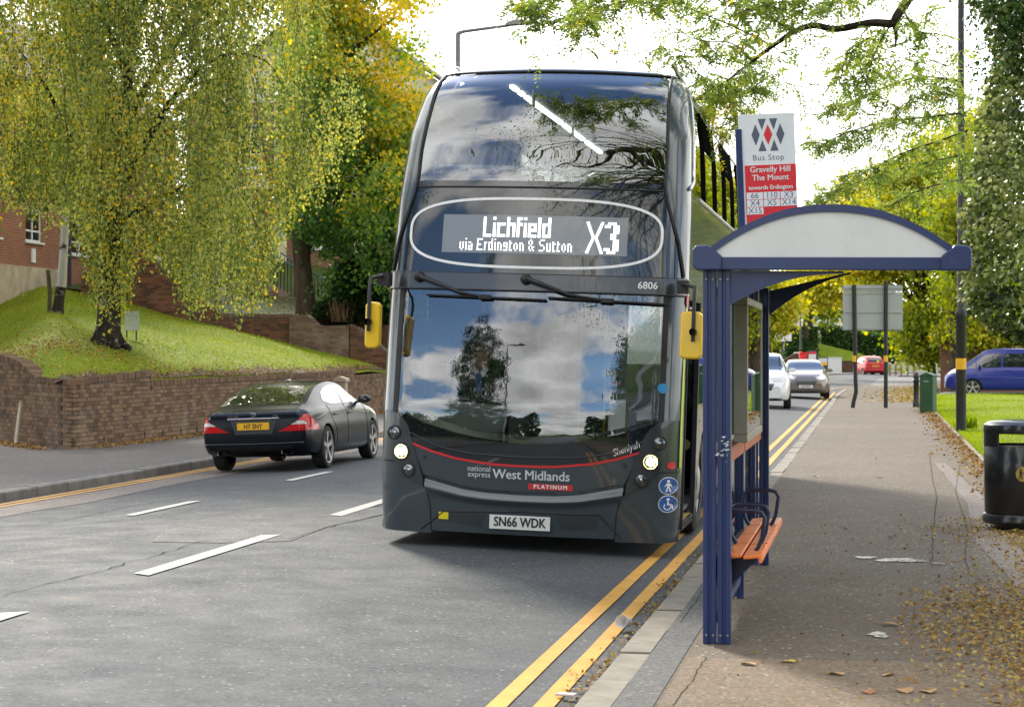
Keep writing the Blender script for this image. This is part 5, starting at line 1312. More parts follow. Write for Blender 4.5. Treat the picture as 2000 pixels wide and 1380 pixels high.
for px, py, s, c, lab in ((1462, 1297, .095, 0, 'curled tan leaf in front of the near shelter post'), (1635, 1316, .10, 0, 'flat tan leaf on the brown paving midway between shelter and leaf litter'),
    (1735, 1318, .085, 0, 'small folded tan leaf on the brown paving right of the flat tan one'), (1696, 1351, .10, 1, 'rust leaf at the bottom edge left of the two big tan leaves'), (1768, 1349, .12, 0, 'big tan leaf touching another at the bottom of the paving'),
    (1815, 1350, .12, 0, 'big tan leaf at the start of the litter carpet near the bottom'), (1738, 1219, .11, 0, 'long tan leaf just above the small bright puddle'), (1783, 1150, .075, 1, 'rust leaf between the two puddles'), (1862, 1094, .08, 1, 'orange brown leaf right of the shallow puddle'),
    (1595, 930, .10, 0, 'tan leaf on the grey paving level with the bench end'), (1709, 895, .09, 2, 'lone yellow leaf on the clear paving beyond the bench'), (1717, 933, .09, 3, 'lone black crumpled leaf on the clear paving'), (1742, 1049, .09, 3, 'dark curled leaf on the paving before the puddle'),
    (1652, 1031, .09, 3, 'dark flat leaf on the paving opposite the seats'), (1540, 1292, .085, 2, 'yellow green leaf on the edge of the brown paving'), (1858, 1180, .12, 0, 'pale tan leaf among the litter below the bin')):
    leaf(px, py, .106, s, random.uniform(0, 6.28), LT[c], lab, 'single fallen leaves on the pavement')
leaf(132, 1172, .12, .085, 1.2, LT[1], 'single orange leaf on the road beside the broken white line', None)
tag(MB().prism([(-.05, -.02), (.05, -.03), (.06, .02), (-.04, .03)], 2, 0, .012).build('wrapper', plain('white_red_wrapper', (.6, .5, .48), .4, var=.3, scale=30), loc=G(1104, 1357, .03), bevel=.004), 'white and red sweet wrapper in the gutter leaves', 'wrapper')
# ================================================================== trees and hedges
def barkmat(name, a, b_, c=None, sc=6):
    m = NT(name); v = m.mapping((sc, sc, sc*.22)); n = m.noise(1.2, 8, .7, vec=v)
    cc = m.ramp(n, [(.35, a), (.6, b_)])
    if c: cc = m.mix(m.rng(m.noise(1.0, 6, .7, vec=m.mapping((sc*.5, sc*.5, sc*.9))), .56, .62, 0, 1), cc, c)
    m.col(cc); m.p(rough=.95, spec=.15); m.bump(n, .9, .04); return m.mat
BK_BIRCH = barkmat('birch_bark', (.010, .009, .008), (.055, .045, .036), (.34, .29, .24))
BK_WHITE = barkmat('white_birch_bark', (.45, .42, .38), (.55, .52, .48), (.04, .035, .03))
BK_GREY = barkmat('grey_brown_bark', (.05, .038, .026), (.13, .095, .065))
BK_DARK = barkmat('dark_bark', (.022, .017, .013), (.06, .045, .035))
LF_BIRCH = leafmat('birch_leaves', [(0, (.055, .088, .020)), (.35, (.190, .235, .046)), (.62, (.46, .48, .14)), (.80, (.66, .52, .05)), (1, (.80, .49, .02))], .48)
LF_LIME = leafmat('turning_leaves', [(0, (.04, .10, .022)), (.35, (.12, .22, .035)), (.55, (.22, .28, .035)), (.72, (.46, .40, .04)), (1, (.70, .45, .03))], .5)
LF_YEL = leafmat('yellow_green_leaves', [(0, (.06, .11, .012)), (.35, (.21, .27, .02)), (.65, (.42, .40, .03)), (1, (.64, .48, .022))], .5)
LF_ROB = leafmat('feathery_leaves', [(0, (.075, .125, .03)), (.45, (.17, .235, .05)), (.8, (.32, .37, .07)), (1, (.58, .44, .04))], .55)
LF_IVY = leafmat('ivy_leaves', [(0, (.02, .04, .014)), (.4, (.10, .14, .03)), (.7, (.29, .32, .10)), (1, (.55, .54, .25))], .25, .35)
LF_DARK = leafmat('evergreen_leaves', [(0, (.006, .020, .008)), (.5, (.018, .05, .014)), (1, (.05, .10, .02))], .2)
LF_HEDGE = leafmat('hedge_leaves', [(0, (.02, .05, .012)), (.5, (.045, .10, .018)), (1, (.10, .17, .03))], .25)
def tree(name, label, base, group=None): return thing(name, label, 'tree', base, 0, group)
def smooth_chain(pts, rad, k=4):
    if len(pts) < 3 or len(pts) > 16 or isinstance(rad, (int, float)): return pts, rad
    P_ = [Vector(p) for p in pts]; a, r = [], []
    for i in range(len(P_)-1):
        p0, p1, p2, p3 = P_[max(i-1, 0)], P_[i], P_[i+1], P_[min(i+2, len(P_)-1)]
        for j in range(k):
            t = j/k; a.append(.5*((2*p1)+(p2-p0)*t+(2*p0-5*p1+4*p2-p3)*t*t+(3*p1-p0-3*p2+p3)*t**3)); r.append(rad[i]+(rad[i+1]-rad[i])*t)
    return a+[P_[-1]], r+[rad[-1]]
def tube_obj(name, mat, parent, chains, n=9):
    b = MB()
    o = Vector(parent.location); chains = [smooth_chain(p, r) for p, r in chains]
    for pts, rad in chains: b.tube([Vector(p)-o for p in pts], rad, n)
    return b.build(name, mat, parent, smooth=60)
def curve_pts(p0, p1, sag, n=7, wob=.0):
    p0, p1 = Vector(p0), Vector(p1); out = []
    for i in range(n+1):
        t = i/n; p = p0.lerp(p1, t); p.z += sag*4*t*(1-t)
        if 0 < i < n and wob: p += Vector([random.gauss(0, wob) for _ in range(3)])
        out.append(p)
    return out
def clumps(centres, per, sig, rng_):
    K = len(centres); c = np.repeat(np.asarray(centres, float), per, axis=0); sg = np.repeat(np.broadcast_to(np.asarray(sig, float), (K, 3)), per, axis=0)
    return c+rng_.normal(size=c.shape)*sg
# ---- the big weeping birch
bp = onlawn(210, 676); ZB = (bp-CAMP).dot(FW)
bt = tree('weeping_birch', 'large weeping birch with dark cracked trunk and trailing green curtains on the bank', bp)
def tp(px, py, dz=0): return P3(px, py, ZB+dz)
trunk = [tp(209, 700), tp(210, 676), tp(211, 655), tp(213, 610), tp(214, 540), tp(219, 470), tp(229, 380), tp(238, 280), tp(248, 150), tp(256, 0), tp(262, -160), tp(266, -330)]
lims = [([tp(219, 470), tp(200, 400, -.5), tp(150, 300, -1), tp(90, 170, -1.4), tp(30, 90, -1.8)], [.10, .08, .06, .035, .008]),
        ([tp(229, 380), tp(280, 290, -1), tp(340, 190, -1.5), tp(430, 110, -2), tp(520, 120, -2.2), tp(560, 190, -2.3)], [.10, .08, .06, .035, .016, .004]),
        ([tp(232, 350), tp(230, 260, 1.5), tp(200, 120, 2.6), tp(180, 20, 3)], [.10, .08, .06, .03]),
        ([tp(240, 260), tp(310, 130, 1), tp(420, 0, 1.4), tp(540, -60, 1.6), tp(600, 0, 1.7)], [.09, .075, .06, .045, .025]),
        ([tp(248, 150), tp(190, 20, -1), tp(80, -80, -1.6), tp(-40, -60, -2)], [.08, .06, .05, .03]),
        ([tp(252, 60), tp(350, -100, -1.2), tp(470, -190, -2), tp(590, -120, -2.2)], [.08, .06, .045, .008]),
        ([tp(256, 0), tp(240, -170, 2), tp(220, -260, 2.6)], [.07, .05, .03]), ([tp(222, 440), tp(300, 395, -1.2), tp(400, 350, -2), tp(470, 380, -2.4), tp(505, 450, -2.4)], [.06, .045, .025, .012, .004])]
flare = []
for k in range(6):
    a = k*1.05+.3; flare.append(([bp+Vector((.12*math.cos(a), .12*math.sin(a), .35)), bp+Vector((.28*math.cos(a), .28*math.sin(a), .08)), bp+Vector((.50*math.cos(a), .50*math.sin(a), -.06))], [.14, .10, .04]))
tube_obj('trunk', BK_BIRCH, bt, [(trunk, [.33, .29, .265, .245, .215, .19, .165, .15, .13, .11, .08, .04])]+flare, 16)
tube_obj('limb', BK_DARK, bt, lims, 8)
bot_x = [-300, -60, 0, 60, 110, 150, 185, 205, 240, 262, 300, 345, 365, 430, 470, 520, 540, 560, 600, 640, 670]
bot_y = [430, 385, 385, 400, 400, 430, 545, 620, 590, 490, 480, 510, 595, 585, 595, 560, 495, 420, 365, 330, 280]
rr = np.random.default_rng(11)
pos, tin, siz, twigs = [], [], [], []
axis = tp(240, 300); NS = 178*30
cl_dx = cl_dy = cl_z = cl_t = cl_l = 0.
for k in range(NS):
    if k % 30 == 0:
        ca_ = rr.uniform(0, 2*math.pi); cr_ = 5.0*rr.uniform(0, 1)**.5; cz_ = rr.uniform(3.8, 11.4) if rr.random() < .86 else rr.uniform(11.5, 14); cl_dx, cl_dy = cr_*math.cos(ca_), cr_*math.sin(ca_); ct_ = rr.normal(0, .13); clen = rr.uniform(1.0, 3.4)
    ox, oy = cl_dx+rr.normal(0, .36), cl_dy+rr.normal(0, .36); a = math.atan2(oy, ox); r = math.hypot(ox, oy)
    zs_ = cz_+rr.normal(0, .35)
    Rz = 5.0*math.sqrt(max(0.02, 1-((zs_-6.8)/7.6)**2)); r = min(r, Rz)
    dx, dy = r*math.cos(a), r*math.sin(a)
    base_ = Vector((axis.x, axis.y, 0))+RT*dx+FW*dy*.92
    Zc = base_.dot(FW); px = 1000+FPX*base_.dot(RT)/Zc
    yb = np.interp(px, bot_x, bot_y)+rr.normal(0, 22); zb = EYE+(690-yb)*Zc/FPX
    ln = clen*rr.uniform(.55, 1.1); ze = max(zs_-ln, zb)
    if zs_-ze < .25: continue
    vis = zs_ < 10.5; sp_ = .046 if vis else .075
    n = int((zs_-ze)/sp_); t = np.linspace(0, 1, n)
    ph = rr.uniform(0, 6.28, 2); am = rr.uniform(.05, .22)
    curv = np.column_stack([base_.x+am*np.sin(ph[0]+t*4), base_.y+am*np.cos(ph[1]+t*3.5), zs_-(zs_-ze)*t])
    p = curv+rr.normal(0, .055, (n, 3)); pos.append(p)
    st_ = np.clip(rr.normal(.42, .11)+ct_, .03, .72); tt = np.clip(st_-.04+rr.normal(0, .14, n), 0, .72)
    hot = .03+.22*max(0, math.sin(px*.013+1.0)*math.sin(zs_*1.1+.6*dy)-.25)
    tt[rr.random(n) < hot] = rr.uniform(.78, 1); tin.append(tt)
    siz.append(np.full(n, .072 if vis else .13)*rr.uniform(.65, 1.3, n))
    if k % 5 == 0: twigs.append(([Vector(q) for q in curv[::max(1, n//4)]], .006))
pos = np.concatenate(pos); tin = np.concatenate(tin); siz = np.concatenate(siz)
print('birch leaves', len(pos))
leaves('crown', pos-np.array(bp), siz, tin, LF_BIRCH, bt, np.tile([0, 0, -1.], (len(pos), 1)), .78, .75)
tube_obj('twig', BK_DARK, bt, twigs, 3)['kind'] = 'stuff'
# ---- slim white birch left of it
wp = onlawn(113, 612); ZW = (wp-CAMP).dot(FW)
wt = tree('slim_birch', 'slim young birch with a leaning white trunk beside the mossy post', wp)
q = lambda px, py, dz=0: P3(px, py, ZW+dz)
tube_obj('trunk', BK_BIRCH, wt, [([q(111, 622), q(112, 612), q(115, 590), q(119, 560)], [.19, .16, .13, .115])], 12)
tube_obj('trunk', BK_WHITE, wt, [([q(118.5, 566), q(121, 540), q(125, 480), q(130, 380), q(137, 240), q(140, 60), q(143, -80)], [.115, .11, .10, .09, .07, .05, .02])], 12)
cs_ = [np.array(q(128+rr.normal(0, 30), 405-rr.uniform(0, 540)**1.0, rr.normal(0, .9))) for _ in range(200)]
p = clumps(cs_, 70, (.22, .22, .42), rr); leaves('crown', p-np.array(wp), rr.uniform(.05, .085, len(p)), np.clip(rr.normal(.42, .15, len(p)), 0, 1), LF_BIRCH, wt, np.tile([0, 0, -1.], (len(p), 1)), .78, .8)
# ---- leafy tree turning yellow
Z2 = 58.5; lpz = P3(597, 609, Z2)
lt = tree('lime_tree', 'broad leafy tree turning yellow at the top beside the bus', lpz)
q = lambda px, py, dz=0: P3(px, py, Z2+dz)
tube_obj('trunk', BK_GREY, lt, [([q(600, 622), q(598, 607), q(596, 585), q(592, 540), q(588, 490), q(584, 430), q(600, 320), q(640, 180), q(660, 20), q(670, -120)], [.40, .34, .30, .28, .26, .22, .18, .13, .09, .03])], 14)
br = [([q(592, 520), q(606, 470), q(640, 410, -.8), q(690, 350, -1.2), q(760, 300, -1.4)], [.15, .13, .10, .07, .03]), ([q(586, 420), q(560, 330, .6), q(545, 240, .8)], [.12, .09, .03]),
      ([q(610, 290), q(680, 230, .8), q(750, 190, 1), q(800, 150, 1.2)], [.12, .09, .06, .02]), ([q(640, 180), q(700, 90, -.8), q(780, 30, -1)], [.1, .07, .02]), ([q(600, 350), q(690, 300, 1.2), q(790, 290, 1.5)], [.09, .06, .02]), ([q(650, 100), q(720, 0, .5), q(800, -60, .6)], [.08, .05, .02])]
tube_obj('limb', BK_DARK, lt, br, 7)
cs_, tn = [], []
while len(cs_) < 520:
    px = rr.uniform(520, 850); py = rr.uniform(-160, 600)
    right = np.interp(py, [-160, 0, 60, 130, 250, 600], [840, 822, 812, 826, 850, 850]); left = np.interp(py, [-160, 300, 420, 480, 560, 600], [560, 560, 575, 610, 640, 680])
    if not left < px < right: continue
    d = 1.0
    if px > 700 and py < 190: d = .26
    if py > 450: d = .75
    if py > 500 and px < 700: d = .3
    if 640 < px < 730 and 300 < py < 400: d = .5
    if rr.random() > d: continue
    cs_.append(np.array(q(px, py, rr.normal(0, 2.0))))
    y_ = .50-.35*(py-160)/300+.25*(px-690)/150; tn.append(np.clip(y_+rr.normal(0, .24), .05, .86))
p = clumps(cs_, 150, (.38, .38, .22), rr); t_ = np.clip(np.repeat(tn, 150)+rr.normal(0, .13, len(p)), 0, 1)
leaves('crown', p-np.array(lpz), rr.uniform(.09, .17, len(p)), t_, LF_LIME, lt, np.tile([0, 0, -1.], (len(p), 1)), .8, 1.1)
# ---- dark conifer shrub and dry stems next to the bus
def shrub(name, label, base, rx, rz_, n, size, mat, aspect=.3, tint=(.1, 1), cat='shrub', droop=-.15, spread=.5, parent=None):
    t = thing(name, label, cat, base)
    u = rr.normal(size=(n, 3)); u /= np.linalg.norm(u, axis=1, keepdims=True); u[:, 2] = np.abs(u[:, 2])
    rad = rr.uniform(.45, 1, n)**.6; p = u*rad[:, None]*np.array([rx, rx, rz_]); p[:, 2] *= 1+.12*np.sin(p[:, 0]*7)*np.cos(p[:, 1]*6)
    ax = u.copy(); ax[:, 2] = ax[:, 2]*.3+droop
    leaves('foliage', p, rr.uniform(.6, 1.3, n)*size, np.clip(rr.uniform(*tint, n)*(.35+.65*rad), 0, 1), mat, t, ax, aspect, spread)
    b = MB(); [b.tube([(0, 0, -.2), (random.uniform(-.4, .4)*rx, random.uniform(-.4, .4)*rx, rz_*.6)], [.04, .01], 5) for _ in range(5)]; b.build('stem', BK_DARK, t); return t
c = P3(712, 645, 57); c.z = terr_z(c.x, 55.6)
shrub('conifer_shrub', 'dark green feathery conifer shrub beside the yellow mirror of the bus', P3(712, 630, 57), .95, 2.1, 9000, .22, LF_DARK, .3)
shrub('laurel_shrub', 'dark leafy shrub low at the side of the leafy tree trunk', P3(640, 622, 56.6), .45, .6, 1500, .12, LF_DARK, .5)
t = thing('dry_shrub', 'clump of dry brown stems under the conifer shrub', 'shrub', P3(668, 622, 56.2)); b = MB()
for _ in range(120):
    a, r = random.uniform(0, 6.28), random.uniform(0, .32); b.tube([(r*math.cos(a), r*math.sin(a), -.1), (1.4*r*math.cos(a)+random.gauss(0, .06), 1.4*r*math.sin(a), random.uniform(.25, .55))], [.008, .004], 4)
b.build('stems', plain('dry_stems', (.16, .085, .045), .9, var=.4), t, kind='stuff')
shrub('bare_shrub', 'thin young shrub against the cream plinth of the brick flats', onlawn(42, 554), .16, .75, 60, .06, LF_BIRCH, .5)
# ---- a general broadleaf tree made of leaf clumps on forked limbs
def broadleaf(name, label, base, h, crad, cz, n_cl, per, size, mat, tint, trunk_r=.25, seed=1, sig=.45, squash=.8, group=None, bark=BK_GREY, low=None):
    r_ = np.random.default_rng(seed); base = Vector(base); t = tree(name, label, base, group)
    top = Vector((r_.normal(0, .3), r_.normal(0, .3), h*.8)); ch = [([Vector((0, 0, -.3)), Vector((0, 0, .1)), top*.3+Vector((r_.normal(0, .1), r_.normal(0, .1), 0)), top*.65, top], [trunk_r*1.35, trunk_r*1.1, trunk_r*.85, trunk_r*.55, trunk_r*.1])]
    cc = []
    while len(cc) < n_cl:
        u = r_.normal(size=3); u /= np.linalg.norm(u); k = r_.uniform(.25, 1)**.55
        p = u*k*np.array([crad, crad, crad*squash]); p *= 1+.16*math.sin(u[0]*5+seed)*math.sin(u[1]*4+u[2]*5)
        p[2] += cz
        if low is not None and p[2] < low: continue
        cc.append(p)
    lim = []
    for k in r_.choice(n_cl, min(26, n_cl), replace=False):
        e = Vector(cc[k]); s = top*r_.uniform(.3, .85); lim.append((curve_pts(s, e, -.06*(e-s).length, 6, .12), [trunk_r*.38*(1-i/7)+.012 for i in range(7)]))
    b = MB(); [b.tube(a, r, 10) for a, r in ch]; b.build('trunk', bark, t, smooth=60)
    b = MB(); [b.tube(a, r, 6) for a, r in lim]; b.build('limb', bark, t, smooth=60)
    p = clumps(cc, per, (sig, sig, sig*.6), r_); tt = np.repeat(r_.uniform(*tint, len(cc)), per)+r_.normal(0, .1, len(p))
    leaves('crown', p, r_.uniform(.7, 1.3, len(p))*size, np.clip(tt, 0, 1), mat, t, np.tile([0, 0, -1.], (len(p), 1)), .75, 1.2)
    return t
broadleaf('ash_tree', 'tree with yellowing leaves whose boughs reach in at the left edge', (-21.4, 35.0, 2.0), 12, 5.2, 8.4, 150, 110, .10, LF_YEL, (.05, .6), .35, 21, .5, 1.0, None, BK_DARK, 4.2)
broadleaf('roadside_tree', 'broad tree on the left verge level with the photographer', (-19.5, 20.5, .1), 12, 5.6, 8.2, 170, 70, .17, LF_HEDGE, (.2, .9), .35, 22, .6, .9, 'trees along the left verge')
broadleaf('roadside_tree', 'tall tree on the left verge behind the photographer', (-18, 9, .1), 13, 5.2, 8.6, 150, 70, .17, LF_HEDGE, (.2, .9), .35, 23, .6, .9, 'trees along the left verge')
broadleaf('evergreen_tree', 'dark columnar evergreen seen as a reflection in the windscreen', (-15, -17, .1), 11.0, 4.0, 5.6, 360, 120, .15, LF_DARK, (.1, 1), .25, 24, .35, 2.0)
broadleaf('evergreen_tree', 'smaller dark evergreen mirrored next to the columnar one', (-11.6, -19, .1), 6.0, 1.2, 3.2, 90, 80, .11, LF_DARK, (.1, 1), .15, 25, .25, 2.0)
for i, (x, y, h) in enumerate(((6.5, -9, 11), (8, -21, 14), (8, -36, 14))):  # near-black leaf colour stands in for the shadowed sides of these trees
    broadleaf('verge_tree', ('big green tree on the right verge just behind the photographer', 'second green tree on the right verge behind the photographer', 'third green tree on the right verge behind the photographer')[i], (x, y, .1), h, 4.4, h*.56, 230, 110, .19, LF_DARK, (.1, 1), .35, 30+i, .5, 1.1, 'trees along the right verge')
for i, (x, y, h) in enumerate(((9.5, 47, 13), (8.5, 63, 14))):  # out of view, added to darken what the saloon's side reflects
    broadleaf('verge_tree', ('dense unseen tree added beyond the ivy tree to darken reflections', 'dense unseen tree added near the blue van to darken reflections')[i], (x, y, .12), h, 4.3, h*.56, 210, 100, .17, LF_HEDGE, (.1, .8), .32, 50+i, .5, 1.1, 'trees along the right verge')
for sx_, (xa_, xb_) in enumerate(((-75, -13), (1.5, 70))):  # unseen dark leaf masses added behind the camera to block sky reflections
    n = 9000; u = rr.uniform(0, 1, n); x_ = xa_+(xb_-xa_)*u; hh = 8+2.5*np.sin(x_*.31)+1.6*np.sin(x_*.83); p = np.column_stack([x_, -62+rr.normal(0, 1.6, n), rr.uniform(0, 1, n)**.9*hh])
    leaves('woodland_backdrop', p, rr.uniform(.7, 1.6, n), rr.uniform(0, .7, n), LF_DARK, None, None, .8, kind='stuff')
# ---- feathery tree overhanging the pavement
rb = tree('feathery_tree', 'feathery leaved tree overhanging the pavement from the right', (3.4, 15.2, .1))
D1 = 17.0
main = [Vector((3.4, 15.2, 0)), Vector((3.35, 15.3, 2.0)), Vector((3.1, 15.4, 4.6)), P3(1850, -130, 16.9), P3(1785, -20, D1), P3(1752, 30, D1), P3(1742, 46, D1), P3(1700, 45, D1), P3(1634, 57, D1+.1), P3(1590, 50, D1+.2), P3(1552, 62, D1+.3), P3(1510, 90, D1+.5), P3(1470, 120, D1+.7), P3(1430, 150, D1+.9)]
tube_obj('trunk', BK_GREY, rb, [(main[:4], [.26, .23, .19, .085]), ([main[2], Vector((3.2, 14.6, 5)), Vector((2.8, 13.6, 7)), Vector((1.8, 12.4, 9)), Vector((.5, 11.5, 10))], [.18, .15, .12, .08, .03])], 12)
twg = [(main[3:], [.055, .046, .042, .040, .034, .031, .029, .026, .021, .016, .009]), ([P3(1744, 40, D1), P3(1750, 62, D1), P3(1749, 92, D1)], [.026, .018, .006])]
subs = []
def sub(pts, Z, w=.008, dens=1., yel=.0): subs.append(([P3(x, y, Z+.25*math.sin(i*1.7+x)) for i, (x, y) in enumerate(pts)], w, dens, yel))
sub([(1430, 150), (1395, 170), (1340, 120), (1290, 90)], 18, .009); sub([(1510, 90), (1450, 60), (1380, 30), (1310, 5)], 17.5, .010); sub([(1552, 62), (1480, 20), (1420, -10), (1350, -30)], 17, .012); sub([(1470, 120), (1430, 85), (1370, 80), (1300, 55)], 18, .009)
sub([(1340, -20), (1270, -5), (1190, 10), (1140, 35), (1110, 38)], 16.5, .011); sub([(1330, -20), (1200, -25), (1090, -10), (1040, 15), (1000, 8)], 16.4, .010); sub([(1140, 35), (1100, 38), (1060, 22), (1030, 5)], 16.4, .006)
sub([(1430, 150), (1425, 190), (1440, 230), (1455, 250)], 18.5, .007, 1, .15); sub([(1440, 140), (1500, 150), (1540, 165), (1570, 190)], 18.5, .006, .7); sub([(1400, 165), (1385, 200), (1400, 250), (1420, 262)], 19, .006, 1, .55); sub([(1460, 120), (1470, 165), (1490, 180)], 18, .005)
sub([(1742, 46), (1720, 80), (1700, 130), (1690, 180)], 17.2, .009, 1); sub([(1735, 60), (1665, 90), (1650, 120), (1640, 160)], 17.3, .007, .9); sub([(1765, 20), (1790, 60), (1840, 70), (1862, 110)], 17, .008, .8)
sub([(1880, 160), (1800, 150), (1730, 170), (1660, 200), (1615, 210)], 22, .014, 1.3); sub([(1885, 220), (1800, 230), (1720, 240), (1640, 265), (1595, 290)], 22, .014, 1.3); sub([(1890, 255), (1820, 280), (1760, 300), (1700, 330), (1640, 345)], 22.5, .013, 1.2)
sub([(1890, 300), (1800, 320), (1720, 340), (1650, 365), (1590, 385)], 23, .013, 1.3); sub([(1850, 130), (1790, 110), (1740, 125), (1700, 150)], 21, .008, 1); sub([(1880, 190), (1850, 170), (1790, 190), (1750, 215)], 21.5, .010, 1.2); sub([(1650, 365), (1600, 395), (1580, 410)], 23, .006, 1); sub([(1880, 350), (1800, 370), (1740, 400), (1690, 420)], 24, .010, 1.2)
sub([(1250, -40), (1190, -20), (1120, 10)], 15, .008, 1); sub([(1600, -20), (1540, 0), (1490, 10), (1430, 30)], 16.8, .008, 1.1); sub([(1690, -30), (1640, 0), (1590, 10)], 16.8, .008, 1)
lpos, lax, ltn, lsz = [], [], [], []
def pinnate(p, d, ln, yl):
    d = d.normalized(); side_ = d.cross(Vector((random.gauss(0, .5), random.gauss(0, .5), 1))).normalized(); n = random.randint(6, 9); t0 = min(1, max(0, random.gauss(.5, .18)))
    if random.random() < yl: t0 = random.uniform(.85, 1)
    for i in range(n):
        u = .15+.85*i/n; c_ = p+d*(ln*u)+Vector((0, 0, -.25*ln*u*u))
        for sg in (-1, 1):
            lpos.append(c_); lax.append(side_*sg+d*.35+Vector((0, 0, -.2))); ltn.append(t0+random.gauss(0, .06)); lsz.append(random.uniform(.034, .050))
    lpos.append(p+d*ln+Vector((0, 0, -.25*ln))); lax.append(d); ltn.append(t0); lsz.append(.045)
def dress(pts, w, dens, yl, twigs_):
    tot = sum((b_-a).length for a, b_ in zip(pts[:-1], pts[1:])); n = int(tot*36*dens); twigs_.append((pts, [w*(1-.7*i/(len(pts)-1)) for i in range(len(pts))]))
    for k in range(n):
        u = (k+random.random())/n*(len(pts)-1); i = min(int(u), len(pts)-2); p = pts[i].lerp(pts[i+1], u-i); d = (pts[i+1]-pts[i]).normalized()
        if random.random() < .34:
            e = p+Vector((random.gauss(0, .20), random.gauss(0, .28), random.gauss(-.06, .15))); twigs_.append(([p, p.lerp(e, .5)+Vector((0, 0, .02)), e], [.004, .003, .002]))
            for _ in range(4): pinnate(p.lerp(e, random.uniform(.3, 1)), Vector((random.gauss(0, 1), random.gauss(0, 1), random.gauss(-.35, .5))), random.uniform(.12, .20), yl)
        pinnate(p, d*.5+Vector((random.gauss(0, .8), random.gauss(0, .8), random.gauss(-.45, .5))), random.uniform(.12, .22), yl)
for pts, w, dens, yl in subs: dress(pts, w, dens, yl, twg)
tube_obj('limb', BK_DARK, rb, twg, 5)
o3 = np.array(rb.location)
ov = np.array([[random.uniform(-4.2, 4.5), random.uniform(1.5, 14.5), random.uniform(5.6, 10)] for _ in range(260)])
ov = np.array([q_ for q_ in ov if 1000+FPX*(q_[0]*RT.x+q_[1]*RT.y)/(q_[0]*FW.x+q_[1]*FW.y) > 0 and 690-FPX*(q_[2]-.9-EYE)/(q_[0]*FW.x+q_[1]*FW.y) < -60])
p = clumps(ov, 90, (.5, .5, .2), rr)
ok_ = 690-FPX*(p[:, 2]-.15-EYE)/(p[:, 0]*FW.x+p[:, 1]*FW.y) < -10; p = p[ok_]
b = []
for k in range(0, len(ov), 2): b.append((curve_pts(Vector((2.4, 13.0, 7.6)), ov[k], .4, 7, .15), [.045*(1-i/8)+.006 for i in range(8)]))
tube_obj('limb', BK_DARK, rb, b, 5)
P_ = np.concatenate([np.array(lpos), p]); A_ = np.concatenate([np.array(lax), rr.normal(size=p.shape)+[0, 0, -.3]]); T_ = np.concatenate([ltn, rr.normal(.45, .2, len(p))]); S_z = np.concatenate([lsz, rr.uniform(.06, .11, len(p))])
leaves('crown', P_-o3, S_z, T_, LF_ROB, rb, A_/np.linalg.norm(A_, axis=1, keepdims=True), .46, .12)
print('feathery', len(P_))
# ---- ivy clad tree at the right edge
ZI = 36.0; ib = P3(2085, 690+1.63*FPX/ZI, ZI)
iv = tree('ivy_tree', 'tall ivy covered tree at the right edge above the litter bin', ib)
q = lambda px, py, dz=0: P3(px, py, ZI+dz)
tube_obj('trunk', BK_DARK, iv, [([ib-Vector((0, 0, .2)), q(2080, 560), q(2060, 400), q(2050, 200), q(2050, 0), q(2060, -300)], [.42, .36, .32, .26, .2, .1])], 12)
ledge = lambda y: float(np.interp(y, [-560, -470, -340, -200, 0, 60, 120, 180, 260, 340, 420, 500, 560, 610, 640, 665], [2070, 2010, 1940, 1900, 1912, 1942, 1950, 1925, 1908, 1893, 1888, 1884, 1886, 1900, 1940, 1990]))
pos, tn = [], []
while len(pos) < 40000:
    y = rr.uniform(-555, 668); e = ledge(y); R0 = 2075-e; a = rr.uniform(-math.pi, math.pi)
    k = 1-.16*abs(rr.normal())+.10*math.sin(a*5+y*.031)*math.sin(y*.043+2); rad = R0*k/FPX*ZI
    c0 = q(2075, y); v = c0+RT*(rad*math.cos(a))+FW*(rad*math.sin(a)*.8)
    pos.append(v); edge = math.sin(a*5+y*.031)*math.sin(y*.043+2); tn.append(np.clip(.45+.22*edge+rr.normal(0, .22)-(.35 if y > 560 else 0)*(1 if rr.random() < .7 else 0), 0, 1))  # lighter on bulges; the low underside has its shade put into the tint
pos = np.array([tuple(v) for v in pos])
ax_ = pos-np.array(q(2075, 300)); ax_[:, 2] = -np.linalg.norm(ax_[:, :2], axis=1)*.9; ax_ /= np.linalg.norm(ax_, axis=1, keepdims=True)
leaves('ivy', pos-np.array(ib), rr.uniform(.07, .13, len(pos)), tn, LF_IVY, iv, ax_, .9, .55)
cs_ = [np.array(q(rr.uniform(1905, 2050), rr.uniform(-60, 170), rr.normal(0, .8))) for _ in range(60)]
p = clumps(cs_, 45, (.22, .22, .2), rr); leaves('crown', p-np.array(ib), rr.uniform(.07, .12, len(p)), rr.uniform(0, .5, len(p)), LF_HEDGE, iv, None, .6)
# weeds round the lamp column
w = thing('weed_tuft', 'tuft of weeds at the foot of the black lamp column', 'plant', G(1882, 838, .12)); n = 130
leaves('leaf_blades', rr.normal(0, .07, (n, 3))*[1.2, 1, 0]+[0.05, -.12, .02], rr.uniform(.12, .38, n), rr.uniform(.1, .7, n), M_BLADE, w, np.tile([0, 0, 1.], (n, 1)), .25, .5)
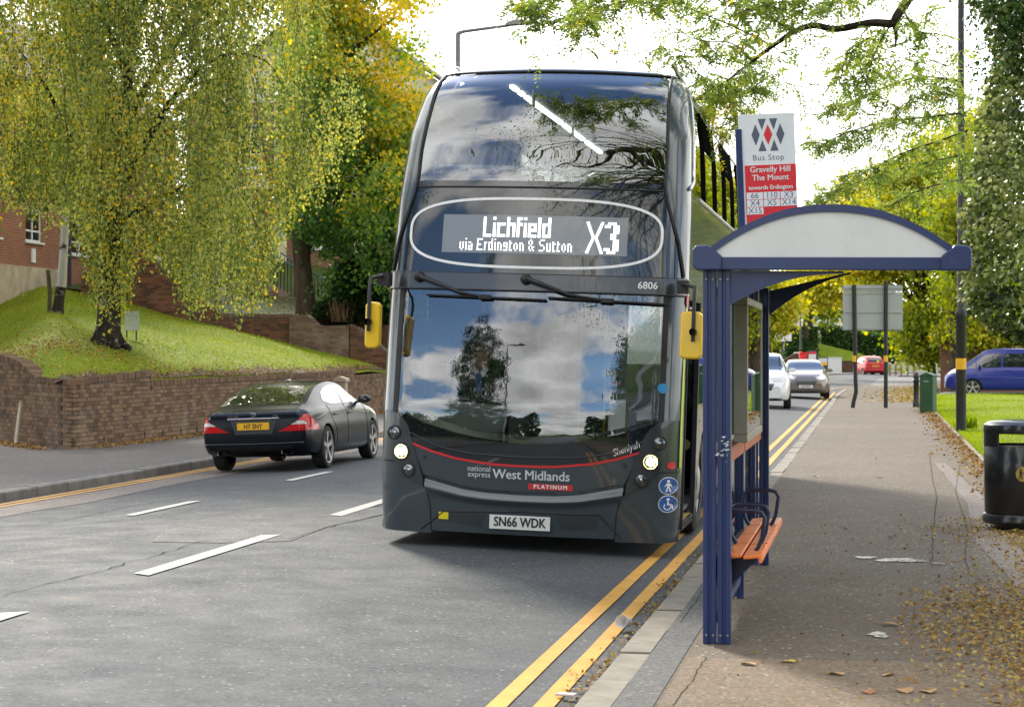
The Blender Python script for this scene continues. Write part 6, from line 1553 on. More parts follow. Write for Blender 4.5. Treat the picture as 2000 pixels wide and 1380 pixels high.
# ---- background trees: yellow limes by the brick wall, and others round the bend
def pxtree(name, label, px0, Z, blobs, n_cl, per, size, mat, tint, sig, trunk=None, seed=5, group=None):
    r_ = np.random.default_rng(seed); base = P3(px0, 690+1.65*FPX/Z, Z); t = tree(name, label, base, group); cc, tt = [], []
    for k in range(n_cl):
        x, y, rx, ry, tb = blobs[k % len(blobs)]; a = r_.uniform(0, 6.28); u = math.sqrt(r_.random())
        cc.append(np.array(P3(x+rx*u*math.cos(a), y+ry*u*math.sin(a), Z+r_.normal(0, rx*.6*Z/FPX)))); tt.append(tb+r_.normal(0, .13))
    b = MB(); tr = trunk or [(px0, 690+1.65*FPX/Z), (px0+2, blobs[0][1])]; rad = .012*Z*.22
    b.tube([P3(x, y, Z)-base for x, y in tr], [rad*(1-.6*i/max(1, len(tr)-1)) for i in range(len(tr))], 9); b.build('trunk', BK_GREY, t, smooth=60)
    b = MB(); s = Vector(P3(*tr[-1], Z))
    for k in r_.choice(n_cl, min(24, n_cl), replace=False): b.tube(curve_pts(s-base, Vector(cc[k])-base, .2, 5, .1), [rad*.3, rad*.25, rad*.2, rad*.15, rad*.1, .01], 5)
    b.build('limb', BK_DARK, t)
    p = clumps(cc, per, (sig, sig, sig*.6), r_); leaves('crown', p-np.array(base), r_.uniform(.7, 1.3, len(p))*size, np.clip(np.repeat(tt, per)+r_.normal(0, .1, len(p)), 0, 1), mat, t, np.tile([0, 0, -1.], (len(p), 1)), .8, 1.1); return t
pxtree('yellow_tree', 'bright yellow green tree hanging over the pavement behind the road sign', 1822, 92, [(1790, 560, 100, 90, .42), (1740, 450, 80, 70, .6), (1840, 450, 60, 80, .42), (1835, 330, 60, 70, .5), (1770, 360, 40, 40, .62), (1805, 655, 42, 45, .38), (1850, 620, 45, 70, .35), (1690, 520, 50, 50, .68)], 420, 75, .21, LF_YEL, None, .55, [(1822, 768), (1818, 690), (1800, 600)], 41)
pxtree('yellow_tree', 'golden tree further back above the road sign', 1850, 128, [(1690, 410, 60, 60, .85), (1640, 520, 60, 30, .85), (1740, 480, 60, 60, .7), (1610, 560, 50, 25, .7)], 240, 70, .27, LF_YEL, None, .7, None, 42)
pxtree('yellow_tree', 'green tree with orange tips between the road sign and the lamp column', 1860, 84, [(1900, 540, 60, 80, .35), (1930, 640, 60, 30, .6), (1880, 430, 50, 80, .4), (1960, 600, 50, 40, .35), (1920, 300, 70, 90, .5), (1980, 380, 70, 90, .45)], 330, 70, .19, LF_YEL, None, .5, None, 43)
pxtree('far_tree', 'yellowish tree at the far end of the road just right of the shelter post', 1498, 112, [(1500, 600, 38, 55, .5), (1515, 590, 28, 40, .7), (1470, 580, 40, 70, .4)], 120, 70, .22, LF_YEL, None, .55, None, 44)
pxtree('far_tree', 'thin olive tree with a forked trunk in front of the far house', 1575, 176, [(1590, 555, 50, 30, .35), (1560, 580, 40, 28, .3), (1620, 590, 30, 28, .35), (1600, 530, 60, 20, .5)], 110, 60, .32, LF_YEL, None, .8, [(1575, 660), (1578, 610), (1585, 575)], 45)
pxtree('far_tree', 'dark tree filling the gap beyond the side road behind the van', 1960, 120, [(1950, 560, 90, 110, .15), (1860, 600, 60, 60, .3), (2040, 520, 90, 140, .1)], 190, 60, .3, LF_YEL, None, .8, None, 46)
def hedge(name, label, x0, x1, y0, y1, z0, z1a, z1b, n, size=.22):
    t = thing(name, label, 'hedge', ((x0+x1)/2, y0, z0)); b = MB(); cx = (x0+x1)/2
    b.prism([(x0+.15-cx, 0), (x1-.15-cx, 0), (x1-.15-cx, z1b-z0-.15), (x0+.15-cx, z1a-z0-.15)], 1, .15, y1-y0); b.build('body', plain('hedge_core', (.02, .04, .012), .95), t)
    u = rr.uniform(0, 1, n); top = rr.random(n) < .25; zt = (z1a+(z1b-z1a)*u)-z0
    p = np.column_stack([x0-cx+(x1-x0)*u, np.where(top, rr.uniform(0, y1-y0, n), rr.normal(.05, .08, n)), np.where(top, zt, zt*rr.uniform(0, 1, n))]); leaves('foliage', p, rr.uniform(.6, 1.3, n)*size, rr.uniform(0, 1, n), LF_HEDGE, t, None, .7); return t
def at_px(px, py, Z): return P3(px, py, Z)
a, c = P3(1530, 640, 176), P3(1600, 690, 176); hedge('clipped_hedge', 'squared dark green hedge at the far left of the bend', a.x, c.x, a.y, a.y+3, 1.0, a.z, a.z, 2600, .24)
a, c = P3(1600, 632, 184), P3(1752, 705, 184); hedge('long_hedge', 'long sloping hedge along the top of the far grass bank', a.x, c.x, a.y, a.y+3, .8, a.z, a.z-1.4, 5200, .26)
b = MB(); pts = [P3(1590, 668, 181), P3(1680, 690, 180), P3(1740, 712, 178), P3(1740, 735, 177), P3(1590, 735, 177)]
b.add([tuple(p_) for p_ in pts], [(0, 1, 2, 3, 4)]); b.build('far_bank', M_GRASS, kind='structure')
# ================================================================== cars
M_CGLASS = NT('car_glass'); M_CGLASS.col((.012, .016, .016)); M_CGLASS.p(rough=.02, spec=.9, coat=1.0, crough=.0); M_CGLASS = M_CGLASS.mat
M_TAILR = NT('red_lamp_lens'); M_TAILR.col((.50, .006, .008)); M_TAILR.p(rough=.15, coat=.2, crough=.05, spec=.3); M_TAILR = M_TAILR.mat
M_TAILW = plain('clear_lamp_lens', (.60, .56, .52), .2, coat=1.0)
M_ALLOY = plain('alloy_wheel', (.42, .41, .39), .35, .5, var=.1)
M_HLON = emit('lit_car_headlamp', (1, .97, .85), 7.0)
M_GREYPL = plain('grey_plastic', (.05, .05, .05), .6)
def IP(d): return lambda s: float(np.interp(s, [a for a, _ in d], [b_ for _, b_ in d]))
class Car: pass
def car(name, label, loc, rz, spec, pm, tilt=0., glassm=None):
    L_ = spec['L']; k = lambda d: IP([(a*L_, v) for a, v in d])
    ns = 110; raw = np.linspace(0, 1, ns+1); ss = L_*(raw-.06*np.sin(2*math.pi*raw))
    def sm(d, n=5):
        f = k(d); y = np.array([f(s) for s in ss]); yp = np.pad(y, n, mode='edge'); y2 = np.convolve(yp, np.ones(2*n+1)/(2*n+1), 'valid'); e = np.minimum(np.arange(ns+1), np.arange(ns+1)[::-1])/n; e = np.clip(e, 0, 1); return y*(1-e)+y2*e
    W, ZS, ZB, ZT, WR = (sm(spec[q]) for q in ('w', 'zs', 'zb', 'zt', 'wr'))
    rings = []
    for i in range(ns+1):
        w, zs, zb, zt, wr = W[i], ZS[i], ZB[i], ZT[i], WR[i]; h = max(.01, zt-zb-.015); d = zb-zs
        half = [(0, zs), (w*.6, zs), (w*.86, zs+.006), (w*.945, zs+.04*d/.7), (w*.98, zs+.15*d), (w*.995, zs+.32*d), (w, zs+.5*d), (w*.992, zs+.68*d), (w*.975, zs+.84*d), (w*.945, zb-.02*min(1, d*2)), (w*.915, zb+.012)]
        for f, g in ((.10, .06), (.30, .22), (.52, .45), (.72, .70), (.86, .90), (.94, .985)): half.append((w*.905+(wr-w*.905)*g, zb+.015+h*f))
        half += [(wr*.86, zb+.015+h*.972), (wr*.66, zb+.015+h*.988), (wr*.35, zb+.015+h*.997), (0, zb+.015+h)]
        rings.append(half)
    nh = len(rings[0]); b = MB(); vs = []; full = 2*nh-2
    for i, half in enumerate(rings):
        y = ss[i]-L_/2; vs += [(x, y, z) for x, z in half]+[(-x, y, z) for x, z in half[1:-1]][::-1]
    fs = [(i*full+j, i*full+(j+1) % full, (i+1)*full+(j+1) % full, (i+1)*full+j) for i in range(ns) for j in range(full)]
    def cap(i, rev):
        o = i*full; q = [(o+j, o+j+1, o+full-j-1, o+(full-j) % full) for j in range(1, nh-2)]; q = [(o, o+1, o+full-1)]+q+[(o+nh-2, o+nh-1, o+nh)]
        return [f[::-1] for f in q] if rev else q
    fs += cap(0, False)+cap(ns, True); b.add(vs, fs)
    t = thing(name, label, 'car' if 'van' not in name else 'van', loc, rz, rot=(0, tilt, rz))
    body = b.build('body', [pm, M_UNDER], t, fix=True)
    wy = [spec['wr_y']-L_/2, spec['wf_y']-L_/2]; wrad = spec['rad']; wmax = max(W)
    me0 = body.data; bm = bmesh.new(); bm.from_mesh(me0); bvh = BVHTree.FromBMesh(bm); bm.free()
    c = MB()
    for y in wy:
        for sg in (-1, 1): c.lathe([(wrad+.045, sg*(wmax-.27)), (wrad+.045, sg*(wmax+.2))], 40, 'x', (0, y, wrad), close=True)
    co_ = c.build('cutter', M_UNDER, None, fix=True); co_.parent = t
    md = body.modifiers.new('b', 'BOOLEAN'); md.object = co_; md.operation = 'DIFFERENCE'; md.solver = 'EXACT'; md.material_mode = 'TRANSFER'
    bpy.context.view_layer.update(); dg = bpy.context.evaluated_depsgraph_get(); nm = bpy.data.meshes.new_from_object(body.evaluated_get(dg))
    body.modifiers.clear(); body.data = nm; bpy.data.objects.remove(co_)
    nm.polygons.foreach_set('use_smooth', [True]*len(nm.polygons)); nm.set_sharp_from_angle(angle=R(32))
    C_ = Car(); C_.t, C_.L, C_.bvh = t, L_, bvh
    def cast(o, d, off):
        d = Vector(d).normalized(); h, n, _, _ = bvh.ray_cast(Vector(o)-d*6, d)
        if h is None: return None
        return h+(n if n.dot(d) < 0 else -n)*off
    def patch(name_, fn, d, nu, nv, mat, off=.004, parent=None):
        g = MB(); ids = {}
        for i in range(nu+1):
            for j in range(nv+1):
                p = cast(fn(i/nu, j/nv), d, off)
                if p is not None: ids[(i, j)] = len(g.v); g.v.append(tuple(p))
        for i in range(nu):
            for j in range(nv):
                q = [(i, j), (i+1, j), (i+1, j+1), (i, j+1)]
                if all(a in ids for a in q): g.f.append(tuple(ids[a] for a in q)); g.m.append(0)
        return g.build(name_, mat, parent or t, smooth=50, fix=False) if g.f else None
    C_.patch, C_.cast = patch, cast
    def line(name_, pts, d, r, mat, n=14):
        v = []
        for a, c2 in zip(pts[:-1], pts[1:]):
            for i in range(n):
                p = cast(Vector(a).lerp(Vector(c2), i/n), d, .001)
                if p is not None: v.append(p)
        p = cast(pts[-1], d, .001)
        if p is not None: v.append(p)
        if len(v) > 2: MB().tube(v, r, 5).build(name_, mat, t)
    C_.line = line
    G_ = glassm or M_CGLASS; Y = lambda s: s*L_-L_/2
    for sg in (-1, 1):
        for (s0, s1, lo, hi) in spec['side']:
            flo, fhi = IP(lo), IP(hi); patch('side_window', lambda u, v: (0, Y(lerp(s0, s1, u)), lerp(flo(lerp(s0, s1, u)), fhi(lerp(s0, s1, u)), v)), (-sg, 0, 0), 24, 6, G_)
        for pts in spec.get('gaps', []): line('door_gap', [(0, Y(a), z) for a, z in pts], (-sg, 0, 0), .004, M_UNDER)
        for s, z in spec.get('handles', []):
            p = cast((0, Y(s), z), (-sg, 0, 0), .0); MB().box(p.x-.012, p.x+.012+sg*.012, p.y-.085, p.y+.085, p.z-.012, p.z+.012).build('door_handle', spec.get('hmat', pm), t, bevel=.006)
        sm_, zm = spec['mirror']; p = cast((0, Y(sm_), zm), (-sg, 0, 0), 0)
        m_ = MB().lathe([(.001, -.06), (.055, -.045), (.075, 0), (.072, .05), (.001, .055)], 14, 'y', (0, 0, 0)); m_.v = [(x*1.5, y, z*.95) for x, y, z in m_.v]
        o = m_.build('mirror', pm, t, smooth=40, loc=p+Vector((sg*.15, -.02, .05))); MB().tube([(-sg*.18, .02, -.05), (0, .01, -.03)], .025, 6).build('mirror_stalk', M_GREYPL, o)
        MB().lathe([(.001, -.062), (.06, -.058)], 14, 'y').build('mirror_glass', M_CGLASS, o)
        for y in wy:
            xw = sg*(wmax-.115); r = wrad
            wl_ = MB().lathe([(r*.74, -.10), (r*.92, -.108), (r*.985, -.09), (r, -.05), (r, .05), (r*.985, .09), (r*.92, .108), (r*.74, .10)], 36, 'x', (xw, y, r)).build('wheel', M_TYRE, t, smooth=40)
            q = MB().lathe([(r*.76, .10*sg), (r*.74, .085*sg), (r*.71, .02*sg), (.001, .015*sg)], 32, 'x', (xw, y, r)); q.build('barrel', M_GREYPL, wl_, smooth=35)
            q = MB().lathe([(r*.77, .104*sg), (r*.72, .10*sg), (r*.715, .07*sg)], 32, 'x', (xw, y, r))
            nsp = spec['spokes']
            for a in range(nsp):
                th_ = 2*math.pi*a/nsp+.3; w0, w1 = (.42, .30) if nsp < 7 else (.25, .16)
                def sp(rad, da, x): return (xw+sg*x, y+r*rad*math.cos(th_+da), r+r*rad*math.sin(th_+da))
                q.add([sp(.14, -w0, .085), sp(.14, w0, .085), sp(.735, w1*.62, .095), sp(.735, -w1*.62, .095), sp(.14, -w0, .03), sp(.14, w0, .03), sp(.735, w1*.62, .06), sp(.735, -w1*.62, .06)], [(0, 1, 2, 3), (0, 3, 7, 4), (1, 5, 6, 2), (2, 6, 7, 3), (0, 4, 5, 1)])
            q.lathe([(r*.20, .06*sg), (r*.19, .092*sg), (.001, .098*sg)], 16, 'x', (xw, y, r)); q.build('rim', spec['wheelmat'], wl_, smooth=35, fix=True)
    if 'ws' in spec:
        s0, s1, x0, x1 = spec['ws']; patch('windscreen', lambda u, v: (lerp(-1, 1, u)*lerp(x0, x1, v), Y(lerp(s0, s1, v)), 0), (0, 0, -1), 20, 12, G_)
    if 'rw_top' in spec:
        s0, s1, x0, x1 = spec['rw_top']; patch('rear_window', lambda u, v: (lerp(-1, 1, u)*lerp(x0, x1, v), Y(lerp(s0, s1, v)), 0), (0, 0, -1), 20, 12, G_)
    if 'rw_back' in spec:
        z0, z1, x0, x1 = spec['rw_back']; patch('rear_window', lambda u, v: (lerp(-1, 1, u)*lerp(x0, x1, v), 0, lerp(z0, z1, v)), (0, 1, 0), 20, 8, G_)
    return C_
def plate_on(C_, front, z, s, m, w=.52, h=.111, x=0):
    p = C_.cast((x, 0, z), (0, -1, 0) if front else (0, 1, 0), .02); sg = 1 if front else -1
    o = MB().box(p.x-w/2, p.x+w/2, p.y-.006, p.y+.006, z-h/2, z+h/2).build('number_plate', m, C_.t)
    text('lettering', s, .105, M_PRINTB, o, (p.x, p.y+sg*.007, z-.004), (R(90), 0, R(180) if front else 0), bold=.003, sx=.86); return o
# --- black saloon coupe driving away
SAL = dict(L=4.91, wr_y=.98, wf_y=3.83, rad=.335, spokes=5, wheelmat=M_ALLOY,
    zt=[(0, .90), (.012, .945), (.03, .965), (.10, 1.03), (.19, 1.19), (.29, 1.335), (.38, 1.395), (.48, 1.40), (.58, 1.34), (.69, 1.10), (.73, 1.02), (.82, .945), (.91, .84), (.97, .71), (1, .60)],
    zb=[(0, .80), (.03, .90), (.15, .955), (.4, .965), (.6, .945), (.72, .93), (.82, .875), (.92, .76), (.97, .62), (1, .52)],
    w=[(0, .77), (.006, .82), (.02, .865), (.06, .895), (.15, .925), (.3, .935), (.7, .935), (.82, .925), (.9, .88), (.96, .78), (.985, .68), (1, .55)],
    wr=[(0, .70), (.06, .70), (.12, .70), (.2, .65), (.3, .595), (.5, .59), (.62, .62), (.72, .68), (.85, .66), (1, .45)],
    zs=[(0, .40), (.015, .33), (.05, .26), (.12, .21), (.85, .20), (.95, .22), (1, .32)],
    side=[(.245, .44, [(.245, 1.06), (.30, 1.015), (.44, 1.01)], [(.245, 1.10), (.28, 1.20), (.34, 1.275), (.40, 1.305), (.44, 1.312)]), (.452, .685, [(.452, 1.01), (.685, .995)], [(.452, 1.312), (.5, 1.31), (.56, 1.275), (.62, 1.18), (.685, 1.02)])],
    gaps=[[(.446, 1.0), (.445, .35)], [(.69, .97), (.70, .75), (.695, .35)], [(.245, 1.0), (.255, .8), (.30, .62), (.31, .35)], [(.31, .34), (.69, .33)]],
    handles=[(.30, .845), (.475, .845)], mirror=(.635, 1.0), ws=(.735, .575, .63, .56), rw_top=(.105, .285, .615, .545))
cx_, cy_ = -8.49, 28.4
saloon_paint = paint('black_blue_car_paint', (.006, .009, .014), .22, .0); saloon_paint.node_tree.nodes['Principled BSDF'].inputs['Specular IOR Level'].default_value = .2
C1 = car('saloon_car', 'black four door saloon with red tail lamps driving away along the left lane', (cx_, cy_, road_z(cx_)+.004), 0, SAL, saloon_paint, -R(2.1))
pt_ = C1.patch; C1.t.scale = (.90, .90, .90)
for sg in (-1, 1):
    dx = Vector((-sg*.55, .83, 0)).normalized(); ax = Vector((sg*.83, .55, 0))
    def tl(u, v, ins=0.):
        z = lerp(.635, .885, v); a0 = lerp(-.06, .33, v**.8); a1 = lerp(.70, .40, v**1.3); return Vector((sg*.44, -2.42, z))+ax*lerp(a0, a1, u)
    tlo = pt_('tail_lamp', tl, dx, 18, 10, M_TAILR, .006)
    pt_('reversing_lens', lambda u, v: Vector((sg*.44, -2.42, lerp(.735, .79, v)))+ax*lerp(lerp(.12, .21, v), lerp(.36, .30, v), u), dx, 8, 4, M_TAILW, .009, tlo)
pt_('boot_panel', lambda u, v: (lerp(-1, 1, u)*lerp(.30, .375, v), 0, lerp(.60, .815, v)), (0, 1, 0), 16, 6, M_BUSD, .004)
plate_on(C1, False, .722, 'H7 SNY', M_PLATEY)
p = C1.cast((0, 0, .84), (0, 1, 0), .006)
C1.line('chrome_strip', [(-.42, 0, .838), (0, 0, .842), (.42, 0, .838)], (0, 1, 0), .010, M_CHROME)
C1.line('boot_gap', [(-.46, 0, .88), (-.40, 0, .66), (-.30, 0, .585), (.30, 0, .585), (.40, 0, .66), (.46, 0, .88)], (0, 1, 0), .004, M_UNDER)
C1.line('bumper_gap', [(-.80, 0, .60), (-.3, 0, .575), (.3, 0, .575), (.80, 0, .60)], (0, 1, 0), .0045, M_UNDER)
C1.line('bumper_crease', [(-.80, 0, .455), (0, 0, .445), (.80, 0, .455)], (0, 1, 0), .006, M_BUSD)
pt_('diffuser', lambda u, v: (lerp(-.62, .62, u), 0, lerp(.33, .40, v)), (0, 1, 0), 16, 3, M_UNDER, .003)
for sg in (-1, 1): b = MB(); b.lathe([(.045, -.05), (.05, -.06), (.05, .1), (.042, .1), (.042, -.05)], 18, 'y', (sg*.52, -2.40, .315)); b.v = [(x+(x-sg*.52)*.7, y, z) for x, y, z in b.v]; b.build('exhaust', M_CHROME, C1.t, smooth=40)
b = MB(); pc = C1.cast((0, 0, .885), (0, 1, 0), .004); b.lathe([(.045, -.004), (.048, 0), (.045, .004), (.039, .004), (.039, -.004)], 24, 'y', pc)
for a in (90, 210, 330): b.add([(pc.x+.040*math.cos(R(a)), pc.y-.004, pc.z+.040*math.sin(R(a))), (pc.x+.008*math.cos(R(a+60)), pc.y-.004, pc.z+.008*math.sin(R(a+60))), (pc.x+.008*math.cos(R(a-60)), pc.y-.004, pc.z+.008*math.sin(R(a-60)))], [(0, 1, 2)])
b.build('boot_emblem', M_CHROME, C1.t)
for s_, x in (('CLS 320', -.33), ('CDI', .36)):
    o = text('lettering', s_, .055, M_CHROME, C1.t, (x, C1.cast((x, 0, .868), (0, 1, 0), .007).y, .868), sx=.95)
C1.line('side_crease', [(0, -2.0, .80), (0, -1.3, .90), (0, -.2, .905), (0, 1.2, .82)], (-1, 0, 0), .003, M_BUSD)
MB().box(-.03, .03, -.6, -.46, 1.405, 1.43).build('roof_aerial', M_CHROME, C1.t, bevel=.01)
# --- hatchbacks, suv, van
HAT = dict(L=4.36, wr_y=.80, wf_y=3.46, rad=.315, spokes=8, wheelmat=M_ALLOY,
    zt=[(0, .94), (.012, 1.02), (.04, 1.14), (.12, 1.37), (.24, 1.46), (.45, 1.47), (.58, 1.42), (.74, 1.08), (.78, 1.03), (.86, .96), (.94, .84), (.98, .70), (1, .60)],
    zb=[(0, .88), (.1, .98), (.5, .94), (.75, .93), (.85, .87), (.95, .72), (1, .56)],
    w=[(0, .74), (.015, .80), (.05, .86), (.12, .89), (.3, .91), (.7, .91), (.85, .90), (.93, .84), (.98, .72), (1, .62)],
    wr=[(0, .66), (.05, .62), (.15, .57), (.5, .58), (.6, .60), (.74, .68), (.9, .62), (1, .45)],
    zs=[(0, .40), (.03, .30), (.1, .22), (.9, .20), (.97, .20), (1, .28)],
    side=[(.12, .43, [(.12, 1.07), (.43, 1.0)], [(.12, 1.10), (.2, 1.30), (.3, 1.36), (.43, 1.375)]), (.44, .72, [(.44, 1.0), (.72, .985)], [(.44, 1.375), (.52, 1.36), (.6, 1.28), (.72, 1.0)])],
    gaps=[[(.435, 1.0), (.43, .3)], [(.71, .97), (.715, .3)]], handles=[(.30, .88), (.47, .87)], mirror=(.67, 1.0), ws=(.775, .585, .70, .57), rw_back=(1.06, 1.36, .58, .50))
def front(C_, z, lit, plate, grille=(.48, .66, .40), lamp=(.60, .74)):
    for sg in (-1, 1):
        d = Vector((-sg*.5, -.87, 0)).normalized(); ax = Vector((sg*.87, -.5, 0)); h = C_.L/2
        o = C_.patch('headlamp', lambda u, v: Vector((sg*.48, h-.1, lerp(z[0]+.05*u, z[1]+.04*u, v)))+ax*lerp(-.04, .42, u), d, 10, 6, M_TAILW, .006)
        if lit:
            p = C_.cast(Vector((sg*.48, h-.1, (z[0]+z[1])/2+.03))+ax*.16, d, .012)
            if p: MB().lathe([(.001, .02), (.06, .012), (.07, -.01)], 14, 'y', p).build('lamp_bulb', M_HLON, C_.t)
    C_.patch('grille', lambda u, v: (lerp(-1, 1, u)*lerp(grille[2]*.8, grille[2], v), 0, lerp(grille[0], grille[1], v)), (0, -1, 0), 12, 5, M_GREYPL, .006)
    C_.patch('lower_grille', lambda u, v: (lerp(-.62, .62, u), 0, lerp(.24, .36, v)), (0, -1, 0), 12, 4, M_GREYPL, .005)
    if plate: plate_on(C_, True, .46, plate, M_PLATEW)
p = G(1566, 778, .07)
C2 = car('hatchback_car', 'bronze grey hatchback with lit headlamps queuing behind the white car', (p.x, p.y+2.2, .06), R(180)+R(4), HAT, paint('bronze_grey_car_paint', (.20, .17, .14), .3, .8, flake=.5))
front(C2, (.70, .82), True, 'LJ15 PCV')
SUV = dict(HAT); SUV.update(L=4.45, rad=.345, wr_y=.85, wf_y=3.5)
SUV['zt'] = [(a, z+.20*min(1, max(0, (z-.8)*2.2))+.05) for a, z in HAT['zt']]; SUV['zb'] = [(a, z+.12) for a, z in HAT['zb']]; SUV['zs'] = [(a, z+.06) for a, z in HAT['zs']]
SUV['side'] = [(s0, s1, [(a, z+.14) for a, z in lo], [(a, z+.205) for a, z in hi]) for s0, s1, lo, hi in HAT['side']]; SUV['mirror'] = (.67, 1.14); SUV['handles'] = [(.30, 1.0), (.47, 1.0)]; SUV['rw_back'] = (1.2, 1.52, .58, .5)
p = G(1480, 799, .06)
C3 = car('sport_utility_car', 'white car half hidden by the far shelter post', (p.x, p.y+2.2, .05), R(180)+R(2), SUV, paint('white_car_paint', (.70, .71, .70), .3, .8))
front(C3, (.82, .96), False, None, (.58, .78, .42))
b = MB(); [b.tube([(sg*.58, -.95, 1.74), (sg*.58, -.8, 1.80), (sg*.58, .5, 1.80), (sg*.58, .65, 1.74)], .022, 6) for sg in (-1, 1)]; b.build('roof_rail', M_GREYPL, C3.t)
RED = dict(HAT); RED.update(L=3.72, rad=.285, wr_y=.62, wf_y=3.05)
RED['w'] = [(a, w*.91) for a, w in HAT['w']]; RED['zt'] = [(a, z+.06*min(1, max(0, (z-.8)*2))) for a, z in HAT['zt']]; RED['rw_back'] = (1.07, 1.38, .56, .47)
RED['side'] = [(s0, s1, lo, [(a, z+.04) for a, z in hi]) for s0, s1, lo, hi in HAT['side']]
p = G(1696, 734, .02)
C4 = car('hatchback_car', 'small red hatchback seen from behind near the wooden bollards', (p.x, p.y+1.8, .03), R(17), RED, paint('red_car_paint', (.50, .012, .014), .35, .3))
plate_on(C4, False, .76, 'MV52 KTE', M_PLATEY)
for sg in (-1, 1): C4.patch('tail_lamp', lambda u, v: Vector((sg*.52, -1.9, lerp(.82, 1.02, v)))+Vector((sg*.83, .55, 0))*lerp(.0, .26, u), (-sg*.55, .83, 0), 5, 5, M_TAILR, .008)
VAN = dict(L=4.42, wr_y=.72, wf_y=3.40, rad=.315, spokes=5, wheelmat=M_ALLOY,
    zt=[(0, 1.50), (.008, 1.66), (.03, 1.77), (.1, 1.83), (.5, 1.84), (.62, 1.80), (.68, 1.72), (.84, 1.18), (.87, 1.11), (.93, 1.02), (.97, .90), (1, .74)],
    zb=[(0, 1.04), (.5, 1.05), (.75, 1.02), (.87, .97), (.94, .86), (.985, .70), (1, .60)],
    w=[(0, .80), (.01, .86), (.05, .90), (.15, .92), (.7, .92), (.85, .91), (.93, .85), (.98, .74), (1, .64)],
    wr=[(0, .70), (.05, .68), (.5, .67), (.68, .66), (.84, .70), (.95, .6), (1, .5)], zs=[(0, .38), (.04, .28), (.1, .22), (.9, .22), (.97, .22), (1, .30)],
    side=[(.03, .22, [(.03, 1.10), (.22, 1.10)], [(.03, 1.58), (.22, 1.62)]), (.245, .51, [(.245, 1.10), (.51, 1.10)], [(.245, 1.62), (.51, 1.63)]), (.53, .735, [(.53, 1.10), (.735, 1.06)], [(.53, 1.63), (.64, 1.60), (.67, 1.55), (.735, 1.33)]), (.742, .815, [(.742, 1.06), (.815, 1.05)], [(.742, 1.31), (.815, 1.08)])],
    gaps=[[(.52, 1.63), (.52, .32)], [(.74, 1.3), (.735, .8), (.71, .32)], [(.23, 1.6), (.23, .6)], [(.06, .96), (.52, .96)], [(.52, .60), (.72, .62)]], handles=[(.56, .98), (.47, .98)], mirror=(.715, 1.10), ws=(.855, .685, .66, .6), rw_back=(1.10, 1.60, .62, .6))
p = G(1962, 773, .115)
C5 = car('passenger_van', 'bright blue passenger van parked on the drive behind the right-hand grass', (p.x, p.y+.9, .117), R(90), VAN, paint('blue_van_paint', (.008, .018, .24), .3, .5))
front(C5, (.82, 1.0), False, None, (.50, .66, .42))
# ================================================================== far side of the junction
fw = thing('drive_wall', 'red brick wall overgrown at the top behind the blue van', 'wall', (3.0, 86.6, .1))
o = MB().box(0, 28, 0, .3, -.2, 2.3).build('wall', M_HOUSE2, fw)
uv = o.data.uv_layers.new(name='uv')
for lp_ in o.data.loops: v_ = o.data.vertices[lp_.vertex_index].co; uv.data[lp_.index].uv = (v_.x+v_.y, v_.z)
b = MB()
for k in range(int(28/.24)): b.box(.24*k, .24*k+.225, -.04, .34, 2.3, 2.38+random.uniform(-.01, .01))
b.build('coping', M_COPE, fw, kind='stuff')
n = 5200; u = rr.uniform(-.4, 14, n); leaves('creeper', np.column_stack([u, rr.normal(-.1, .22, n), 2.45-np.abs(rr.normal(0, .4, n))*(.6+.6*np.sin(u*1.9)**2)+rr.uniform(0, .5, n)]), rr.uniform(.10, .22, n), np.clip(rr.normal(.5, .22, n), 0, 1), LF_YEL, fw, None, .8)
M_PALEW = plain('pale_wall_paint', (.60, .58, .56), .8, var=.1)
def farbox(name, label, cat, px0, px1, py0, py1, Z, mat, depth=.4, ground=True):
    a, c2 = P3(px0, py1, Z), P3(px1, py0, Z); w = (c2-a).length if False else (px1-px0)*Z/FPX
    t = thing(name, label, cat, (a+(RT*w/2)), TH); h = (py1-py0)*Z/FPX; return t, w, h
t, w, h = farbox('low_wall', 'low brown brick wall at the far bend left of the red car', 'wall', 1640, 1694, 704, 724, 172, None); MB().box(-w/2, w/2, 0, .3, -.4, h-.06).build('body', BR_RED, t); MB().box(-w/2-.03, w/2+.03, -.04, .34, h-.06, h).build('coping', M_COPE, t)
t, w, h = farbox('low_wall', 'pale painted low wall at the far bend', 'wall', 1616, 1644, 697, 726, 170, None); MB().box(-w/2, w/2, 0, .3, -.4, h-.05).build('body', M_PALEW, t); MB().box(-w/2-.03, w/2+.03, -.04, .34, h-.05, h).build('coping', M_PALEW, t)
t, w, h = farbox('low_wall', 'sloping red brick wall beyond the queuing cars', 'wall', 1512, 1562, 690, 735, 165, None); b = MB(); b.prism([(-w/2, -.4), (w/2, -.4), (w/2, h), (w*.3, h), (-w/2, h*.45)], 1, 0, .4); b.build('body', BR_RED, t); MB().box(w*.3, w/2, -.03, .43, h, h+.12).build('coping', M_PALEW, t)
def aboard(label, px0, px1, py0, py1, Z, cols):
    t, w, h = farbox('advertising_board', label, 'board', px0, px1, py0, py1, Z, None)
    MB().box(-w/2, w/2, -.03, .03, 0, h).build('frame', M_GREYPL, t); z = h*.08
    for f, m in cols: MB().box(-w*.42, w*.42, -.045, -.032, z, z+h*.84*f-.01).build('panel', m, t); z += h*.84*f
aboard('dark advertising board with a yellow strip on the far pavement', 1597, 1617, 697, 722, 150, [(.35, M_GREYPL), (.25, M_BANDY), (.4, M_PALEW)])
aboard('red and white advertising board on the far pavement', 1578, 1595, 684, 713, 160, [(.8, M_PALEW), (.2, M_RED)])
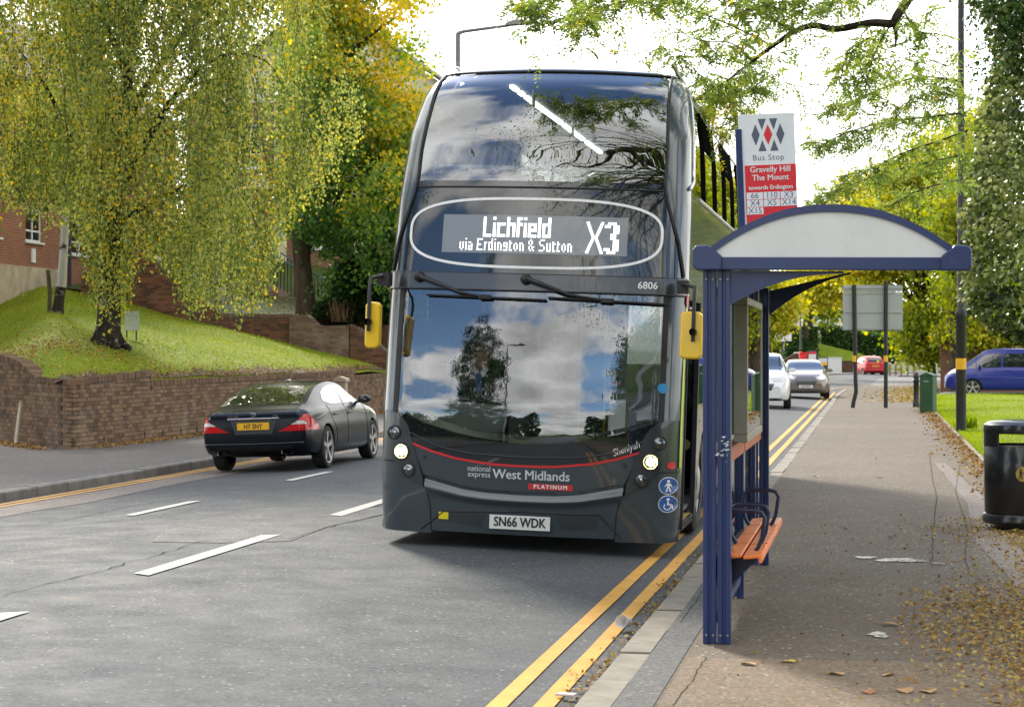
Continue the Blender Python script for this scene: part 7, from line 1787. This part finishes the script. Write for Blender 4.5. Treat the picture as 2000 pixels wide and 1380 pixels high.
t, w, h = farbox('wheelie_bin', 'red wheelie bin beyond the bronze grey car', 'bin', 1562, 1577, 690, 706, 152, None); b = MB(); b.prism([(-w*.4, 0), (w*.4, 0), (w/2, h), (-w/2, h)], 1, 0, .6); b.build('body', M_FLAGR, t); MB().box(-w*.54, w*.54, -.04, .64, h, h+.09).build('lid', M_FLAGR, t)
t, w, h = farbox('white_sign', 'blank white sign on a post by the far brick wall', 'sign', 1513, 1546, 649, 666, 160, None); MB().box(-w/2, w/2, -.02, .02, 0, h).build('board', M_SHW, t); MB().tube([(0, .05, -3.2), (0, .05, h)], .05, 8).build('post', M_COL, t)
hz = thing('far_house', 'pale timbered house above the far hedge', 'house', P3(1610, 640, 235), TH); w = 8.0
facade(hz, 'wall', M_CREAM, w, -3, 3.2, [(.6, 1.8, .9, 2.2), (3.0, 4.2, .6, 2.4), (5.6, 7.0, .9, 2.2)], (-w/2, 0, 0), 0, False)
MB().box(-w/2, -w/2+.01, .01, 7, -3, 3.2).box(w/2-.01, w/2, .01, 7, -3, 3.2).build('wall', M_CREAM, hz); gable_roof(hz, -w/2, w/2, 0, 7, 3.2, 3.0, 'x')
b = MB(); [b.box(x, x+.22, -.05, -.003, -1, 3.15) for x in (-w/2+.02, -1.6, .9, w/2-.25)]; b.build('timber', M_GREYPL, hz)
for Z, px0, px1, h in ((420, 900, 2300, 9),):
    a, c2 = P3(px0, 690, Z), P3(px1, 690, Z); n = 14000; u = rr.uniform(0, 1, n); zz_ = rr.uniform(0, 1, n)**.8*(h+4*np.sin(u*23)+2.5*np.sin(u*61))
    p = np.array([tuple(a.lerp(c2, k)) for k in u]); p[:, 2] = zz_-1; p += rr.normal(0, 2, p.shape)*[1, 1, .2]
    leaves('woodland_backdrop', p, rr.uniform(1.0, 2.4, n), rr.uniform(.1, .8, n), LF_YEL, None, None, .8, kind='stuff')
# ================================================================== people in the bus
M_SKIN = plain('skin', (.42, .22, .15), .5, var=.1, scale=12); M_HAIR = plain('hair', (.12, .06, .03), .7, var=.3, scale=30)
M_JUMPER = plain('dark_jumper', (.012, .014, .022), .9); M_SHIRT = plain('white_shirt', (.75, .75, .75), .8, var=.04); M_TIE = plain('blue_tie', (.02, .09, .30), .6)
M_COAT = plain('grey_green_coat', (.20, .22, .20), .9); M_HAT = plain('pale_hat', (.55, .52, .42), .9); M_MASK = plain('white_mask', (.75, .77, .78), .8, var=.04)
def skin_mesh(name, nodes, edges, mat, parent, sub_=2):
    me = bpy.data.meshes.new(name); me.from_pydata([n[0] for n in nodes], edges, []); o = bpy.data.objects.new(name, me); COL.objects.link(o)
    sk = o.modifiers.new('s', 'SKIN'); sk.use_smooth_shade = True
    for i, n in enumerate(nodes):
        me.skin_vertices[0].data[i].radius = n[1] if isinstance(n[1], tuple) else (n[1], n[1]); me.skin_vertices[0].data[i].use_root = (i == 0)
    sb = o.modifiers.new('u', 'SUBSURF'); sb.levels = sub_; sb.render_levels = sub_
    bpy.context.view_layer.update(); dg = bpy.context.evaluated_depsgraph_get(); m2 = bpy.data.meshes.new_from_object(o.evaluated_get(dg)); bpy.data.objects.remove(o)
    m2.materials.clear(); m2.materials.append(mat); return link(name, m2, parent)
def head(parent, c, hair=None):
    b = MB(); b.lathe([(.001, -.115), (.035, -.112), (.058, -.085), (.072, -.045), (.078, .0), (.080, .04), (.072, .08), (.048, .108), (.001, .118)], 20); b.v = [(x, y*1.18, z) for x, y, z in b.v]
    b.v = [(x*(1-.12*max(0, -z/.11)), y-(.012 if z < -.02 and y < 0 else 0), z) for x, y, z in b.v]
    b.lathe([(.001, .03), (.010, .01), (.016, -.02), (.001, -.03)], 8, 'z', (0, -.100, -.005)); b.lathe([(.001, -.032), (.010, -.02), (.013, .0), (.012, .022), (.001, .032)], 8, 'z', (-.080, .012, .0)); b.lathe([(.001, -.032), (.010, -.02), (.013, .0), (.012, .022), (.001, .032)], 8, 'z', (.080, .012, .0)); b.lathe([(.052, -.19), (.050, -.09)], 14, 'z', (0, .012, 0))
    h = b.build('head', M_SKIN, parent, smooth=80, loc=c)
    for s in (-1, 1): MB().lathe([(.001, -.010), (.011, -.004), (.001, .006)], 10, 'y', (s*.030, -.082, .015)).build('eye', M_PRINTB, h)
    MB().box(-.022, .022, -.092, -.082, -.060, -.052).build('mouth', M_FLAGR if False else plain('lips', (.30, .10, .08), .6), h, bevel=.003)
    if hair:
        b = MB(); b.lathe([(.086, -.02), (.088, .03), (.080, .085), (.052, .118), (.001, .128)], 20); b.v = [(x, y*1.18+.010, z+(.045 if y < -.03 else 0)*(1 if z < .05 else .2)) for x, y, z in b.v]; b.build('hair', hair, h, smooth=80)
    return h
BW = lambda x, y, z: bus.matrix_world @ Vector((x, y, z))
bpy.context.view_layer.update()
def body(t, torso, mat, arms):
    nodes = [((0, .0, .02), (.16, .13)), ((0, .02, .20), (.15, .11)), ((0, .02, .40), (.17, .11)), ((0, .02, .50), (.12, .09)), ((0, .0, .57), (.055, .055))]; ed = [(0, 1), (1, 2), (2, 3), (3, 4)]
    for s, pts in ((-1, arms[0]), (1, arms[1])):
        k = len(nodes); nodes += [((s*.19, .02, .47), .062)]+[(p, r) for p, r in pts]; ed += [(3, k)]+[(k+i, k+i+1) for i in range(len(pts))]
    for s in (-1, 1):
        k = len(nodes); nodes += [((s*.10, -.08, .0), .095), ((s*.14, -.42, .02), .07), ((s*.14, -.46, -.40), .05)]; ed += [(0, k), (k, k+1), (k+1, k+2)]
    return skin_mesh('body', nodes, ed, mat, t)
def hand(t, p, mat=None):
    nodes = [((0, 0, 0), .026), ((0, -.05, -.005), .030)]; ed = [(0, 1)]
    for i, (dx, ln) in enumerate(((-.028, .055), (-.010, .066), (.010, .062), (.027, .048))):
        k = len(nodes); nodes += [((dx, -.075, 0), .0095), ((dx*1.1, -.075-ln*.6, .0), .0085), ((dx*1.1, -.075-ln*.75, -.035), .0075)]; ed += [(1, k), (k, k+1), (k+1, k+2)]
    k = len(nodes); nodes += [((.04, -.03, .0), .011), ((.055, -.065, -.015), .009)]; ed += [(0, k), (k, k+1)]
    o = skin_mesh('hand', nodes, ed, mat or M_SKIN, t, 1); o.location = p; return o
d = thing('person', 'bus driver in a dark jumper with white collar and blue tie behind the windscreen', 'person', BW(-.62, 1.30, .92))
body(d, None, M_JUMPER, ([((-.27, -.08, .25), .05), ((-.24, -.26, .24), .040)], [((.27, -.08, .25), .05), ((.24, -.26, .24), .040)]))
for s in (-1, 1): hand(d, (s*.235, -.27, .245))
head(d, Vector((0, -.02, .70)), M_HAIR)
b = MB()
for s in (-1, 1): b.add([(s*.012, -.095, .50), (s*.075, -.03, .585), (s*.055, -.045, .625), (s*.005, -.075, .57)], [(0, 1, 2, 3)])
b.build('collar', M_SHIRT, d)
b = MB(); b.prism([(-.022, .555), (.022, .555), (.026, .525), (.030, .40), (0, .37), (-.030, .40), (-.026, .525)], 1, -.125, -.105); b.build('tie', M_TIE, d)
w = thing('person', 'passenger boarding in a pale hat and white face mask by the bus door', 'person', BW(.78, 1.55, .42))
nodes = [((0, 0, .86), (.17, .13)), ((0, 0, 1.05), (.16, .12)), ((0, 0, 1.25), (.18, .12)), ((0, 0, 1.36), (.12, .09)), ((0, 0, 1.42), (.055, .055)), ((-.2, 0, 1.32), .062), ((-.26, -.06, 1.08), .052), ((-.16, -.26, 1.02), .04), ((.2, 0, 1.32), .062), ((.25, -.04, 1.08), .052), ((.14, -.24, .98), .04),
         ((-.1, 0, .80), .10), ((-.11, -.02, .45), .075), ((-.11, 0, .08), .05), ((-.11, -.12, .05), .045), ((.1, 0, .80), .10), ((.11, -.02, .45), .075), ((.11, 0, .08), .05), ((.11, -.12, .05), .045)]
skin_mesh('body', nodes, [(0, 1), (1, 2), (2, 3), (3, 4), (3, 5), (5, 6), (6, 7), (3, 8), (8, 9), (9, 10), (0, 11), (11, 12), (12, 13), (13, 14), (0, 15), (15, 16), (16, 17), (17, 18)], M_COAT, w)
hand(w, (-.155, -.27, 1.015)); hand(w, (.135, -.25, .975)); h = head(w, Vector((0, -.02, 1.55)), M_HAIR)
b = MB(); b.lathe([(.145, .035), (.15, .03), (.098, .055), (.094, .10), (.07, .135), (.001, .142)], 22); b.v = [(x, y*1.12, z) for x, y, z in b.v]; b.build('hat', M_HAT, h, smooth=60)
b = MB(); b.grid(lambda u, v: ((u-.5)*.13, -.098+.9*((u-.5)*.13)**2*6-.014*math.sin(math.pi*v), -.085+.075*v), 8, 4); b.build('face_mask', M_MASK, h, smooth=60)
b = MB(); b.prism([(-.13, .55), (.13, .55), (.11, .92), (-.11, .92)], 1, -.36, -.24); o = b.build('shopping_bag', M_SHIRT, loc=BW(.70, 1.55, .36), bevel=.02); tag(o, 'white carrier bag held by the masked passenger on the bus', 'bag')
